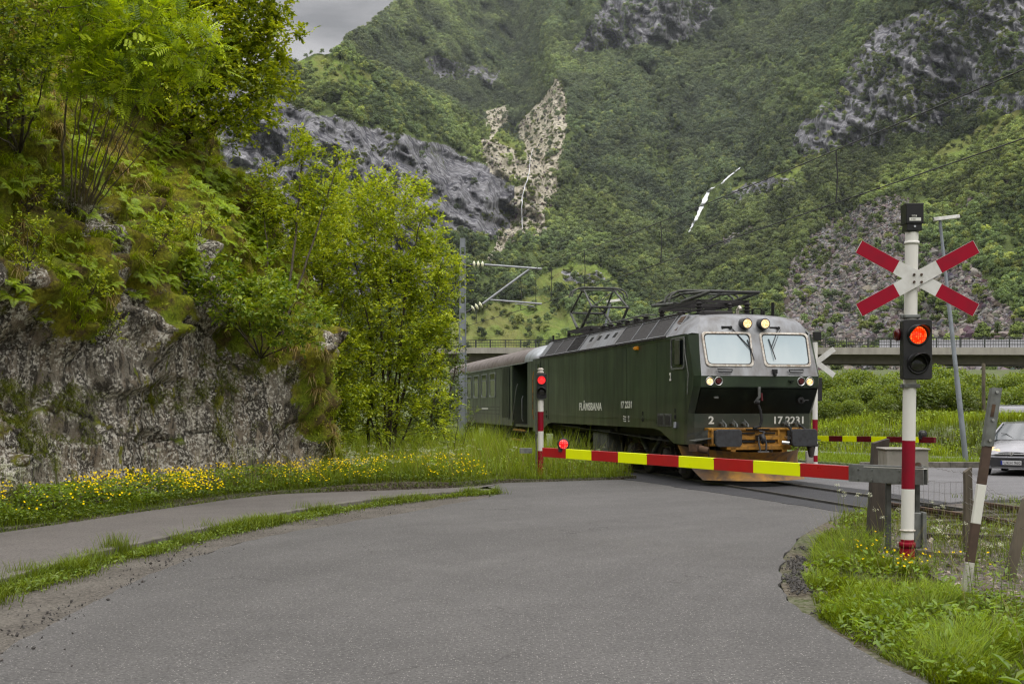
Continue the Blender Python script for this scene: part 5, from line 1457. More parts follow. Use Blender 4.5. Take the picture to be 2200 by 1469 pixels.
# ------------------------------------------------------------------ bridge
br_ = empty('road_bridge', (0, 0, 0), 0, 'concrete road bridge with railing crossing the valley behind the train', 'bridge')
BA, BB = Vector((-52, 196, 0)), Vector((72, 108, 0))
def bp(q): return BA.lerp(BB, q)
dB = (BB - BA).normalized(); nB = Vector((dB.y, -dB.x, 0))     # towards the camera
LB = (BB - BA).length
def bz(q): return float(np.interp(q, [0, .38, .85, 1], [9.9, 9.5, 7.55, 7.0]))
def strip(name, off, zlo, zhi, th, mat, q0=0., q1=1.):
    m = MB(); rows = []
    for k in range(41):
        q = q0 + (q1 - q0) * k / 40; p = bp(q) + nB * off; z = bz(q)
        rows.append([p + nB * (th / 2) + Vector((0, 0, z + zlo)), p + nB * (th / 2) + Vector((0, 0, z + zhi)), p - nB * (th / 2) + Vector((0, 0, z + zhi)), p - nB * (th / 2) + Vector((0, 0, z + zlo))])
    m.grid(rows, smooth=False, close=True); return m.build(name, M[mat], br_)
strip('bridge_deck', -4.5, -.55, -.1, 9, 'bridge_concrete')
strip('edge_beam', .1, -.75, .0, .4, 'bridge_concrete')
strip('girder', -1.2, -1.75, -.56, .8, 'girder_brown')
strip('girder', -7.2, -1.75, -.56, .8, 'girder_brown')
strip('noise_barrier', -8.0, .0, 1.15, .12, 'noise_panel', .72, 1.0)
for zz_ in (1.0, .62, .3): strip('handrail', .1, zz_ - .04, zz_ + .04, .07, 'bridge_steel')
m = MB(); n = int(LB / 2.4)
for k in range(n):
    p = bp(k / n) + nB * .1; m.box(p + Vector((0, 0, bz(k / n) + .52)), (.12, .12, 1.08), rz=math.atan2(dB.y, dB.x))
m.build('railing_posts', M['bridge_steel'], br_)
m = MB(); n = int(LB / .26)
for k in range(n):
    q = k / n
    if q > .3: p = bp(q) + nB * .1; m.box(p + Vector((0, 0, bz(q) + .5)), (.035, .035, .95))
m.build('railing_bars', M['bridge_steel'], br_)
for q in (.12, .36, .62, .985):
    m = MB(); p = bp(q) - nB * 4; m.box(p + Vector((0, 0, (bz(q) - 1.7) / 2 - .5)), (1.2, 5, bz(q) - .7), rz=math.atan2(dB.y, dB.x)); m.build('pier', M['bridge_concrete'], br_)

# ------------------------------------------------------------------ vehicles
def mirror_loft(mb, secs, smooth=True):
    mb.grid(secs, smooth)
car = empty('hatchback_car', (13.35, 32.6, -.13), R(-33), 'silver hatchback with one lit headlight at the right edge of the photo', 'car')
def carsec(y, zs):
    return zs
# stations from nose (y=0) to tail (y=3.84): half width, heights
def body_sec(y):
    w = np.interp(y, [0, .12, .4, .9, 2.8, 3.6, 3.84], [.60, .74, .81, .825, .825, .79, .70])
    belt = np.interp(y, [0, .15, .5, 1.05, 1.6, 3.4, 3.84], [.56, .66, .76, .86, .90, .98, .90])
    top = np.interp(y, [0, .15, .5, 1.05, 1.6, 3.4, 3.84], [.60, .72, .86, .98, .98, 1.0, .92])
    return [(-w * .96, y, .2), (-w, y, .34), (-w * 1.0, y, .55), (-w * .985, y, belt - .06), (-w * .93, y, belt), (-w * .55, y, top - .01), (0, y, top + .01), (w * .55, y, top - .01), (w * .93, y, belt), (w * .985, y, belt - .06), (w, y, .55), (w, y, .34), (w * .96, y, .2)]
m = MB(); ys_ = [0, .05, .12, .25, .4, .6, .85, 1.05, 1.3, 1.7, 2.2, 2.8, 3.2, 3.5, 3.7, 3.84]
secs = [body_sec(y) for y in ys_]; secs[0] = [(x * .97, y, z) for x, y, z in secs[0]]
m.grid(secs); n = len(secs[0]); m.add(secs[0], [tuple(range(n))]); m.add(secs[-1], [tuple(range(n))])
m.build('body', M['car_silver'], car)
m = MB()
def cab(y0, y1, z0, z1, w0, w1): return
gr = [(1.0, .95, .72, .93), (1.75, 1.40, .58, .60), (2.1, 1.43, .585, .6), (3.0, 1.40, .58, .6), (3.62, 1.02, .7, .7)]
roofp = [(1.78, 1.385, .55), (2.1, 1.43, .575), (2.6, 1.435, .575), (3.05, 1.40, .55), (3.25, 1.32, .53)]
m.grid([[(-w, y, z - .02), (-w * .6, y, z), (0, y, z + .01), (w * .6, y, z), (w, y, z - .02)] for y, z, w in roofp]); rf = m.build('roof', M['car_silver'], car)
m = MB(); m.grid([[(-.73, 1.02, .93), (-.4, .92, .955), (0, .88, .96), (.4, .92, .955), (.73, 1.02, .93)], [(-.55, 1.80, 1.37), (-.3, 1.76, 1.39), (0, 1.75, 1.395), (.3, 1.76, 1.39), (.55, 1.80, 1.37)]]); m.build('windscreen', M['car_glass'], car)
for s in (-1, 1):
    m = MB(); m.add([(s * .76, 1.15, .9), (s * .575, 1.85, 1.37), (s * .585, 3.05, 1.37), (s * .74, 3.5, .96), (s * .78, 2.4, .9)], [(0, 1, 2, 3, 4)]); m.build('side_window', M['car_glass'], car)
    m = MB(); m.tube([(s * .76, .98, .92), (s * .66, 1.4, 1.17), (s * .57, 1.8, 1.385), (s * .575, 2.5, 1.40), (s * .56, 3.1, 1.38), (s * .75, 3.55, .98)], .03, 6); m.tube([(s * .77, 2.2, .88), (s * .59, 2.25, 1.38)], .025, 6); m.build('pillar', M['car_silver'], car)
    m = MB(); m.add([(s * .30, .085, .685), (s * .60, .15, .68), (s * .77, .34, .70), (s * .74, .50, .81), (s * .55, .36, .79), (s * .34, .16, .715)], [(0, 1, 2, 3, 4, 5)]); m.add([(s * .31, .075, .60), (s * .62, .115, .60), (s * .79, .33, .64), (s * .77, .34, .70), (s * .60, .15, .68), (s * .30, .085, .685)], [(0, 1, 2, 3, 4, 5)])
    hl = m.build('headlight', M['headlamp_glow'] if s < 0 else M['tube_alu'], car, fix=False)
    m = MB(); m.box((s * .90, 1.15, .95), (.16, .09, .12)); m.build('wing_mirror', M['car_silver'], car, bevel=.03)
    for y in (.62, 3.05):
        Mx = AX((s * .76, y, .29), (0, 1, 0), (0, 0, 1))
        w_ = MB(); w_.lathe([(.15, -.09), (.27, -.09), (.295, -.05), (.295, .05), (.27, .09), (.15, .09)], Mx, 28); wh = w_.build('wheel', M['rubber'], car)
        w_ = MB(); w_.lathe([(.185, -.092), (.17, -.06), (.05, -.08), (.05, .08), (.17, .06), (.185, .092)], Mx, 20); w_.build('rim', M['tube_alu'], wh)
        w_ = MB(); w_.lathe([(.36, -.02), (.36, .03), (.31, .03), (.31, -.02)], AX((s * .80, y, .31), (0, 1, 0), (0, 0, 1)), 28); w_.build('wheel_arch', M['car_plastic'], car)
    m = MB(); m.cyl((s * .60, .03, .34), (s * .60, .0, .34), .06, .05, 16); m.build('fog_light', M['tube_alu'], car)
m = MB(); m.prism([(-.62, .33), (-.5, .26), (.5, .26), (.62, .33), (.5, .47), (-.5, .47)], -.01, .03, AX((0, .0, 0), (1, 0, 0), (0, 0, 1))); m.build('lower_grille', M['car_plastic'], car, bevel=.01)
m = MB(); m.prism([(-.44, .555), (.44, .555), (.3, .63), (.14, .645), (-.14, .645), (-.3, .63)], -.02, .03, AX((0, .01, 0), (1, 0, 0), (0, 0, 1))); m.build('upper_grille', M['car_plastic'], car, bevel=.006)
m = MB(); m.tube([(-.42, -.03, .59), (0, -.04, .6), (.42, -.03, .59)], .01, 6); m.prism([(-.06, .64), (.06, .64), (.06, .59), (0, .54), (-.06, .59)], .02, .04, AX((0, -.0, 0), (1, 0, 0), (0, 0, 1)))
m.prism([(-.035, .57), (.0, .6), (-.01, .635), (.02, .66), (.035, .62), (.02, .58), (.03, .555), (0, .56)], .04, .05, AX((0, 0, 0), (1, 0, 0), (0, 0, 1))); m.build('emblem', M['chrome'], car)
m = MB(); m.tube([(-.80, .3, .5), (-.72, .08, .5), (-.5, -.0, .5), (0, -.03, .5), (.5, 0, .5), (.72, .08, .5), (.80, .3, .5)], .032, 8); m.build('bumper_strip', M['car_silver'], car)
m = MB(); m.box((.0, -.045, .36), (.52, .014, .115)); pt = m.build('licence_plate', M['plate_white'], car, bevel=.004)
m = MB(); m.box((-.238, -.0545, .36), (.044, .006, .11)); m.build('plate_band', M['plate_blue'], pt)
text('plate_text', 'UKH 960', .115, AX((-.19, -.0535, .322), (1, 0, 0), (0, 0, 1)), M['plate_ink'], pt, width=.42)
m = MB(); m.tube([(-.1, .93, .97), (-.35, 1.18, 1.1), (-.5, 1.2, 1.12)], .008, 5); m.tube([(.4, .93, .97), (.1, 1.12, 1.07)], .008, 5); m.build('wiper', M['rubber'], car)
m = MB(); m.box((0, 1.9, .26), (1.4, 3.2, .14)); m.build('floor', M['car_plastic'], car)

van = empty('camper_van', (27.1, 53.5, .1), R(60), 'silver roofed camper van mostly hidden behind the grassy bank at the right edge', 'camper van')
m = MB(); m.grid([[(x, y, z) for x, z in ((-1.0, .3), (-1.02, .9), (-.98, 1.35), (-.85, 1.62), (0, 1.7), (.85, 1.62), (.98, 1.35), (1.02, .9), (1.0, .3))] for y in (0.5, 1.2, 2, 4, 5.4)]); m.build('body', M['car_silver'], van, bevel=.03)
m = MB(); m.grid([[(x * k, y, z * h) for x, z in ((-.98, 1.3), (-.84, 1.58), (0, 1.66), (.84, 1.58), (.98, 1.3))] for y, k, h in ((-.3, .85, .55), (.1, .93, .8), (.52, 1, 1))]); m.build('windscreen', M['dark_glass'], van)
m = MB(); m.box((0, 3.0, 1.74), (1.3, 2.2, .12)); m.box((0, 1.3, 1.72), (1.1, .8, .1)); m.build('roof_rack', M['tube_alu'], van, bevel=.03)
for s in (-1, 1):
    m = MB(); m.box((s * 1.01, 3.2, 1.15), (.03, 3.4, .42)); m.build('side_window', M['dark_glass'], van, bevel=.01)
    for y in (.6, 4.3):
        m = MB(); m.lathe([(.1, -.1), (.33, -.1), (.33, .1), (.1, .1)], AX((s * .92, y, .0), (0, 1, 0), (0, 0, 1)), 20); m.build('wheel', M['rubber'], van)
# ------------------------------------------------------------------ mountains: a polar grid of terrain around the valley
def U(x): return (np.asarray(x, float) - 1100) / 2620
def EL(y): return (871.6 - np.asarray(y, float)) / 2620
def poly(pts): return [(float(U(x)), float(EL(y))) for x, y in pts]
rid_x = U([-1400, -600, 0, 300, 480, 600, 640, 700, 735, 760, 790, 850, 900, 1000, 1300, 1800, 2200, 2600, 3600])
rid_e = -.005 + EL([300, 230, 190, 160, 140, 124, 116, 98, 93, 70, 48, 2, -40, -110, -260, -420, -520, -560, -600])
NU, NV = 620, 430
uu = np.concatenate([np.linspace(float(U(-1400)), float(U(-60)), 50), np.linspace(float(U(-50)), float(U(2260)), NU - 90), np.linspace(float(U(2270)), float(U(3600)), 40)])
vv = np.linspace(0, 1, NV) ** .85
top = np.interp(uu, rid_x, rid_e)
jag = (fbm(np.stack([uu * 60, uu * 0], -1), 4, 3) - .5) * .012
top = top + jag
e0 = -.004
E_ = e0 + (top - e0)[:, None] * vv[None]
U_ = np.repeat(uu[:, None], NV, 1)
def fuzz(sc, amp, sd):
    return (fbm(np.stack([U_ * sc, E_ * sc], -1), 5, sd) - .5) * amp
fu, fe = fuzz(26, .022, 12), fuzz(26, .022, 55)
fu2, fe2 = fuzz(70, .008, 112), fuzz(70, .008, 155)
def reg(pts, soft=0):
    return inpoly(U_ + fu + fu2, E_ + fe + fe2, poly(pts)).astype(float)
cliffA_ = reg([(380, 200), (520, 215), (600, 222), (665, 235), (760, 250), (830, 262), (900, 300), (980, 335), (1040, 360), (1100, 400), (1160, 480), (1120, 510), (1000, 500), (940, 505), (950, 560), (900, 640), (380, 640)])
cliffD = np.maximum.reduce([reg([(2300, -90), (2060, -70), (2010, 5), (1920, 50), (1840, 105), (1780, 180), (1765, 245), (1850, 320), (1920, 312), (2010, 275), (2090, 228), (2170, 170), (2300, 95)]),
                            reg([(1700, 330), (1720, 285), (1800, 235), (1840, 300), (1800, 330)]), reg([(2060, 235), (2200, 190), (2260, 200), (2200, 250), (2080, 262)])])
rockE = np.maximum(reg([(1225, 112), (1280, 25), (1330, -30), (1500, -40), (1540, 30), (1430, 92), (1300, 122)]), reg([(900, 130), (960, 118), (1080, 145), (1085, 170), (960, 168)]))
rockF = np.maximum.reduce([reg([(1600, 380), (1700, 365), (1720, 400), (1560, 440), (1540, 420)]), reg([(1200, 590), (1290, 590), (1330, 610), (1210, 612)]), reg([(1080, 430), (1150, 400), (1150, 490), (1100, 495)])])
lite = np.maximum.reduce([reg([(1190, 165), (1206, 180), (1212, 260), (1206, 330), (1215, 385), (1200, 430), (1150, 460), (1115, 420), (1118, 330), (1135, 250), (1165, 200)]),
                          reg([(1050, 250), (1100, 205), (1112, 250), (1070, 300)]), reg([(1030, 300), (1080, 300), (1130, 350), (1140, 400), (1050, 380)]), reg([(1140, 380), (1200, 370), (1190, 440), (1130, 480), (1090, 430)]),
                          reg([(1100, 400), (1150, 400), (1160, 500), (1110, 510)]), reg([(1080, 480), (1120, 470), (1150, 480), (1110, 520), (1060, 560), (1045, 555), (1070, 520)]), reg([(1120, 440), (1190, 400), (1200, 430), (1140, 475), (1120, 480)])])
mead = np.maximum.reduce([reg([(620, 135), (700, 120), (800, 170), (790, 195), (690, 180)]), reg([(1150, 600), (1230, 570), (1345, 590), (1340, 615), (1180, 640)]),
                          reg([(960, 700), (1060, 645), (1170, 640), (1260, 690), (1260, 790), (940, 790)]), reg([(1970, 350), (2080, 290), (2200, 240), (2230, 260), (2080, 330), (2000, 370)]),
                          reg([(1080, 250), (1140, 250), (1130, 370), (1060, 310)]) * .8, reg([(1550, 400), (1700, 350), (1760, 300), (1790, 330), (1620, 410)])])
scree = np.maximum.reduce([reg([(1690, 560), (1730, 510), (1830, 455), (1930, 425), (1960, 430), (1960, 520), (2020, 560), (2100, 580), (2160, 640), (2230, 700), (2230, 800), (1700, 800), (1690, 640)]),
                           reg([(1530, 525), (1600, 485), (1620, 490), (1545, 535)]), reg([(2060, 450), (2160, 380), (2180, 390), (2080, 470)]) * .6, reg([(1740, 690), (2300, 690), (2300, 870), (1740, 870)])])
steep = np.clip(cliffA_ + cliffD * .85 + rockE * .9 + rockF * .7, 0, 1)
# slope distance: gentle fan at the bottom, steep where the rock is bare
R0 = np.interp(uu, U([-1400, 300, 900, 1400, 1800, 2200, 3600]), [420, 420, 430, 400, 330, 270, 200])
KK = np.interp(uu, U([-1400, 600, 1100, 1500, 1900, 2200, 3600]), [2400, 2600, 3500, 3700, 2700, 2000, 1600])
# the nearer spur on the left ends at a crest; the main mountain stands well behind it
crest_x = U([300, 600, 735, 800, 870, 950, 1030, 1120, 1185, 1250]); crest_e = EL([160, 118, 105, 150, 190, 220, 262, 320, 400, 560])
ce = np.interp(uu, crest_x, crest_e, left=9, right=-9)
jump = np.clip((E_ - ce[:, None]) / .006, 0, 1) * (ce[:, None] < 1) * (ce[:, None] > -1)
gate = sstep(uu, float(U(690)), float(U(760)))[:, None] * (1 - sstep(uu, float(U(1100)), float(U(1200))))[:, None]
de = np.diff(E_, axis=1, prepend=E_[:, :1])
def blur(a, k0, k1):
    for ax, k in ((0, k0), (1, k1)):
        for _ in range(2):
            pad = [(0, 0), (0, 0)]; pad[ax] = (k, k + 1); c = np.cumsum(np.pad(a, pad, mode='edge'), axis=ax)
            a = (np.take(c, np.arange(2 * k + 1, c.shape[ax]), ax) - np.take(c, np.arange(0, c.shape[ax] - 2 * k - 1), ax)) / (2 * k + 1)
    return a
stb = blur(steep, 22, 6); stb = stb[:len(uu), :NV]
dens = KK[:, None] * (1 - .8 * stb)
DD = R0[:, None] + np.cumsum(dens * de, axis=1)
DD = DD * (1 + .30 * jump * gate)
# gullies and ribs, bumps
n1 = fbm(np.stack([U_ * 22, E_ * 9], -1), 5, 201) - .5
n2 = 1 - abs(2 * fbm(np.stack([U_ * 55 + E_ * 25, E_ * 40], -1), 4, 222) - 1)
n3 = fbm(np.stack([U_ * 190, E_ * 150], -1), 4, 233) - .5
ramp_ = sstep(E_, 0, .05)
DD = DD * (1 + (.22 * (1 - .55 * sstep(U_, .22, .34)) * n1 - .05 * (n2 - .6)) * ramp_ + .012 * n3 * stb)
rb = 1 - abs(2 * fbm(np.stack([U_ * 120, E_ * 60 + U_ * 45], -1), 4, 244) - 1)
DD = DD * (1 - .016 * rb * stb)
lg = vnoise(np.stack([U_ * 40 + E_ * 60, E_ * 170 + U_ * 55], -1), 81); lg = np.floor(lg * 5) / 5 + sstep((lg * 5) % 1, .8, 1) / 5
DD = DD * (1 + .022 * (lg - .5) * stb)
MP = np.stack([U_ * DD, DD, 1.75 + E_ * DD], -1)
# close the sheet behind the crest
back = MP[:, -1].copy(); back[:, 1] += 900; back[:, 0] *= 1.3; back[:, 2] -= 500
MPf = np.concatenate([MP, back[:, None]], 1); nv = NV + 1
mc_ = np.stack([np.clip(steep + scree * .0, 0, 1), np.clip(lite, 0, 1), np.clip(mead, 0, 1)], -1)
mc_ = np.concatenate([mc_, mc_[:, -1:]], 1)
scf = np.concatenate([scree, scree[:, -1:]], 1)
mc_[..., 0] = np.maximum(mc_[..., 0], scf * .62)
i = (np.arange(len(uu) - 1)[:, None] * nv + np.arange(nv - 1)[None]).ravel()
mt = link('mountain', np_mesh('mountain', MPf.reshape(-1, 3), np.stack([i, i + nv, i + nv + 1, i + 1], -1), mc_.reshape(-1, 3), smooth=True), M['mountain_ground']); mt['kind'] = 'structure'

# ---- instancing helper for what nobody could count
PROTO = []
def scatter(name, protos, P, rot, scl, tint, mat=None, pick=None, label=None, cat=None, kind='stuff'):
    me = bpy.data.meshes.new(name); n = len(P)
    me.vertices.add(n); me.vertices.foreach_set('co', np.asarray(P, np.float32).ravel())
    for nm, ty, dat, key in (('rot', 'FLOAT_VECTOR', rot, 'vector'), ('scl', 'FLOAT_VECTOR', scl, 'vector'), ('tnt', 'FLOAT_COLOR', tint, 'color')):
        a = me.attributes.new(nm, ty, 'POINT'); a.data.foreach_set(key, np.asarray(dat, np.float32).ravel())
    a = me.attributes.new('pick', 'INT', 'POINT'); a.data.foreach_set('value', np.asarray(pick if pick is not None else RNG.integers(0, len(protos), n), np.int32))
    o = link(name, me, None)
    ng = bpy.data.node_groups.new(name, 'GeometryNodeTree')
    ng.interface.new_socket('Geometry', in_out='INPUT', socket_type='NodeSocketGeometry'); ng.interface.new_socket('Geometry', in_out='OUTPUT', socket_type='NodeSocketGeometry')
    N = ng.nodes; Lk = ng.links.new
    gi, go = N.new('NodeGroupInput'), N.new('NodeGroupOutput')
    def attr(nm, ty):
        a = N.new('GeometryNodeInputNamedAttribute'); a.data_type = ty; a.inputs[0].default_value = nm; return a.outputs[0]
    g2i = N.new('GeometryNodeGeometryToInstance')
    for p in protos[::-1]:
        oi = N.new('GeometryNodeObjectInfo'); oi.inputs[0].default_value = p; oi.inputs['As Instance'].default_value = True
        Lk(oi.outputs['Geometry'], g2i.inputs[0])
    iop = N.new('GeometryNodeInstanceOnPoints'); iop.inputs['Pick Instance'].default_value = True
    Lk(gi.outputs[0], iop.inputs['Points']); Lk(g2i.outputs[0], iop.inputs['Instance'])
    Lk(attr('pick', 'INT'), iop.inputs['Instance Index'])
    e2r = N.new('FunctionNodeEulerToRotation'); Lk(attr('rot', 'FLOAT_VECTOR'), e2r.inputs[0]); Lk(e2r.outputs[0], iop.inputs['Rotation'])
    Lk(attr('scl', 'FLOAT_VECTOR'), iop.inputs['Scale'])
    st_ = N.new('GeometryNodeStoreNamedAttribute'); st_.data_type = 'FLOAT_COLOR'; st_.domain = 'INSTANCE'; st_.inputs['Name'].default_value = 'tint'
    Lk(iop.outputs[0], st_.inputs[0]); Lk(attr('tnt', 'FLOAT_COLOR'), st_.inputs['Value']); Lk(st_.outputs[0], go.inputs[0])
    md = o.modifiers.new('scatter', 'NODES'); md.node_group = ng
    o['kind'] = kind
    return tag(o, label, cat)

def rot_rand(n, rng=RNG):
    """random rotation matrices"""
    q = rng.normal(size=(n, 4)); q /= np.linalg.norm(q, axis=1)[:, None]
    w_, x, y, z = q.T
    return np.stack([np.stack([1 - 2 * (y * y + z * z), 2 * (x * y - z * w_), 2 * (x * z + y * w_)], -1), np.stack([2 * (x * y + z * w_), 1 - 2 * (x * x + z * z), 2 * (y * z - x * w_)], -1), np.stack([2 * (x * z - y * w_), 2 * (y * z + x * w_), 1 - 2 * (x * x + y * y)], -1)], -2)

def far_tree(seed, n=260, conif=False):
    """distant tree: trunk plus leaf clumps through the volume of a lobed crown, height 1"""
    rg = np.random.default_rng(seed)
    V, F, C = [], [], []
    nl = 9
    lob = []
    for k in range(nl):
        a = rg.uniform(0, 2 * PI); h = rg.uniform(.32, .86); r = .2 * math.sin(min(1, (1.05 - h) / .6) * PI / 2)
        lob.append((r * math.cos(a), r * math.sin(a), h, rg.uniform(.13, .2)))
    if conif: lob = [(rg.uniform(-.02, .02), rg.uniform(-.02, .02), .15 + .085 * k, .22 * (1.02 - .1 * k)) for k in range(10)]
    c = np.array(lob)[rg.integers(0, len(lob), n)]
    d = rg.normal(size=(n, 3)); d /= np.linalg.norm(d, axis=1)[:, None]
    rad = rg.uniform(.55, 1.0, n)
    p = c[:, :3] + d * (c[:, 3] * rad)[:, None] * np.array([1, 1, .8 if not conif else .45])
    # leaf clump: ragged quads, tilted to face outwards and upwards
    s = rg.uniform(.03, .06, n)
    nrm = d + np.array([0, 0, .6]) + rg.normal(size=(n, 3)) * .35; nrm /= np.linalg.norm(nrm, axis=1)[:, None]
    t = np.cross(nrm, rg.normal(size=(n, 3))); t /= np.linalg.norm(t, axis=1)[:, None]; b = np.cross(nrm, t)
    for a_, b_ in ((-1, -.2), (-.1, -1), (1, .1), (.2, 1)):
        V.append(p + t * (a_ * s)[:, None] + b * (b_ * s)[:, None])
    V = np.stack(V, 1).reshape(-1, 3)
    F = np.arange(4 * n).reshape(n, 4)
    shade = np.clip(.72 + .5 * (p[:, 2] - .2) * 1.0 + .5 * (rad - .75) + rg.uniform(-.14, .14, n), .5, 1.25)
    # crown shade painted into the colour: lower and inner clumps darker
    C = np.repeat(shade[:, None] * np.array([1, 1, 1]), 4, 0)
    tv = [(.012 * math.cos(a), .012 * math.sin(a), z) for z in (-.05, .7) for a in (0, PI / 2, PI, 1.5 * PI)]
    tf = [(0, 1, 5, 4), (1, 2, 6, 5), (2, 3, 7, 6), (3, 0, 4, 7)]
    F = np.concatenate([F, np.array(tf) + len(V)]); V = np.concatenate([V, tv]); C = np.concatenate([C, np.full((8, 3), .5)])
    me = np_mesh('tree', V, F, C); me.materials.append(M['far_leaf'])
    o = bpy.data.objects.new('tree', me); return o
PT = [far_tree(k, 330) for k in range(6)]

def mountain_points(n, weight_fn):
    """sample terrain cells"""
    w_ = weight_fn
    flat = w_.ravel() / w_.sum(); idx = RNG.choice(flat.size, n, p=flat)
    a, b = np.unravel_index(idx, w_.shape)
    a = np.clip(a, 0, len(uu) - 2); b = np.clip(b, 0, NV - 2)
    fa, fb = RNG.random(n)[:, None], RNG.random(n)[:, None]
    p = MP[a, b] * (1 - fa) * (1 - fb) + MP[a + 1, b] * fa * (1 - fb) + MP[a, b + 1] * (1 - fa) * fb + MP[a + 1, b + 1] * fa * fb
    return p, a, b
cell = np.zeros_like(DD); cell[:-1, :-1] = np.diff(uu)[:, None] * np.diff(E_, axis=1)[:-1]
cover = fbm(np.stack([U_ * 40, E_ * 40], -1), 4, 301)
wt = cell * (DD / 600.) ** 2 * (1 - steep * .99) * (1 - np.clip(lite, 0, 1) * .96) * (1 - np.clip(mead, 0, 1) * .93) * (1 - np.clip(scree, 0, 1) * .93) * (.35 + sstep(cover, .32, .5))
wt[(U_ < float(U(250))) | (U_ > float(U(2320)))] *= .25
wt[E_ > float(EL(-60))] = 0
wfall = np.maximum(reg([(1478, 505), (1488, 450), (1510, 400), (1590, 352), (1600, 372), (1540, 415), (1515, 470), (1495, 505)]), reg([(1112, 500), (1118, 420), (1135, 315), (1150, 315), (1148, 380), (1134, 430), (1134, 500)]))
wt *= (1 - wfall)
NTR = 75000
p, a, b = mountain_points(NTR, wt)
q = fbm(p * .006, 4, 71); qf = fbm(p * .03, 2, 72); dist_ = p[:, 1]
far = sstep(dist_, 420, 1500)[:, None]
g1, g2, g3 = np.array([.23, .3, .1]), np.array([.155, .22, .095]), np.array([.32, .38, .12])
mixg = sstep(q, .38, .62)[:, None]; tint = g2 * (1 - mixg) + g1 * mixg
tint = np.where((RNG.random(NTR) < .16)[:, None], g3 * .9, tint)
tint = tint * (.62 + .8 * sstep(qf, .3, .7))[:, None] * RNG.uniform(.62, 1.32, NTR)[:, None]
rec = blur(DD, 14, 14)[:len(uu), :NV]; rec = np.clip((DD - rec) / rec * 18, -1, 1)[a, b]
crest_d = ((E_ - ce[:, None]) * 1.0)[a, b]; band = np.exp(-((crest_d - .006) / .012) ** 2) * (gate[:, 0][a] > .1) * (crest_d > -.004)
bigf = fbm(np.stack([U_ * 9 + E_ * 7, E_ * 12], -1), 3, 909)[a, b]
tint = tint * (1 - .3 * rec - .4 * band)[:, None] * (.78 + .34 * sstep(bigf, .36, .62))[:, None]  # painted shade: recesses, crest band and broad folds darkened in the tint
tint = tint * np.array([.82, .8, .84]) * (1 - far * .35) + np.array([.17, .205, .195]) * far * .8     # haze painted into the tree tint, thicker up the valley
sz = RNG.uniform(3.2, 7.4, NTR) * (1 + .15 * far[:, 0])
p[:, 2] -= sz * .12
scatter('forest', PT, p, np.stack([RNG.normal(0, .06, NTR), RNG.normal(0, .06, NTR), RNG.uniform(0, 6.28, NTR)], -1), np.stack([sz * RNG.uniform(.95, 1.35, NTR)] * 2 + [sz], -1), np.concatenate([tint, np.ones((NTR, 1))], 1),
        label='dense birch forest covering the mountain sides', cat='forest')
# low bushes and heath on the open ground
wt2 = cell * (DD / 600.) ** 2 * (.12 * scree * .4 + .05 * np.clip(mead, 0, 1) + .25 * np.clip(steep, 0, 1) * sstep(cover, .5, .6) + .12 * lite)
NB = 2600
p, a, b = mountain_points(NB, wt2)
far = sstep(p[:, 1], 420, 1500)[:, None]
tint = np.array([.17, .21, .06]) * RNG.uniform(.5, 1.4, (NB, 1)) * (1 - far * .3) + np.array([.09, .11, .1]) * far * .6  # distance haze mixed into the scrub tint
sz = RNG.uniform(1.5, 4.5, NB); p[:, 2] -= sz * .25
scatter('scrub', PT, p, np.stack([RNG.normal(0, .1, NB), RNG.normal(0, .1, NB), RNG.uniform(0, 6.28, NB)], -1), np.stack([sz * 1.7, sz * 1.7, sz], -1), np.concatenate([tint, np.ones((NB, 1))], 1),
        label='low scrub on ledges and open mountain slopes', cat='scrub')
# boulders of the scree
def boulder(seed, mat='scree_stone'):
    rg = np.random.default_rng(seed); bm = bmesh.new(); bmesh.ops.create_icosphere(bm, subdivisions=1, radius=.5)
    for v in bm.verts: v.co *= rg.uniform(.7, 1.2); v.co.z *= .75
    me = bpy.data.meshes.new('boulder'); bm.to_mesh(me); bm.free(); me.materials.append(M[mat]); return bpy.data.objects.new('boulder', me)
m_ = new('boulder_tinted'); t_ = NT(m_); ci = t_.n('ShaderNodeAttribute', attribute_name='tint', attribute_type='INSTANCER').outputs['Color']
cc = t_.mix(t_.ramp(t_.noise(t_.pos(), 3., 3), .35, .65), ci, (.8, .78, .75), 'MULTIPLY'); t_.done(t_.bsdf(cc, .95, spec=.2))
PB = [boulder(k, 'boulder_tinted') for k in range(5)]
NBO = 24000
p, a, b = mountain_points(NBO, cell * (DD / 600.) ** 1.5 * (scree + .10 * lite))
sz = RNG.gamma(2., .55, NBO) + .4
tint = np.array([.2, .183, .168]) * RNG.uniform(.3, 1.45, (NBO, 1)) * np.array([1, 1, 1]) + RNG.uniform(-.02, .02, (NBO, 3))
scatter('scree', PB, p, RNG.uniform(0, 6.28, (NBO, 3)), np.stack([sz * RNG.uniform(.7, 1.4, NBO) for _ in range(3)], -1), np.concatenate([np.clip(tint, .02, 1), np.ones((NBO, 1))], 1),
        label='scree of grey boulders fanning down the slope on the right', cat='scree')
# individual trees one can tell apart at the foot of the slope
wt3 = cell * np.where((E_ > .01) & (E_ < .17), 1, 0) * (np.clip(scree, 0, 1) * .4 + .35) * (1 - np.clip(mead, 0, 1) * .6) * (U_ > float(U(1000))) * (U_ < float(U(2200)))
NI = 110
p, a, b = mountain_points(NI, wt3)

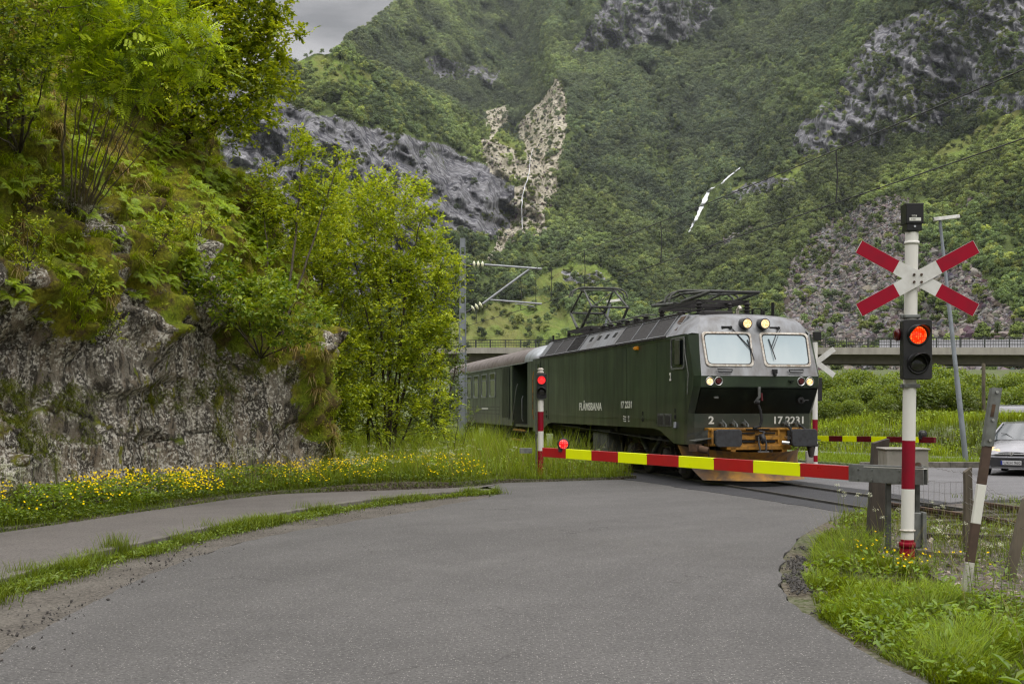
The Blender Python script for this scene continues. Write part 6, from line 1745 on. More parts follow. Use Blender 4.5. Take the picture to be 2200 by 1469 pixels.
IT = []
for k in range(4):
    o = far_tree(50 + k, 900); me = o.data; bpy.data.objects.remove(o)
    nvv = len(me.vertices)
    IT.append(me)
def solid_leaf(name):
    m = new(name); t = NT(m); c = t.n('ShaderNodeAttribute', attribute_name='col').outputs['Color']
    oi = t.n('ShaderNodeObjectInfo').outputs['Random']
    tint = t.mix(oi, (.14, .19, .06), (.24, .3, .085)); c = t.mix(1., c, tint, 'MULTIPLY')
    d = t.n('ShaderNodeBsdfDiffuse', {'Color': c}); tr = t.n('ShaderNodeBsdfTranslucent', {'Color': c})
    t.done(t.n('ShaderNodeMixShader', {0: .2, 1: d.outputs[0], 2: tr.outputs[0]}).outputs[0]); return m
sf = solid_leaf('slope_leaf')
for me in IT:
    me.materials.clear(); me.materials.append(sf)
for k in range(NI):
    o = bpy.data.objects.new('birch_tree', IT[k % 4]); COL.objects.link(o)
    s = float(RNG.uniform(4.0, 8)); o.location = (p[k, 0], p[k, 1], p[k, 2] - s * .1); o.scale = (s * 1.15, s * 1.15, s); o.rotation_euler = (0, 0, float(RNG.uniform(0, 6.28)))
    tag(o, 'rounded birch standing on the lower mountain slope beyond the bridge', 'tree', 'birches on the lower mountain slope')

hz_ = MB(); hz_.box((0, 1760, 700), (7000, 3200, 1500)); ho = hz_.build('haze', M['valley_haze']); ho['kind'] = 'structure'
# waterfalls: thin ribbons lying on the rock
def mp_at(x, y, lift):
    u_, e_ = float(U(x)), float(EL(y)); ia = int(np.clip(np.searchsorted(uu, u_), 1, len(uu) - 1)); jb = int(np.clip(np.searchsorted(E_[ia], e_), 1, NV - 1))
    d = DD[ia, jb]; d = min(DD[max(0, ia - 2):ia + 3, max(0, jb - 2):jb + 3].min(), d) - lift
    return Vector((u_ * d, d, 1.75 + e_ * d))
def fall(pts, label, name='waterfall'):
    m = MB(); pts2 = []
    for (a, b) in zip(pts, pts[1:]):
        for k in range(5): q = k / 5; pts2.append(tuple(a[j] * (1 - q) + b[j] * q for j in range(3)))
    pts2.append(pts[-1]); L_, R_ = [], []
    rows = []
    for x, y, w_ in pts2:
        jx = RNG.uniform(-.8, .8); w2 = w_ * RNG.uniform(.7, 1.25)
        c = mp_at(x, y, 8); s_ = c.y / 2620
        rows.append([c + Vector(((jx + w2 * .8 * q) * s_, (.3 - abs(q)) * -1.5, 0)) for q in (-.5, -.2, .2, .5)])
    m.grid(rows); return tag(m.build(name, M['water']), label, 'waterfall')
fall([(1590, 360, 3), (1578, 370, 5), (1560, 384, 5), (1551, 394, 5), (1540, 400, 4), (1530, 406, 4)], 'short upper leap of the white waterfall right of the gully')
fall([(1531, 403, 6), (1522, 412, 9), (1514, 430, 13), (1505, 450, 11), (1497, 468, 8), (1487, 485, 6), (1480, 498, 3)], 'wide white waterfall dropping over dark rock among the trees')
fall([(1146, 318, 1), (1138, 345, 1), (1137, 372, 1.6), (1128, 400, 1.6), (1122, 425, 2.2), (1121, 450, 2), (1122, 492, 1.6)], 'thin thread of water falling down the bright gully')
# ------------------------------------------------------------------ near plants
def nrmz(v): return v / np.maximum(np.linalg.norm(v, axis=-1, keepdims=True), 1e-9)
def leaves(P, A, N, L, W, col, fold=.18, droop=.12):
    """folded leaves as two quads each: base P, axis A, normal N, length L, width W"""
    n = len(P); A = nrmz(A); S_ = nrmz(np.cross(A, N)); N = np.cross(S_, A); L = np.broadcast_to(L, n)[:, None]; W = np.broadcast_to(W, n)[:, None]
    v = [P, P + A * L * .3 + S_ * W * .46 + N * W * fold, P + A * L * .68 + S_ * W * .38 + N * (W * fold - L * droop * .4), P + A * L - N * L * droop,
         P + A * L * .68 - S_ * W * .38 + N * (W * fold - L * droop * .4), P + A * L * .3 - S_ * W * .46 + N * W * fold]
    V = np.stack(v, 1).reshape(-1, 3)
    b = np.arange(n)[:, None] * 6
    F = np.stack([b + np.array([0, 1, 2, 3]), b + np.array([0, 3, 4, 5])], 1).reshape(-1, 4)
    return V, F, np.repeat(col, 6, 0)
def blades(P, H, D, reach, droop, W, c0, c1, up=None):
    """grass blades: base P, height H, horizontal direction angle D"""
    n = len(P); d = np.stack([np.cos(D), np.sin(D), 0 * D], -1); s_ = np.stack([-np.sin(D), np.cos(D), 0 * D], -1)
    u = np.array([0, 0, 1.]) if up is None else up
    tw = RNG.uniform(-1, 1, n)[:, None]; s_ = nrmz(s_ + d * tw)
    H = np.broadcast_to(H, n)[:, None]; reach = np.broadcast_to(reach, n)[:, None]; droop = np.broadcast_to(droop, n)[:, None]; W = np.broadcast_to(W, n)[:, None]
    V, C = [], []
    for q, k in ((0, 1), (.4, .85), (.75, .55), (1, 0)):
        c = P + u * H * (q - droop * q * q) + d * H * reach * q ** 1.6
        if k:
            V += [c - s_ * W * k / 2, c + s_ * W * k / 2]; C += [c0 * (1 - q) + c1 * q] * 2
        else: V.append(c); C.append(c1)
    V = np.stack(V, 1).reshape(-1, 3); C = np.stack(C, 1).reshape(-1, 3); b = np.arange(n)[:, None] * 7
    F = np.concatenate([b + np.array([0, 1, 3, 2]), b + np.array([2, 3, 5, 4])]); F3 = b + np.array([4, 5, 6, 6])
    return V, np.concatenate([F, F3]), C
class Acc:
    def __init__(s): s.V, s.F, s.C, s.n = [], [], [], 0
    def add(s, t):
        V, F, C = t; s.V.append(V); s.F.append(F + s.n); s.C.append(C); s.n += len(V); return s
    def mesh(s, name):
        V = np.concatenate(s.V); F = np.concatenate(s.F); C = np.concatenate(s.C)
        bad = F[:, 2] == F[:, 3]
        if bad.any():
            # triangles stored as degenerate quads
            me = bpy.data.meshes.new(name); V = V.astype(np.float32)
            me.vertices.add(len(V)); me.vertices.foreach_set('co', V.ravel())
            Q, T = F[~bad], F[bad][:, :3]; lo = np.concatenate([Q.ravel(), T.ravel()]).astype(np.int32)
            me.loops.add(len(lo)); me.loops.foreach_set('vertex_index', lo)
            tot = np.concatenate([np.full(len(Q), 4), np.full(len(T), 3)]).astype(np.int32); st = np.concatenate([[0], np.cumsum(tot)[:-1]]).astype(np.int32)
            me.polygons.add(len(tot)); me.polygons.foreach_set('loop_start', st); me.polygons.foreach_set('loop_total', tot)
            me.update(calc_edges=True); a = me.color_attributes.new('col', 'FLOAT_COLOR', 'POINT')
            c = np.ones((len(V), 4), np.float32); c[:, :3] = C; a.data.foreach_set('color', c.ravel()); return me
        return np_mesh(name, V, F, C)
def vary(c, n, a=.25, warm=.12):
    c = np.asarray(c, float); r = RNG.uniform(1 - a, 1 + a, (n, 1)); wv = RNG.uniform(-warm, warm, (n, 1))
    return np.clip(c * r * np.concatenate([1 + wv, 1 + wv * .15, 1 - wv], 1), .002, 1)
LEAF_A, LEAF_B, LEAF_D = (.54, .61, .038), (.34, .44, .03), (.17, .24, .023)

def ell_pts(ells, n, rmin=.35):
    vol = np.array([e[3] * e[4] * e[5] for e in ells]) ** .85; idx = RNG.choice(len(ells), n, p=vol / vol.sum())
    e = np.array(ells)[idx]; d = nrmz(RNG.normal(size=(n, 3))); r = RNG.uniform(rmin ** 3, 1, n) ** (1 / 3)
    return e[:, :3] + d * e[:, 3:6] * r[:, None], d, r
def tree(name, label, cat, stems, ells, nt_, twigs=5, tl=.34, lpt=8, lsize=.07, lw=.55, cols=(LEAF_A, LEAF_B, LEAF_D), pinnate=False, bark='bark', group=None, upb=.35, sparse=None, thick=1.):
    o = empty(name, (0, 0, 0), 0, label, cat, group)
    nodes, bm_ = [], MB()
    for st in stems:
        pts = smoothline([Vector(p) for p in st[:-1]], 5); r0 = st[-1]
        n = len(pts); pts = [p + Vector((RNG.uniform(-.02, .02), RNG.uniform(-.02, .02), 0)) * (k > 0) for k, p in enumerate(pts)]
        bm_.tube(pts, [r0 * (1 - .75 * k / n) for k in range(n)], 7, False); nodes += pts[2:]
    T, d, r = ell_pts(ells, nt_)
    if sparse is not None:
        k = sparse(T); T, d, r = T[k], d[k], r[k]; nt_ = len(T)
    ND = np.array([tuple(p) for p in nodes]); order = np.argsort([np.min(np.linalg.norm(ND - t, axis=1)) for t in T])
    W_ = []
    for i in order:
        t = T[i]; dv = t - ND; c = np.linalg.norm(dv, axis=1) + np.clip(ND[:, 2] - t[2] + .1, 0, 9) * 1.3
        j = int(np.argmin(c)); a = ND[j]; L_ = np.linalg.norm(t - a)
        m_ = a * .5 + t * .5 + np.array([0, 0, -.04 * L_]) + RNG.normal(0, .05, 3) * L_
        pts = [Vector(a), Vector(a * .55 + m_ * .45), Vector(m_), Vector(m_ * .45 + t * .55), Vector(t)]
        rr_ = min(.004 + .007 * L_, .02) * thick
        bm_.tube(pts, [rr_ * 1.2, rr_, rr_ * .8, rr_ * .55, .003], 4, False)
        ND = np.concatenate([ND, np.array([tuple(p) for p in pts[1:]])])
    bo = bm_.build('trunk', M[bark], o, fix=False)
    # twigs with alternating leaves
    n = nt_ * twigs
    B = np.repeat(T, twigs, 0) + RNG.normal(0, .03, (n, 3)); dd_ = np.repeat(d, twigs, 0)
    td = nrmz(dd_ * .5 + RNG.normal(0, .6, (n, 3)) + np.array([0, 0, upb])); TLn = RNG.uniform(.5, 1.2, n) * tl
    sh_ = np.repeat(r, twigs)
    if pinnate:
        # compound leaves: pairs of leaflets along a stalk
        k = 6; a = Acc()
        P0 = B + td * (TLn * .2)[:, None]; nz = nrmz(np.cross(np.cross(td, RNG.normal(0, .35, (n, 3)) + np.array([0, 0, 1.])), td)); nz *= np.sign(nz[:, 2:3] + 1e-6)
        sd = nrmz(np.cross(td, nz)); tone = RNG.random(n); cc = np.where((tone < .45)[:, None], cols[0], np.where((tone < .8)[:, None], cols[1], cols[2])) * (.65 + .45 * sh_[:, None]) * RNG.uniform(.8, 1.2, (n, 1))  # inner leaves coloured darker as painted crown shade
        for j in range(k + 1):
            q = .15 + .8 * j / k
            for s_ in ((-1, 1) if j < k else (0,)):
                c = P0 + td * (TLn * q)[:, None] - nz * (TLn * .12 * q * q)[:, None]
                a.add(leaves(c, (td * .45 + sd * s_ * .9) if s_ else td, nz, TLn * .33, TLn * .105, cc))
        me = a.mesh('foliage')
    else:
        m_ = lpt; q = (np.arange(m_) + .5) / m_; P0 = (B[:, None] + td[:, None] * (TLn[:, None] * q[None])[..., None]).reshape(-1, 3)
        t2 = np.repeat(td, m_, 0); N_ = len(P0); sg = np.tile(np.where(np.arange(m_) % 2, 1, -1), n)[:, None]
        nz = nrmz(np.array([0, 0, 1.]) + RNG.normal(0, .42, (N_, 3))); sd = nrmz(np.cross(t2, nz)); ax = nrmz(t2 * .55 + sd * sg * .8 + RNG.normal(0, .25, (N_, 3)))
        tone = np.clip(RNG.random(N_) * .75 + .25 * np.repeat(np.repeat(RNG.random(nt_), twigs), m_), 0, 1); sh2 = np.repeat(sh_, m_)
        cc = np.where((tone < .38)[:, None], cols[0], np.where((tone < .74)[:, None], cols[1], cols[2])) * (.7 + .35 * sh2[:, None]) * RNG.uniform(.78, 1.22, (N_, 1))  # crown shade painted in: leaves nearer the middle get darker colours
        Ls = lsize * RNG.uniform(.6, 1.25, N_)
        me = Acc().add(leaves(P0, ax, nz, Ls, Ls * lw, cc)).mesh('foliage')
    link('foliage', me, M['leaf'], o)
    return o
def w3(x, y, Y): return (float(U(x)) * Y, Y, 1.75 + float(EL(y)) * Y)
def ell(x, y, rx, ry, Y, ryd=None):
    k = Y / 2620; return (*w3(x, y, Y), rx * k, (ryd or (rx + ry) / 2 * k), ry * k)
def hs(x, y, dflt=20.):
    h, n = S(x, y)
    return tuple(h) if h else w3(x, y, dflt)

# tall many-stemmed willow and alder by the track
b = (-3.15, 31.2, 0.)
def st_(base, *pts): return [base] + list(pts)
def stem(base, tip, r, bow=.15):
    a, c = Vector(base), Vector(tip); m1 = a.lerp(c, .33) + Vector((RNG.uniform(-bow, bow), RNG.uniform(-bow, bow), 0)); m2 = a.lerp(c, .68) + Vector((RNG.uniform(-bow, bow), RNG.uniform(-bow, bow), 0))
    return [tuple(a), tuple(m1), tuple(m2), tuple(c), r]
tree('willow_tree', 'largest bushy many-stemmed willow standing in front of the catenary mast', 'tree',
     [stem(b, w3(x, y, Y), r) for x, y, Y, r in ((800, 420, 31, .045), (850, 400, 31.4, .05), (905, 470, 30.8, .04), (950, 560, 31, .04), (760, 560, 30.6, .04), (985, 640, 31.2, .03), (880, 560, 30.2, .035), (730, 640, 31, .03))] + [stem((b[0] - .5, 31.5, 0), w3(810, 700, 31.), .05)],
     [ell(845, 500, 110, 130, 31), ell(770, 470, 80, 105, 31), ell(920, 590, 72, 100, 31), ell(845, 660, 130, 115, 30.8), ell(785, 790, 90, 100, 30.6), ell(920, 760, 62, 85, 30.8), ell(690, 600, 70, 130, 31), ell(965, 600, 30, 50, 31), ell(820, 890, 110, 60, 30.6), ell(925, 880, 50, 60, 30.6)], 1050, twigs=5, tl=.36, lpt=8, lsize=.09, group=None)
tree('slender_tree', 'slender young alder with a thin leafy top rising above the end of the rock slope', 'tree',
     [stem(hs(600, 720, 27), w3(650, 300, 27), .035, .1), stem(hs(605, 720, 27), w3(730, 330, 27), .03, .1), stem(hs(590, 715, 27), w3(560, 400, 27), .025, .1)],
     [ell(648, 350, 30, 62, 27), ell(720, 350, 28, 40, 27), ell(640, 470, 75, 85, 27), ell(575, 430, 50, 65, 27), ell(690, 450, 60, 75, 27)], 200, twigs=5, tl=.3, lpt=8, lsize=.085)
tree('alder_bush', 'leafy alder bush filling the gap between the rock end and the big willow', 'bush',
     [stem((-4.6, 30.2, .1), w3(x, y, 29.4), r) for x, y, r in ((640, 560, .035), (700, 500, .04), (600, 640, .03), (740, 640, .03))],
     [ell(640, 600, 100, 100, 29.5), ell(700, 560, 70, 100, 29.5), ell(640, 730, 95, 85, 29.6), ell(720, 790, 80, 110, 29.6), ell(560, 560, 50, 60, 29.5), ell(700, 900, 70, 60, 29.3)], 460, twigs=6, tl=.32, lpt=8, lsize=.088, cols=(LEAF_A, LEAF_B, LEAF_D))
tree('shrub', 'broad-leaved shrub with pale leaves leaning out over the top of the bare rock', 'bush',
     [stem(hs(560, 770, 24.5), w3(x, y, 23.6), r, .06) for x, y, r in ((420, 590, .022), (500, 560, .022), (560, 600, .02), (640, 640, .02), (680, 720, .018), (480, 660, .016))],
     [ell(450, 590, 70, 50, 23.5), ell(520, 640, 90, 60, 23.4), ell(620, 690, 90, 60, 23.6), ell(560, 600, 60, 50, 23.6), ell(420, 650, 50, 30, 23.4)], 120, twigs=5, tl=.3, lpt=7, lsize=.1, lw=.6, cols=((.34, .42, .04), (.22, .32, .03), (.12, .2, .02)))
tree('hazel_tree', 'large hazel tree spreading from the top of the slope against the sky', 'tree',
     [stem(hs(400, 300, 26.5), w3(x, y, 26.5), r) for x, y, r in ((430, 40, .06), (520, 100, .05), (380, -20, .05), (560, 190, .04), (480, 260, .03), (300, 60, .04))],
     [ell(440, 60, 110, 110, 26.5), ell(530, 60, 75, 90, 26.5), ell(500, 180, 95, 80, 26.5), ell(430, 220, 80, 70, 26.5), ell(540, 240, 50, 35, 26.5), ell(350, 100, 100, 120, 27), ell(595, 70, 50, 60, 26.5), ell(590, 170, 45, 45, 26.5), ell(570, 0, 60, 60, 26.5), ell(500, 290, 55, 30, 26.3), ell(400, -80, 150, 80, 26.8), ell(250, 60, 100, 120, 27.4)],
     850, twigs=5, tl=.36, lpt=8, lsize=.095, lw=.75, upb=.0, cols=((.5, .56, .025), (.3, .38, .022), (.13, .19, .018)))
tree('rowan_tree', 'many-stemmed rowan with feathery leaves growing out of the mossy slope', 'tree',
     [stem(tuple(Vector(hs(180, 440, 20)) + Vector((k * .035 - .2, 0, 0))), w3(x, y, 19.), r, .06) for k, (x, y, r) in enumerate(((175, 180, .018), (190, 120, .017), (205, 200, .014), (215, 150, .016), (230, 90, .017), (245, 170, .017), (258, 130, .013), (270, 200, .016), (290, 150, .015), (300, 210, .016), (330, 190, .014), (345, 160, .013), (380, 240, .012)))] + [stem(hs(135, 400, 20), w3(170, 60, 19.3), .024, .08)],
     [ell(230, 60, 130, 80, 19.2), ell(330, 90, 110, 80, 19), ell(420, 110, 55, 55, 19), ell(150, 130, 90, 60, 19.2), ell(300, 180, 120, 40, 18.8), ell(200, -40, 160, 60, 19.4)],
     380, twigs=5, tl=.27, pinnate=True, cols=((.46, .58, .02), (.3, .42, .02), (.14, .21, .018)), upb=.1, bark='pale_bark', thick=.7)
tree('goat_willow', 'leafy sapling with round leaves at the top left corner of the photo', 'tree',
     [stem(hs(40, 330, 18), w3(x, y, 17.6), r, .08) for x, y, r in ((40, 60, .03), (-20, 120, .03), (110, 120, .02), (-60, 250, .02))],
     [ell(30, 60, 90, 80, 17.6), ell(-30, 150, 90, 90, 17.6), ell(90, -10, 110, 60, 17.8), ell(20, 240, 60, 40, 17.3), ell(90, 140, 40, 50, 17.5)], 130, twigs=4, tl=.26, lpt=7, lsize=.075, lw=.65, cols=((.28, .36, .02), (.16, .23, .02), (.08, .12, .016)))
for k, (x, y, rx, ry, nn, lb) in enumerate((
        (180, 610, 60, 45, 22, 'small leafy sapling on the slope above the left part of the bare rock'),
        (230, 700, 55, 40, 16, 'small sapling hanging at the edge of the pale rock outcrop'),
        (60, 420, 60, 35, 16, 'low leafy shrub on the slope at the left edge of the photo'),
        (330, 510, 55, 40, 18, 'low leafy shrub in the middle of the mossy slope'),
        (60, 520, 50, 60, 18, 'low shrub with drooping leaves under the left edge shrub'),
        (430, 480, 60, 30, 16, 'low shrub among the ferns near the crest of the slope'))):
    h = hs(x, y + ry, 19); Yh = h[1] - .15
    tree('sapling', lb, 'shrub', [stem(h, w3(x + dx, y - ry * .5, Yh), .012, .03) for dx in (-rx * .6, 0, rx * .6)], [ell(x, y, rx, ry, Yh, .3)], nn, twigs=4, tl=.2, lpt=7, lsize=.06, lw=.5)
tree('alder_bush', 'low pale bush at the foot of the catenary mast beside the coach', 'bush', [stem((-1.6, 33.5, 0), w3(x, 890, 33.3), .015, .05) for x in (940, 985, 1020)],
     [ell(975, 925, 60, 40, 33.3), ell(1010, 900, 25, 25, 33.2), ell(900, 935, 60, 50, 32.6)], 60, twigs=4, tl=.22, lpt=8, lsize=.06, lw=.4, cols=((.26, .33, .05), (.17, .24, .04), (.1, .15, .03)))
# trees further back behind the willow, shade painted in as darker leaves
for k, (x, y, rx, ry, Y, lb) in enumerate(((700, 760, 110, 150, 37, 'shaded alder behind the rock end'), (840, 780, 110, 160, 39, 'shaded alder behind the big willow, nearer the track'), (930, 800, 60, 120, 41, 'small shaded alder between the willow and the mast'))):
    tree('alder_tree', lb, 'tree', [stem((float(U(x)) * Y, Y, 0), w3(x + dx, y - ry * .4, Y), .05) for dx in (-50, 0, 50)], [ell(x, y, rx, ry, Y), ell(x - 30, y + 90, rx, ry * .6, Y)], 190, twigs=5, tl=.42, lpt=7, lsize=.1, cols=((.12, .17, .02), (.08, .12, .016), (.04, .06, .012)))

# ferns
def fern_mesh(seed, nf=8):
    a = Acc(); rg = np.random.default_rng(seed)
    for f in range(nf):
        D = 2 * PI * f / nf + rg.uniform(-.3, .3); L_ = rg.uniform(.22, .36); k = 20; q = np.linspace(.12, 1, k); d = np.array([math.cos(D), math.sin(D), 0]); lift = rg.uniform(.9, 1.5)
        c = d[None] * (L_ * q)[:, None] + np.array([0, 0, 1.])[None] * (L_ * (lift * q - .75 * lift * q ** 2))[:, None]
        tg = nrmz(np.gradient(c, axis=0)); sd = np.cross(tg, np.array([0, 0, 1.])); sd = nrmz(sd); nz = np.cross(sd, tg)
        w_ = L_ * .24 * np.sin(np.clip((q - .05) * 1.05, 0, 1) ** .6 * PI) ** .8 + .012
        cl_ = vary((.38, .52, .03), k, .15, .1)
        for s_ in (-1, 1): a.add(leaves(c, sd * s_ + tg * .35, nz, w_, w_ * .125 + .003, cl_, fold=.1, droop=.15))
        a.add(leaves(c[:-1], c[1:] - c[:-1], nz[:-1], np.linalg.norm(c[1:] - c[:-1], axis=1), .006, cl_[:-1] * .6, 0, 0))
    return a.mesh('fern')
FM = [fern_mesh(k, n) for k, n in ((1, 7), (2, 9), (3, 6), (4, 8), (5, 5))]
for me in FM: me.materials.append(M['leaf'])
fern_spots = [(110, 650), (180, 655), (80, 690), (30, 640), (95, 310), (60, 210), (300, 590), (350, 600), (250, 560)]
for k in range(190):
    q = RNG.random()
    if q < .42: t_ = RNG.random(); x, y = 330 + 320 * t_ + RNG.normal(0, 18), 290 + 330 * t_ + RNG.normal(0, 26)      # along the crest
    elif q < .75: x, y = RNG.uniform(230, 600), RNG.uniform(340, 640)
    else: x, y = RNG.uniform(0, 300), RNG.uniform(100, 640)
    fern_spots.append((x, y))
nf = 0
for x, y in fern_spots:
    h, nr = S(x, y)
    if h is None or h.y > 34: continue
    o = bpy.data.objects.new('fern', FM[nf % 5]); COL.objects.link(o); nf += 1
    o.location = h - Vector((0, 0, .02)); out_ = Vector((.75, -.55, 0)); s = float(RNG.uniform(.5, 1.0)) * (1.25 if nf < 9 else 1)
    o.rotation_euler = (Vector((0, 0, 1)) * .8 + out_ * .7 + Vector(RNG.normal(0, .15, 3))).to_track_quat('Z', 'Y').to_euler(); o.scale = (s, s, s)
    tag(o, 'green fern growing on the mossy rock slope on the left', 'fern', 'ferns on the mossy rock slope')

# ---- grass tufts, moss and herbs on the slope
wv_ = np.zeros((NS, NTT)); area = np.linalg.norm(np.gradient(HP, axis=0), axis=-1) * np.linalg.norm(np.gradient(HP, axis=1), axis=-1)
wv_ = area * np.clip((HM - .45) * 2, 0, 1) * (HP[..., 1] > 9) * (HP[..., 1] < 40) * (HP[..., 2] < 15) * (HP[..., 2] > .2) / np.maximum(HP[..., 1], 10) * 15
def hill_pts(n, wgt):
    idx = RNG.choice(wgt.size, n, p=wgt.ravel() / wgt.sum()); a, b = np.unravel_index(idx, wgt.shape); a = np.clip(a, 1, NS - 2); b = np.clip(b, 1, NTT - 2)
    p = HP[a, b] + (HP[a + 1, b] - HP[a, b]) * RNG.random(n)[:, None] + (HP[a, b + 1] - HP[a, b]) * RNG.random(n)[:, None]
    nn = nrmz(np.cross(HP[a + 1, b] - HP[a - 1, b], HP[a, b + 1] - HP[a, b - 1])); nn *= np.where((nn @ np.array([.7, -.6, .5])) > 0, 1, -1)[:, None]
    return p, nn
clump = fbm(HP * .9, 3, 401)
NTF = 9500; p, nn = hill_pts(NTF, wv_ * (.2 + sstep(clump, .42, .6) * 1.3)); nb_ = 26
P0 = np.repeat(p, nb_, 0) + RNG.normal(0, .045, (NTF * nb_, 3)) * np.array([1, 1, .5]); n0 = np.repeat(nn, nb_, 0)
dry = sstep(fbm(p * 1.1, 3, 431) + RNG.uniform(-.12, .12, NTF), .5, .62); dry = np.repeat(dry, nb_)[:, None]
c1 = vary((.4, .52, .02), len(P0), .3) * (1 - dry) + vary((.42, .32, .13), len(P0), .35) * dry
H = np.repeat(RNG.uniform(.16, .42, NTF), nb_) * RNG.uniform(.6, 1.2, len(P0)); D = np.arctan2(n0[:, 1], n0[:, 0]) + RNG.normal(0, .75, len(P0))
acc = Acc().add(blades(P0, H, D, RNG.uniform(.35, 1.0, len(P0)), RNG.uniform(.55, 1.55, len(P0)) * (.75 + dry[:, 0] * .5), RNG.uniform(.009, .018, len(P0)), c1 * .5, c1))
# some on ledges of the bare face
ledge = area * np.clip(1 - HM, 0, 1) * sstep(fbm(HP * np.array([.8, .8, 1.6]), 4, 477), .6, .66) * (HP[..., 1] > 10) * (HP[..., 1] < 30) * (HP[..., 2] > .8)
p, nn = hill_pts(420, ledge); P0 = np.repeat(p, 30, 0) + RNG.normal(0, .06, (420 * 30, 3)); c1 = vary((.2, .24, .03), len(P0), .35)
D = np.arctan2(np.repeat(nn[:, 1], 30), np.repeat(nn[:, 0], 30)) + RNG.normal(0, .8, len(P0))
acc.add(blades(P0, RNG.uniform(.08, .26, len(P0)), D, .8, 1.2, .01, c1 * .3, c1))
o = link('slope_grass', acc.mesh('slope_grass'), M['grass_blade']); o['kind'] = 'stuff'; tag(o, 'green and straw coloured grass drooping over the mossy rock slope', 'grass')
NH = 5200; p, nn = hill_pts(NH, wv_ * (.1 + sstep(1 - clump, .42, .6))); m_ = 9
P0 = np.repeat(p + nn * .03, m_, 0) + RNG.normal(0, .06, (NH * m_, 3)); n0 = np.repeat(nn, m_, 0); ax = nrmz(n0 * .7 + RNG.normal(0, .7, P0.shape) + np.array([0, 0, .3])); nz = nrmz(np.array([0, 0, 1.]) + n0 * .3 + RNG.normal(0, .4, P0.shape))
Ls = RNG.uniform(.025, .065, len(P0)); tone = np.repeat(RNG.random(NH), m_)[:, None]
cc = np.where(tone < .4, vary(LEAF_A, len(P0)), np.where(tone < .7, vary(LEAF_B, len(P0)), vary((.2, .18, .05), len(P0)))) * 1.0
o = link('slope_herbs', Acc().add(leaves(P0, ax, nz, Ls, Ls * .5, cc)).mesh('slope_herbs'), M['leaf']); o['kind'] = 'stuff'; tag(o, 'small leafy herbs covering the mossy rock slope', 'ground plants')
# dead twigs
m = MB()
for (x, y) in ((60, 540), (30, 260), (120, 500), (20, 300), (90, 420), (200, 260), (330, 470)):
    h, nr = S(x, y)
    if h is None: continue
    for k in range(3):
        d = Vector((RNG.uniform(-.5, .9), -.3, RNG.uniform(-.6, .5))); pts = [h + Vector((0, -.05, 0))]
        for j in range(5): pts.append(pts[-1] + d * .14 + Vector(RNG.normal(0, .03, 3)))
        m.tube(pts, [.008, .007, .006, .005, .004, .002], 5, False)
o = m.build('dead_twigs', M['pale_bark'], fix=False); o['kind'] = 'stuff'; tag(o, 'bare dead twigs hanging on the shaded part of the slope', 'twigs')

# ---- roadside plants
PO = np.array([(x, y) for x, y in pouter + [(.3, 28.1), (.87, 28.25), (2.0, 28.85), (2.9, 29.3)]]); Lp = np.concatenate([[0], np.cumsum(np.linalg.norm(np.diff(PO, axis=0), axis=1))])
def bankz(x, y): return .06 + .14 * fbm(np.stack([x * .8, y * .8], -1), 3) - .1 * sstep(x, -1.5, 1.5)
bankpoly = pouter[2:] + [(.87, 28.2), (2.0, 28.8), (2.9, 29.3), (2.6, 31.5), (.9, 38), (-1.2, 47), (-12, 50), (-8.4, 37), (-5.3, 32), (-4.1, 28.5), (-4.2, 26.1), (-4.9, 24.4), (-5.8, 22.5), (-6.6, 20.3), (-7.3, 18.), (-7.9, 16), (-8.6, 13.8), (-9.2, 11), (-9.4, 8)]
def poly_pts(n, pl_, dens=None):
    xs_, ys_2 = [p[0] for p in pl_], [p[1] for p in pl_]; out = []
    tot = 0
    while tot < n:
        q = np.stack([RNG.uniform(min(xs_), max(xs_), n), RNG.uniform(min(ys_2), max(ys_2), n)], -1); k = inpoly(q[:, 0], q[:, 1], pl_)
        if dens is not None: k &= RNG.random(n) < dens(q[:, 0], q[:, 1])
        out.append(q[k]); tot += int(k.sum())
    return np.concatenate(out)[:n]
def edge_d(q):
    """distance from the pavement edge"""
    fine = np.stack([np.interp(np.linspace(0, Lp[-1], 300), Lp, PO[:, k]) for k in (0, 1)], -1)
    return np.min(np.linalg.norm(q[:, None] - fine[None], axis=-1), 1)
near_w = lambda x, y: np.clip((20. / np.maximum(y, 12)) ** 2, .08, 1) * (y > 10)
NG = 52000; q = poly_pts(NG, bankpoly, near_w); ed = edge_d(q)
hgt = np.interp(q[:, 1], [12, 22, 27, 40], [.3, .36, .66, .85]) * np.where(q[:, 1] < 24, .62, 1) * (.62 + .38 * sstep(ed, .02, .4)) * (.55 + .9 * sstep(fbm(np.stack([q[:, 0], q[:, 1]], -1) * 1.1, 3, 511), .35, .62)) * RNG.uniform(.55, 1.25, NG)
P0 = np.concatenate([q, bankz(q[:, 0], q[:, 1])[:, None] - .03], 1)
yel = sstep(q[:, 1], 23, 28)[:, None]
c1 = vary((.24, .33, .02), NG, .28) * (1 - yel) + vary((.32, .42, .03), NG, .28) * yel
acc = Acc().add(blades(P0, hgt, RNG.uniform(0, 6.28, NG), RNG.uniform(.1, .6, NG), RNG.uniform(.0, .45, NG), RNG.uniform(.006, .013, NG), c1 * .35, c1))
ne = 9000; s_ = RNG.uniform(Lp[2], Lp[-1], ne); ex, ey = np.interp(s_, Lp, PO[:, 0]), np.interp(s_, Lp, PO[:, 1]); k_ = RNG.uniform(-.06, .28, ne); tx = np.interp(s_ + .1, Lp, PO[:, 0]) - ex; ty = np.interp(s_ + .1, Lp, PO[:, 1]) - ey; tn_ = np.hypot(tx, ty) + 1e-6
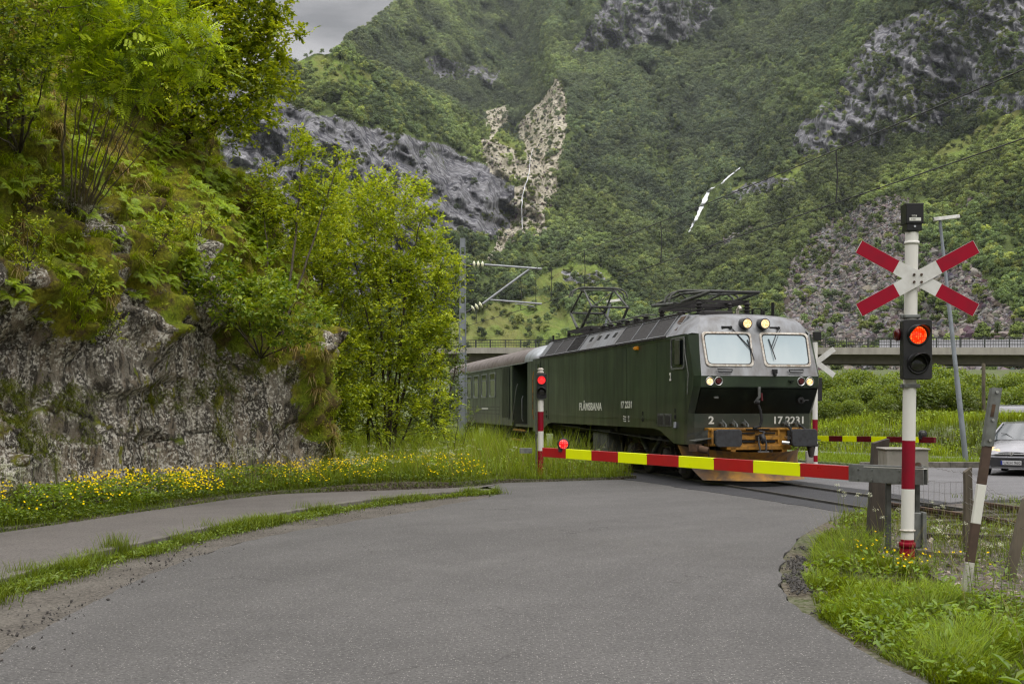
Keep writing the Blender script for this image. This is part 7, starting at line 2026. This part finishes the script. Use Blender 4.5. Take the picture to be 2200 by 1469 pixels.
pe = np.stack([ex - ty / tn_ * k_, ey + tx / tn_ * k_, np.full(ne, .05)], -1); c1 = vary((.22, .31, .02), ne, .3)
acc.add(blades(pe, RNG.uniform(.05, .17, ne), RNG.uniform(0, 6.28, ne), RNG.uniform(.3, 1, ne), RNG.uniform(0, .5, ne), .009, c1 * .4, c1))
# seed heads
ns = 2600; q = poly_pts(ns, bankpoly, lambda x, y: near_w(x, y) * (y > 21)); P0 = np.concatenate([q, bankz(q[:, 0], q[:, 1])[:, None]], 1); c1 = vary((.34, .3, .14), ns, .25)
acc.add(blades(P0, RNG.uniform(.6, 1.0, ns), RNG.uniform(0, 6.28, ns), .25, .1, .006, c1 * .6, c1))
o = link('roadside_grass', acc.mesh('roadside_grass'), M['grass_blade']); o['kind'] = 'stuff'; tag(o, 'lush tall grass between the pavement, the rock and the track', 'grass')
# leafy buttercup foliage at the foot of the rock
NL = 62000; q = poly_pts(NL, bankpoly, lambda x, y: near_w(x, y) * np.where(y < 27, 1, .25)); ed = edge_d(q)
hz = np.interp(q[:, 1], [12, 24, 30], [.38, .34, .38]) * (.45 + .55 * sstep(ed, .0, .4)) * (.5 + .8 * sstep(fbm(q * 1.3, 3, 522), .35, .6)) * RNG.uniform(.15, 1, NL) ** .6
P0 = np.concatenate([q, (bankz(q[:, 0], q[:, 1]) + hz)[:, None]], 1); ax = nrmz(RNG.normal(0, 1, (NL, 3)) * np.array([1, 1, .35])); nz = nrmz(np.array([0, 0, 1.]) + RNG.normal(0, .4, (NL, 3))); Ls = RNG.uniform(.03, .07, NL)
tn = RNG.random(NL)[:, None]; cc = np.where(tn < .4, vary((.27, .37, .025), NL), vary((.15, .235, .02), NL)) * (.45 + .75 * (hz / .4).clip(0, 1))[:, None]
herb = Acc().add(leaves(P0, ax, nz, Ls, Ls * .5, cc)); o = link('roadside_herbs', herb.mesh('roadside_herbs'), M['leaf']); o['kind'] = 'stuff'; tag(o, 'leafy green buttercup foliage along the foot of the rock', 'ground plants')
def cups(P, r, col):
    """small five-petalled cups"""
    n = len(P); a = Acc(); ph = RNG.uniform(0, 6.28, n); tl_ = RNG.normal(0, .35, (n, 3)) + np.array([.15, -.35, 1.]); nz = nrmz(tl_)
    t = nrmz(np.cross(nz, np.array([1., .1, .0]))); b_ = np.cross(nz, t)
    for k in range(5):
        an = ph + k * 2 * PI / 5; d = t * np.cos(an)[:, None] + b_ * np.sin(an)[:, None]
        a.add(leaves(P, d + nz * .25, nz, r, r * 1.05, col, fold=.05, droop=-.15))
    return a
NFL = 6500; q = poly_pts(NFL, bankpoly, lambda x, y: near_w(x, y) * (y < 27.5) * (.05 + sstep(fbm(np.stack([x * .9, y * .9], -1), 4, 533), .4, .6)) * np.where(y > 24, .5, 1)); ed = edge_d(q)
hz = np.interp(q[:, 1], [12, 24, 30], [.50, .44, .5]) * (.45 + .55 * sstep(ed, .0, .4)) * RNG.uniform(.6, 1.2, NFL)
P0 = np.concatenate([q, (bankz(q[:, 0], q[:, 1]) + hz)[:, None]], 1)
fl = cups(P0, RNG.uniform(.014, .021, NFL), vary((1., .74, .01), NFL, .15, .05))
for k in range(NFL // 3): pass
stm = blades(P0 - np.array([0, 0, 1.]) * hz[:, None] * .6, hz * .6, RNG.uniform(0, 6.28, NFL), .0, .0, .004, vary((.12, .18, .02), NFL), vary((.12, .18, .02), NFL))
o = link('buttercups', fl.mesh('buttercups'), M['flower']); o['kind'] = 'stuff'; tag(o, 'many yellow buttercup flowers along the foot of the rock', 'flowers')
def umbels(P, H, R_, nfl=30):
    """cow parsley: stems carrying flat heads of tiny white flowers"""
    n = len(P); a = Acc(); k = nfl; st = Acc()
    nh = 4; hd = np.repeat(P, nh, 0) + np.stack([RNG.normal(0, .09, n * nh), RNG.normal(0, .09, n * nh), np.repeat(H, nh) * RNG.uniform(.78, 1.05, n * nh)], -1)
    for j in range(3):
        pass
    c = np.repeat(hd, k, 0); rr_ = np.sqrt(RNG.random(len(c))) * R_; an = RNG.uniform(0, 6.28, len(c))
    c = c + np.stack([rr_ * np.cos(an), rr_ * np.sin(an), -rr_ * rr_ * 6 + RNG.normal(0, .01, len(c))], -1)
    a.add(leaves(c, np.stack([np.cos(an * 3), np.sin(an * 3), 0 * an], -1), nrmz(np.array([0, -.3, 1.]) + RNG.normal(0, .3, c.shape)), .0105, .0105, vary((.62, .64, .5), len(c), .25, .02)))
    base = np.repeat(P, nh, 0); dv = hd - base; s_ = np.array([.0025, 0, 0]); cs = np.tile(np.array([[.16, .2, .05]]), (len(hd), 1))
    V = np.stack([base - s_, base + s_, hd + s_ * .6, hd - s_ * .6], 1).reshape(-1, 3); a.add((V, np.arange(len(V)).reshape(-1, 4), np.repeat(cs, 4, 0))); return a
nu_ = 130
q1 = poly_pts(90, bankpoly, lambda x, y: (y > 24.5) * (y < 31) * (x > -5) * (.3 + .7 * (x < -1))); q2 = np.array([(-8.1, 15.4), (-7.9, 15.9), (-7.7, 16.2), (-8.2, 14.8), (-7.5, 16.6), (-7.6, 17.2), (-8.4, 14.9), (-7.4, 16.9), (-7.1, 17.9), (-7.9, 15.1), (-7.3, 17.4), (-7.8, 16.6), (-7.6, 15.8), (-5.2, 23.6), (-5.1, 23.7), (-6.2, 21.1), (-5.3, 23.4), (-7.0, 18.8), (-7.4, 16.2), (-7.2, 16.9), (-6.95, 16.1), (-7.05, 16.5), (-7.15, 15.8), (-7.3, 16.0), (-6.9, 16.6), (-7.0, 17.2)])
q = np.concatenate([q1, q2, q2 + RNG.normal(0, .12, q2.shape)]); P0 = np.concatenate([q, bankz(q[:, 0], q[:, 1])[:, None]], 1)
o = link('cow_parsley', umbels(P0, np.where(q[:, 1] > 24.5, RNG.uniform(.4, .75, len(q)), RNG.uniform(.6, .95, len(q))), .05).mesh('cow_parsley'), M['flower']); o['kind'] = 'stuff'; tag(o, 'white cow parsley heads among the roadside grass', 'flowers')

# weeds along the kerb
acc = Acc(); KB = np.array(kerb[2:17]); Lk_ = np.concatenate([[0], np.cumsum(np.linalg.norm(np.diff(KB, axis=0), axis=1))])
NK = 20000; s_ = RNG.uniform(0, Lk_[-1], NK * 4); pt_ = sstep(fbm(np.stack([s_ * 1.05, s_ * 0], -1), 3, 611), .4, .62); s_ = s_[RNG.random(len(s_)) < .32 + .68 * pt_][:NK]; n = len(s_)
off_ = .07 + np.abs(RNG.normal(0, .17, n)); kx, ky = np.interp(s_, Lk_, KB[:, 0]), np.interp(s_, Lk_, KB[:, 1]); tx = np.interp(s_ + .1, Lk_, KB[:, 0]) - kx; ty = np.interp(s_ + .1, Lk_, KB[:, 1]) - ky; tl_ = np.hypot(tx, ty) + 1e-6
q = np.stack([kx + ty / tl_ * off_, ky - tx / tl_ * off_, np.full(n, .0)], -1); c1 = vary((.19, .26, .02), n, .3)
acc.add(blades(q, RNG.uniform(.03, .13, n) * (1 + 1.2 * (fbm(q[:, :2] * 2.2, 2, 4) > .58)), RNG.uniform(0, 6.28, n), RNG.uniform(.2, .9, n), RNG.uniform(.1, .6, n), RNG.uniform(.005, .01, n), c1 * .4, c1))
for (x, y, hh, k) in ((-4.15, 16.6, .3, 60), (-4.6, 14.2, .34, 260), (-4.66, 13.6, .22, 200), (-4.85, 12.2, .26, 160), (-3.3, 19.6, .28, 90), (-4.9, 10.6, .3, 420), (-4.95, 9.8, .3, 420), (-4.9, 11.3, .34, 200), (-2.3, 22.0, .16, 150)):
    P0 = np.array([x, y, 0]) + RNG.normal(0, .1, (k, 3)) * np.array([1, 1, 0]); c1 = vary((.2, .27, .025), k, .25); acc.add(blades(P0, RNG.uniform(.5, 1.1, k) * hh, RNG.uniform(0, 6.28, k), .3, .15, .007, c1 * .4, c1))
o = link('kerb_weeds', acc.mesh('kerb_weeds'), M['grass_blade']); o['kind'] = 'stuff'; tag(o, 'patchy grass and weeds growing out of the kerb joint', 'weeds')
nl_ = 4200; k_ = RNG.integers(0, n, nl_); P0 = q[k_] + np.stack([RNG.normal(0, .05, nl_), RNG.normal(0, .05, nl_), RNG.uniform(.01, .07, nl_)], -1); Ls = RNG.uniform(.025, .07, nl_)
o = link('kerb_herbs', Acc().add(leaves(P0, RNG.normal(0, 1, (nl_, 3)) * np.array([1, 1, .4]) + np.array([0, 0, .3]), nrmz(np.array([0, 0, 1.]) + RNG.normal(0, .3, (nl_, 3))), Ls, Ls * .42, vary((.19, .27, .03), nl_))).mesh('kerb_herbs'), M['leaf']); o['kind'] = 'stuff'; tag(o, 'low dandelion and clover leaves along the kerb', 'weeds')
# broken asphalt along the road edge
RL = np.array(road_l[3:]); Lr = np.concatenate([[0], np.cumsum(np.linalg.norm(np.diff(RL, axis=0), axis=1))])
def crumbs(name, s0_, s1_, n, spread, smin, smax, label, shift=-.12):
    s_ = RNG.uniform(s0_, s1_, n * 3); s_ = s_[fbm(np.stack([s_ * 1.4, s_ * 0], -1), 3, 66) > .44][:n]; n = len(s_)
    x, y = np.interp(s_, Lr, RL[:, 0]) + shift + RNG.normal(0, spread, n), np.interp(s_, Lr, RL[:, 1]) + RNG.normal(0, spread, n)
    m = MB(); sz = smin + (smax - smin) * RNG.random(n) ** 3
    for k in range(n):
        r = float(sz[k]); M_ = Matrix.Translation((float(x[k]), float(y[k]), .004 + r * .3)) @ Euler(tuple(RNG.uniform(0, 6.28, 3))).to_matrix().to_4x4() @ Matrix.Diagonal((r * RNG.uniform(.6, 1.4), r, r * RNG.uniform(.4, .8), 1))
        m.add([(1, 0, 0), (-.9, .2, 0), (0, 1, .1), (.1, -1, 0), (0, .1, .9), (.1, 0, -1)], [(0, 2, 4), (2, 1, 4), (1, 3, 4), (3, 0, 4), (2, 0, 5), (1, 2, 5), (3, 1, 5), (0, 3, 5)], False, M_)
    o = m.build(name, M['asphalt_crumb'], fix=False); o['kind'] = 'stuff'; return tag(o, label, 'rubble')
crumbs('asphalt_rubble', 1.2, 7.5, 230, .13, .005, .024, 'crumbled bits of broken asphalt along the road edge')
RLk, Lrk = RL, Lr
RL = np.array([(2.62, 10.2), (2.62, 11.0), (2.8, 12.2), (3.1, 13.4), (3.6, 15.0)]); Lr = np.concatenate([[0], np.cumsum(np.linalg.norm(np.diff(RL, axis=0), axis=1))])
crumbs('edge_rubble', 0, 5, 620, .06, .008, .03, 'dark broken asphalt crumbling along the curved right road edge', .03)
RL, Lr = RLk, Lrk
crumbs('loose_grit', .5, 16, 450, .35, .003, .012, 'fine loose grit scattered along the road edge', -.3)

# ---- right verge
RR = [(3.0, 6.2), (2.72, 7.2), (2.62, 8.36), (2.56, 9.39), (2.56, 10.11), (2.72, 11.0), (2.95, 12.3), (3.4, 13.9), (4.0, 15.9), (4.75, 17.9), (5.5, 19.6), (6.2, 18.4), (7.4, 14), (8.5, 9), (8.5, 6.2)]
def vz(x, y): return .16 * (fbm(np.stack([x * .9, y * .9], -1), 3) - .35) * sstep(x, 2.9, 3.8) - .03
def gravel_d(x, y): return inpoly(x, y, gp).astype(float)
dens = lambda x, y: np.clip((10. / np.maximum(y, 8)) ** 2, .15, 1) * np.clip(1 - .88 * gravel_d(x, y), 0, 1)
NV_ = 95000; q = poly_pts(NV_, RR, dens)
lump = fbm(q * 1.4, 3, 711)
P0 = np.concatenate([q, vz(q[:, 0], q[:, 1])[:, None]], 1); fr_ = np.min(np.linalg.norm(q[:, None] - np.array(smoothline([(x, y, 0) for x, y in RR[:11]], 5))[None, :, :2], axis=-1), 1)
H = (.07 + .21 * sstep(lump, .36, .66)) * (.45 + .55 * sstep(fr_, 0, .3)) * RNG.uniform(.5, 1.35, NV_)
c1 = vary((.215, .3, .014), NV_, .42) * (.75 + .4 * sstep(lump, .4, .6))[:, None]; D = fbm(q * .8, 2, 722) * 12 + RNG.normal(0, .9, NV_)
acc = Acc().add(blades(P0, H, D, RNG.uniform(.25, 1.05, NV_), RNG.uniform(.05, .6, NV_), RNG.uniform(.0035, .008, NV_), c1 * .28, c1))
ns = 900; q = poly_pts(ns, RR, lambda x, y: dens(x, y) * (x > 3.2) * .8 + gravel_d(x, y) * .5); P0 = np.concatenate([q, vz(q[:, 0], q[:, 1])[:, None]], 1); c1 = vary((.3, .28, .12), ns, .3)
acc.add(blades(P0, RNG.uniform(.3, .75, ns), RNG.uniform(0, 6.28, ns), .4, .15, .004, c1 * .6, c1))
o = link('verge_grass', acc.mesh('verge_grass'), M['grass_blade']); o['kind'] = 'stuff'; tag(o, 'thick green grass on the verge at the lower right', 'grass')
nl_ = 8500; q = poly_pts(nl_, RR, lambda x, y: dens(x, y) * sstep(fbm(np.stack([x, y], -1) * 1.1, 3, 733), .44, .58)); P0 = np.concatenate([q, (vz(q[:, 0], q[:, 1]) + RNG.uniform(.02, .16, nl_))[:, None]], 1); Ls = RNG.uniform(.03, .085, nl_)
acc = Acc().add(leaves(P0, RNG.normal(0, 1, (nl_, 3)) * np.array([1, 1, .5]) + np.array([0, 0, .4]), nrmz(np.array([0, 0, 1.]) + RNG.normal(0, .35, (nl_, 3))), Ls, Ls * .45, vary((.18, .27, .02), nl_, .4)))
# big dock and dandelion leaves in the corner
nd = 90; q = poly_pts(nd, [(2.9, 7.3), (3.6, 7.3), (4.6, 8.5), (5, 10.2), (3.4, 10.4), (3.0, 9.2)]); P0 = np.concatenate([q, (vz(q[:, 0], q[:, 1]) + .06)[:, None]], 1); Ls = RNG.uniform(.09, .18, nd)
acc.add(leaves(P0, RNG.normal(0, .7, (nd, 3)) * np.array([1, 1, .3]) + np.array([0, 0, .55]), nrmz(np.array([0, -.3, 1.]) + RNG.normal(0, .3, (nd, 3))), Ls, Ls * .3, vary((.22, .33, .025), nd), .25, .3))
# leafy tall weeds round the post and fence
for k in range(46):
    x, y = [(4.0, 10.2), (4.3, 12.5), (4.9, 12.0), (5.2, 13.4), (4.3, 13.9), (4.9, 10.8), (4.0, 9.2), (5.5, 14.5)][k % 8]; x += RNG.normal(0, .3); y += RNG.normal(0, .35); hh = RNG.uniform(.25, .6); n_ = 14
    zz_ = np.linspace(.05, hh, n_); P0 = np.stack([x + zz_ * RNG.normal(0, .12) , y + 0 * zz_, zz_], -1); an = np.arange(n_) * 2.4
    acc.add(leaves(P0, np.stack([np.cos(an), np.sin(an), 0 * an + .4], -1), np.tile(np.array([0, 0, 1.]), (n_, 1)) + RNG.normal(0, .2, (n_, 3)), .06 * (1.3 - zz_ / hh), .018, vary((.16, .24, .035), n_)))
    acc.add(leaves(np.array([[x, y, 0.]]), np.array([[P0[-1, 0] - x, 0, hh]]), np.array([[0, -1., 0]]), hh, .008, vary((.12, .16, .03), 1), 0, 0))
o = link('verge_herbs', acc.mesh('verge_herbs'), M['leaf']); o['kind'] = 'stuff'; tag(o, 'dock, dandelion and clover leaves among the verge grass', 'ground plants')
q = np.concatenate([np.array([4.25, 12.7]) + RNG.normal(0, .32, (34, 2)), np.array([4.1, 13.6]) + RNG.normal(0, .25, (12, 2)), poly_pts(16, RR, lambda x, y: (x > 4) * 1.)]); P0 = np.concatenate([q, (vz(q[:, 0], q[:, 1]) + RNG.uniform(.12, .26, len(q)))[:, None]], 1)
o = link('verge_buttercups', cups(P0, RNG.uniform(.012, .018, len(q)), vary((.85, .62, .01), len(q), .12, .04)).mesh('verge_buttercups'), M['flower']); o['kind'] = 'stuff'; tag(o, 'a few yellow buttercups round the foot of the signal pole', 'flowers')
q = np.array([(4.75, 13.5), (5.0, 13.2), (5.15, 13.6), (4.6, 15.2), (4.45, 15.6), (5.3, 13.0), (4.55, 13.0), (5.1, 14.6), (4.3, 15.9), (4.9, 12.7)]); P0 = np.concatenate([q, vz(q[:, 0], q[:, 1])[:, None]], 1)
o = link('white_umbels', umbels(P0, RNG.uniform(.35, .7, len(q)), .03, 26).mesh('white_umbels'), M['flower']); o['kind'] = 'stuff'; tag(o, 'sparse white umbels standing by the wire netting', 'flowers')
# gravel stones
NSn = 2600; q = poly_pts(NSn, gp); sz = RNG.gamma(2., .012, NSn) + .012; tint = np.array([.34, .29, .26]) * RNG.uniform(.35, 1.5, (NSn, 1))
scatter('gravel', PB, np.concatenate([q, np.full((NSn, 1), .035)], 1), RNG.uniform(0, 6.28, (NSn, 3)), np.stack([sz * RNG.uniform(.7, 1.5, NSn) for _ in range(3)], -1), np.concatenate([np.clip(tint, 0, 1), np.ones((NSn, 1))], 1), label='loose gravel and stones behind the signal pole', cat='gravel')
NSn = 9000; lat = RNG.uniform(-1.9, 1.9, NSn); tt_ = -RNG.uniform(7.2, 24, NSn); q = np.array([tuple(track(float(a), float(b), -.01)) for a, b in zip(lat, tt_)]); sz = RNG.uniform(.03, .075, NSn); tint = np.array([.16, .14, .13]) * RNG.uniform(.4, 1.5, (NSn, 1))
lat2 = RNG.uniform(-1.9, 1.9, 4000); q2 = np.array([tuple(track(float(a), float(b), -.01)) for a, b in zip(lat2, RNG.uniform(6.5, 30, 4000))]); q = np.concatenate([q, q2]); sz = np.concatenate([sz, RNG.uniform(.03, .08, 4000)]); tint = np.concatenate([tint, np.array([.15, .13, .12]) * RNG.uniform(.4, 1.4, (4000, 1))])
scatter('track_ballast', PB, q, RNG.uniform(0, 6.28, (len(q), 3)), np.stack([sz, sz, sz * .8], -1), np.concatenate([tint, np.ones((len(q), 1))], 1), label='brown grey ballast stones between the sleepers', cat='gravel')
# weeds in the track on the right
trk = [tuple(track(a, b))[:2] for a, b in ((-2.6, -7.3), (2.6, -7.3), (3.2, -24), (-2.6, -24))]
NW = 16000; q = poly_pts(NW, trk, lambda x, y: sstep(fbm(np.stack([x, y], -1) * .9, 3, 744), .4, .55)); P0 = np.concatenate([q, np.zeros((NW, 1))], 1); c1 = vary((.19, .24, .03), NW, .35)
acc = Acc().add(blades(P0, RNG.uniform(.06, .28, NW), RNG.uniform(0, 6.28, NW), .4, .2, .008, c1 * .4, c1))
q = poly_pts(3500, [(8.3, 23.4), (14, 22.9), (30, 21.6), (30, 20), (9, 21.6)]); P0 = np.concatenate([q, np.zeros((3500, 1))], 1); c1 = vary((.22, .3, .03), 3500, .3); acc.add(blades(P0, RNG.uniform(.05, .16, 3500), RNG.uniform(0, 6.28, 3500), .4, .2, .012, c1 * .5, c1))
o = link('track_weeds', acc.mesh('track_weeds'), M['grass_blade']); o['kind'] = 'stuff'; tag(o, 'weedy grass growing in and beside the railway track', 'weeds')
# ---- grass bank beyond the road
bk = [(4, 50.5), (10, 50), (12, 49), (14, 46.3), (18, 43), (22, 41.3), (40, 39.8), (40, 60), (30, 66), (4, 66)]
NBK = 60000; q = poly_pts(NBK, bk, lambda x, y: np.clip((x > 10) * 1. + .2, 0, 1)); pz_ = ground_z(q[:, 0], q[:, 1])
c1 = vary((.26, .34, .016), NBK, .35) * (.45 + .8 * sstep(fbm(q * .45, 4, 755), .38, .62))[:, None]
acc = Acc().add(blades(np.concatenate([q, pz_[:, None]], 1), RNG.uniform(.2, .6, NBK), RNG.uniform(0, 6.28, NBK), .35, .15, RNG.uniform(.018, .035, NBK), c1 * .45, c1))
fv = [(7.8, 42), (9.6, 37.9), (11, 37.3), (13.6, 37.5), (20, 36.8), (30, 36.2), (30, 37.6), (17, 39.3), (13.5, 42.1), (11.7, 45.7), (9, 46.9), (6, 47.3)]
q = poly_pts(22000, fv); c1 = vary((.26, .36, .03), 22000, .25); acc.add(blades(np.concatenate([q, np.full((22000, 1), -.1)], 1), RNG.uniform(.08, .3, 22000), RNG.uniform(0, 6.28, 22000), .3, .15, .018, c1 * .5, c1))
o = link('bank_grass', acc.mesh('bank_grass'), M['grass_blade']); o['kind'] = 'stuff'; tag(o, 'tall bright grass on the bank beyond the main road', 'grass')
q = poly_pts(70, bk, lambda x, y: (x > 10) * (y < 58) * 1.); P0 = np.concatenate([q, ground_z(q[:, 0], q[:, 1])[:, None]], 1)
o = link('bank_flowers', umbels(P0, RNG.uniform(.6, .95, len(q)), .12, 40).mesh('bank_flowers'), M['flower']); o['kind'] = 'stuff'; tag(o, 'white flower heads dotted over the bank grass', 'flowers')
nbh = 9000; q = poly_pts(nbh, bk, lambda x, y: (x > 9) * (y < 60) * (.15 + sstep(fbm(np.stack([x, y], -1) * .5, 3, 766), .42, .56))); P0 = np.concatenate([q, (ground_z(q[:, 0], q[:, 1]) + RNG.uniform(.05, .45, nbh))[:, None]], 1); Ls = RNG.uniform(.06, .16, nbh)
o = link('bank_herbs', Acc().add(leaves(P0, RNG.normal(0, 1, (nbh, 3)) * np.array([1, 1, .5]), nrmz(np.array([0, -.2, 1.]) + RNG.normal(0, .45, (nbh, 3))), Ls, Ls * .5, vary((.24, .33, .03), nbh, .5))).mesh('bank_herbs'), M['leaf']); o['kind'] = 'stuff'; tag(o, 'leafy weeds mixed into the grass of the bank', 'weeds')
# bushes on and behind the bank
def bush_mesh(seed, n=5200, ls=.11):
    rg = np.random.default_rng(seed); el = [(rg.uniform(-.9, .9), rg.uniform(-.6, .6), rg.uniform(.5, 1.5), rg.uniform(.5, .8), rg.uniform(.5, .8), rg.uniform(.45, .7)) for _ in range(8)]
    T, d, r = ell_pts(el, n, .6); T[:, 2] = np.maximum(T[:, 2], .05); Ls = RNG.uniform(.6, 1.3, n) * ls; tn = RNG.random(n)[:, None]
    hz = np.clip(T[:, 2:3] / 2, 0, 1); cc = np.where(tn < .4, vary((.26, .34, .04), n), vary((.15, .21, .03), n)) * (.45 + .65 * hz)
    V, F, C = leaves(T, nrmz(d * .6 + RNG.normal(0, .6, (n, 3))), nrmz(d * .5 + np.array([0, 0, .8]) + RNG.normal(0, .35, (n, 3))), Ls, Ls * .6, cc)
    return Acc().add((V, F, C)).mesh('bush')
BMs = [bush_mesh(k) for k in (1, 2, 3, 4)]
for me in BMs: me.materials.append(M['leaf'])
bl = [(x, Y, s) for x, Y, s in ((1765, 60, 1.0), (1800, 62, 1.15), (1835, 58, .9), (1862, 63, 1.2), (1900, 60, 1.1), (1935, 62, 1.25), (1985, 60, 1.1), (2020, 64, 1.3), (2060, 61, 1.1), (2100, 66, 1.3), (2140, 64, .9), (2180, 68, 1.2), (2215, 66, 1.1),
      (1780, 72, 1.5), (1840, 76, 1.7), (1910, 74, 1.5), (1975, 78, 1.7), (2045, 76, 1.6), (2110, 80, 1.7), (2170, 78, 1.4), (2230, 80, 1.6), (1000, 95, 1.7), (1040, 100, 1.9), (1085, 96, 1.6), (1125, 104, 1.9), (960, 100, 2.0))]
for k, (x, Y, s) in enumerate(bl):
    o = bpy.data.objects.new('bush', BMs[k % 4]); COL.objects.link(o); X_ = float(U(x)) * Y; o.location = (X_, Y, float(ground_z(X_, Y)) - .1); s *= float(RNG.uniform(.6, 1.15)) if Y < 70 else .8 if Y < 90 else .62; o.scale = (s, s, s * .95); o.rotation_euler = (0, 0, float(RNG.uniform(0, 6.28)))
    tag(o, 'dense green bush below the road bridge', 'bush', 'bushes below the road bridge')
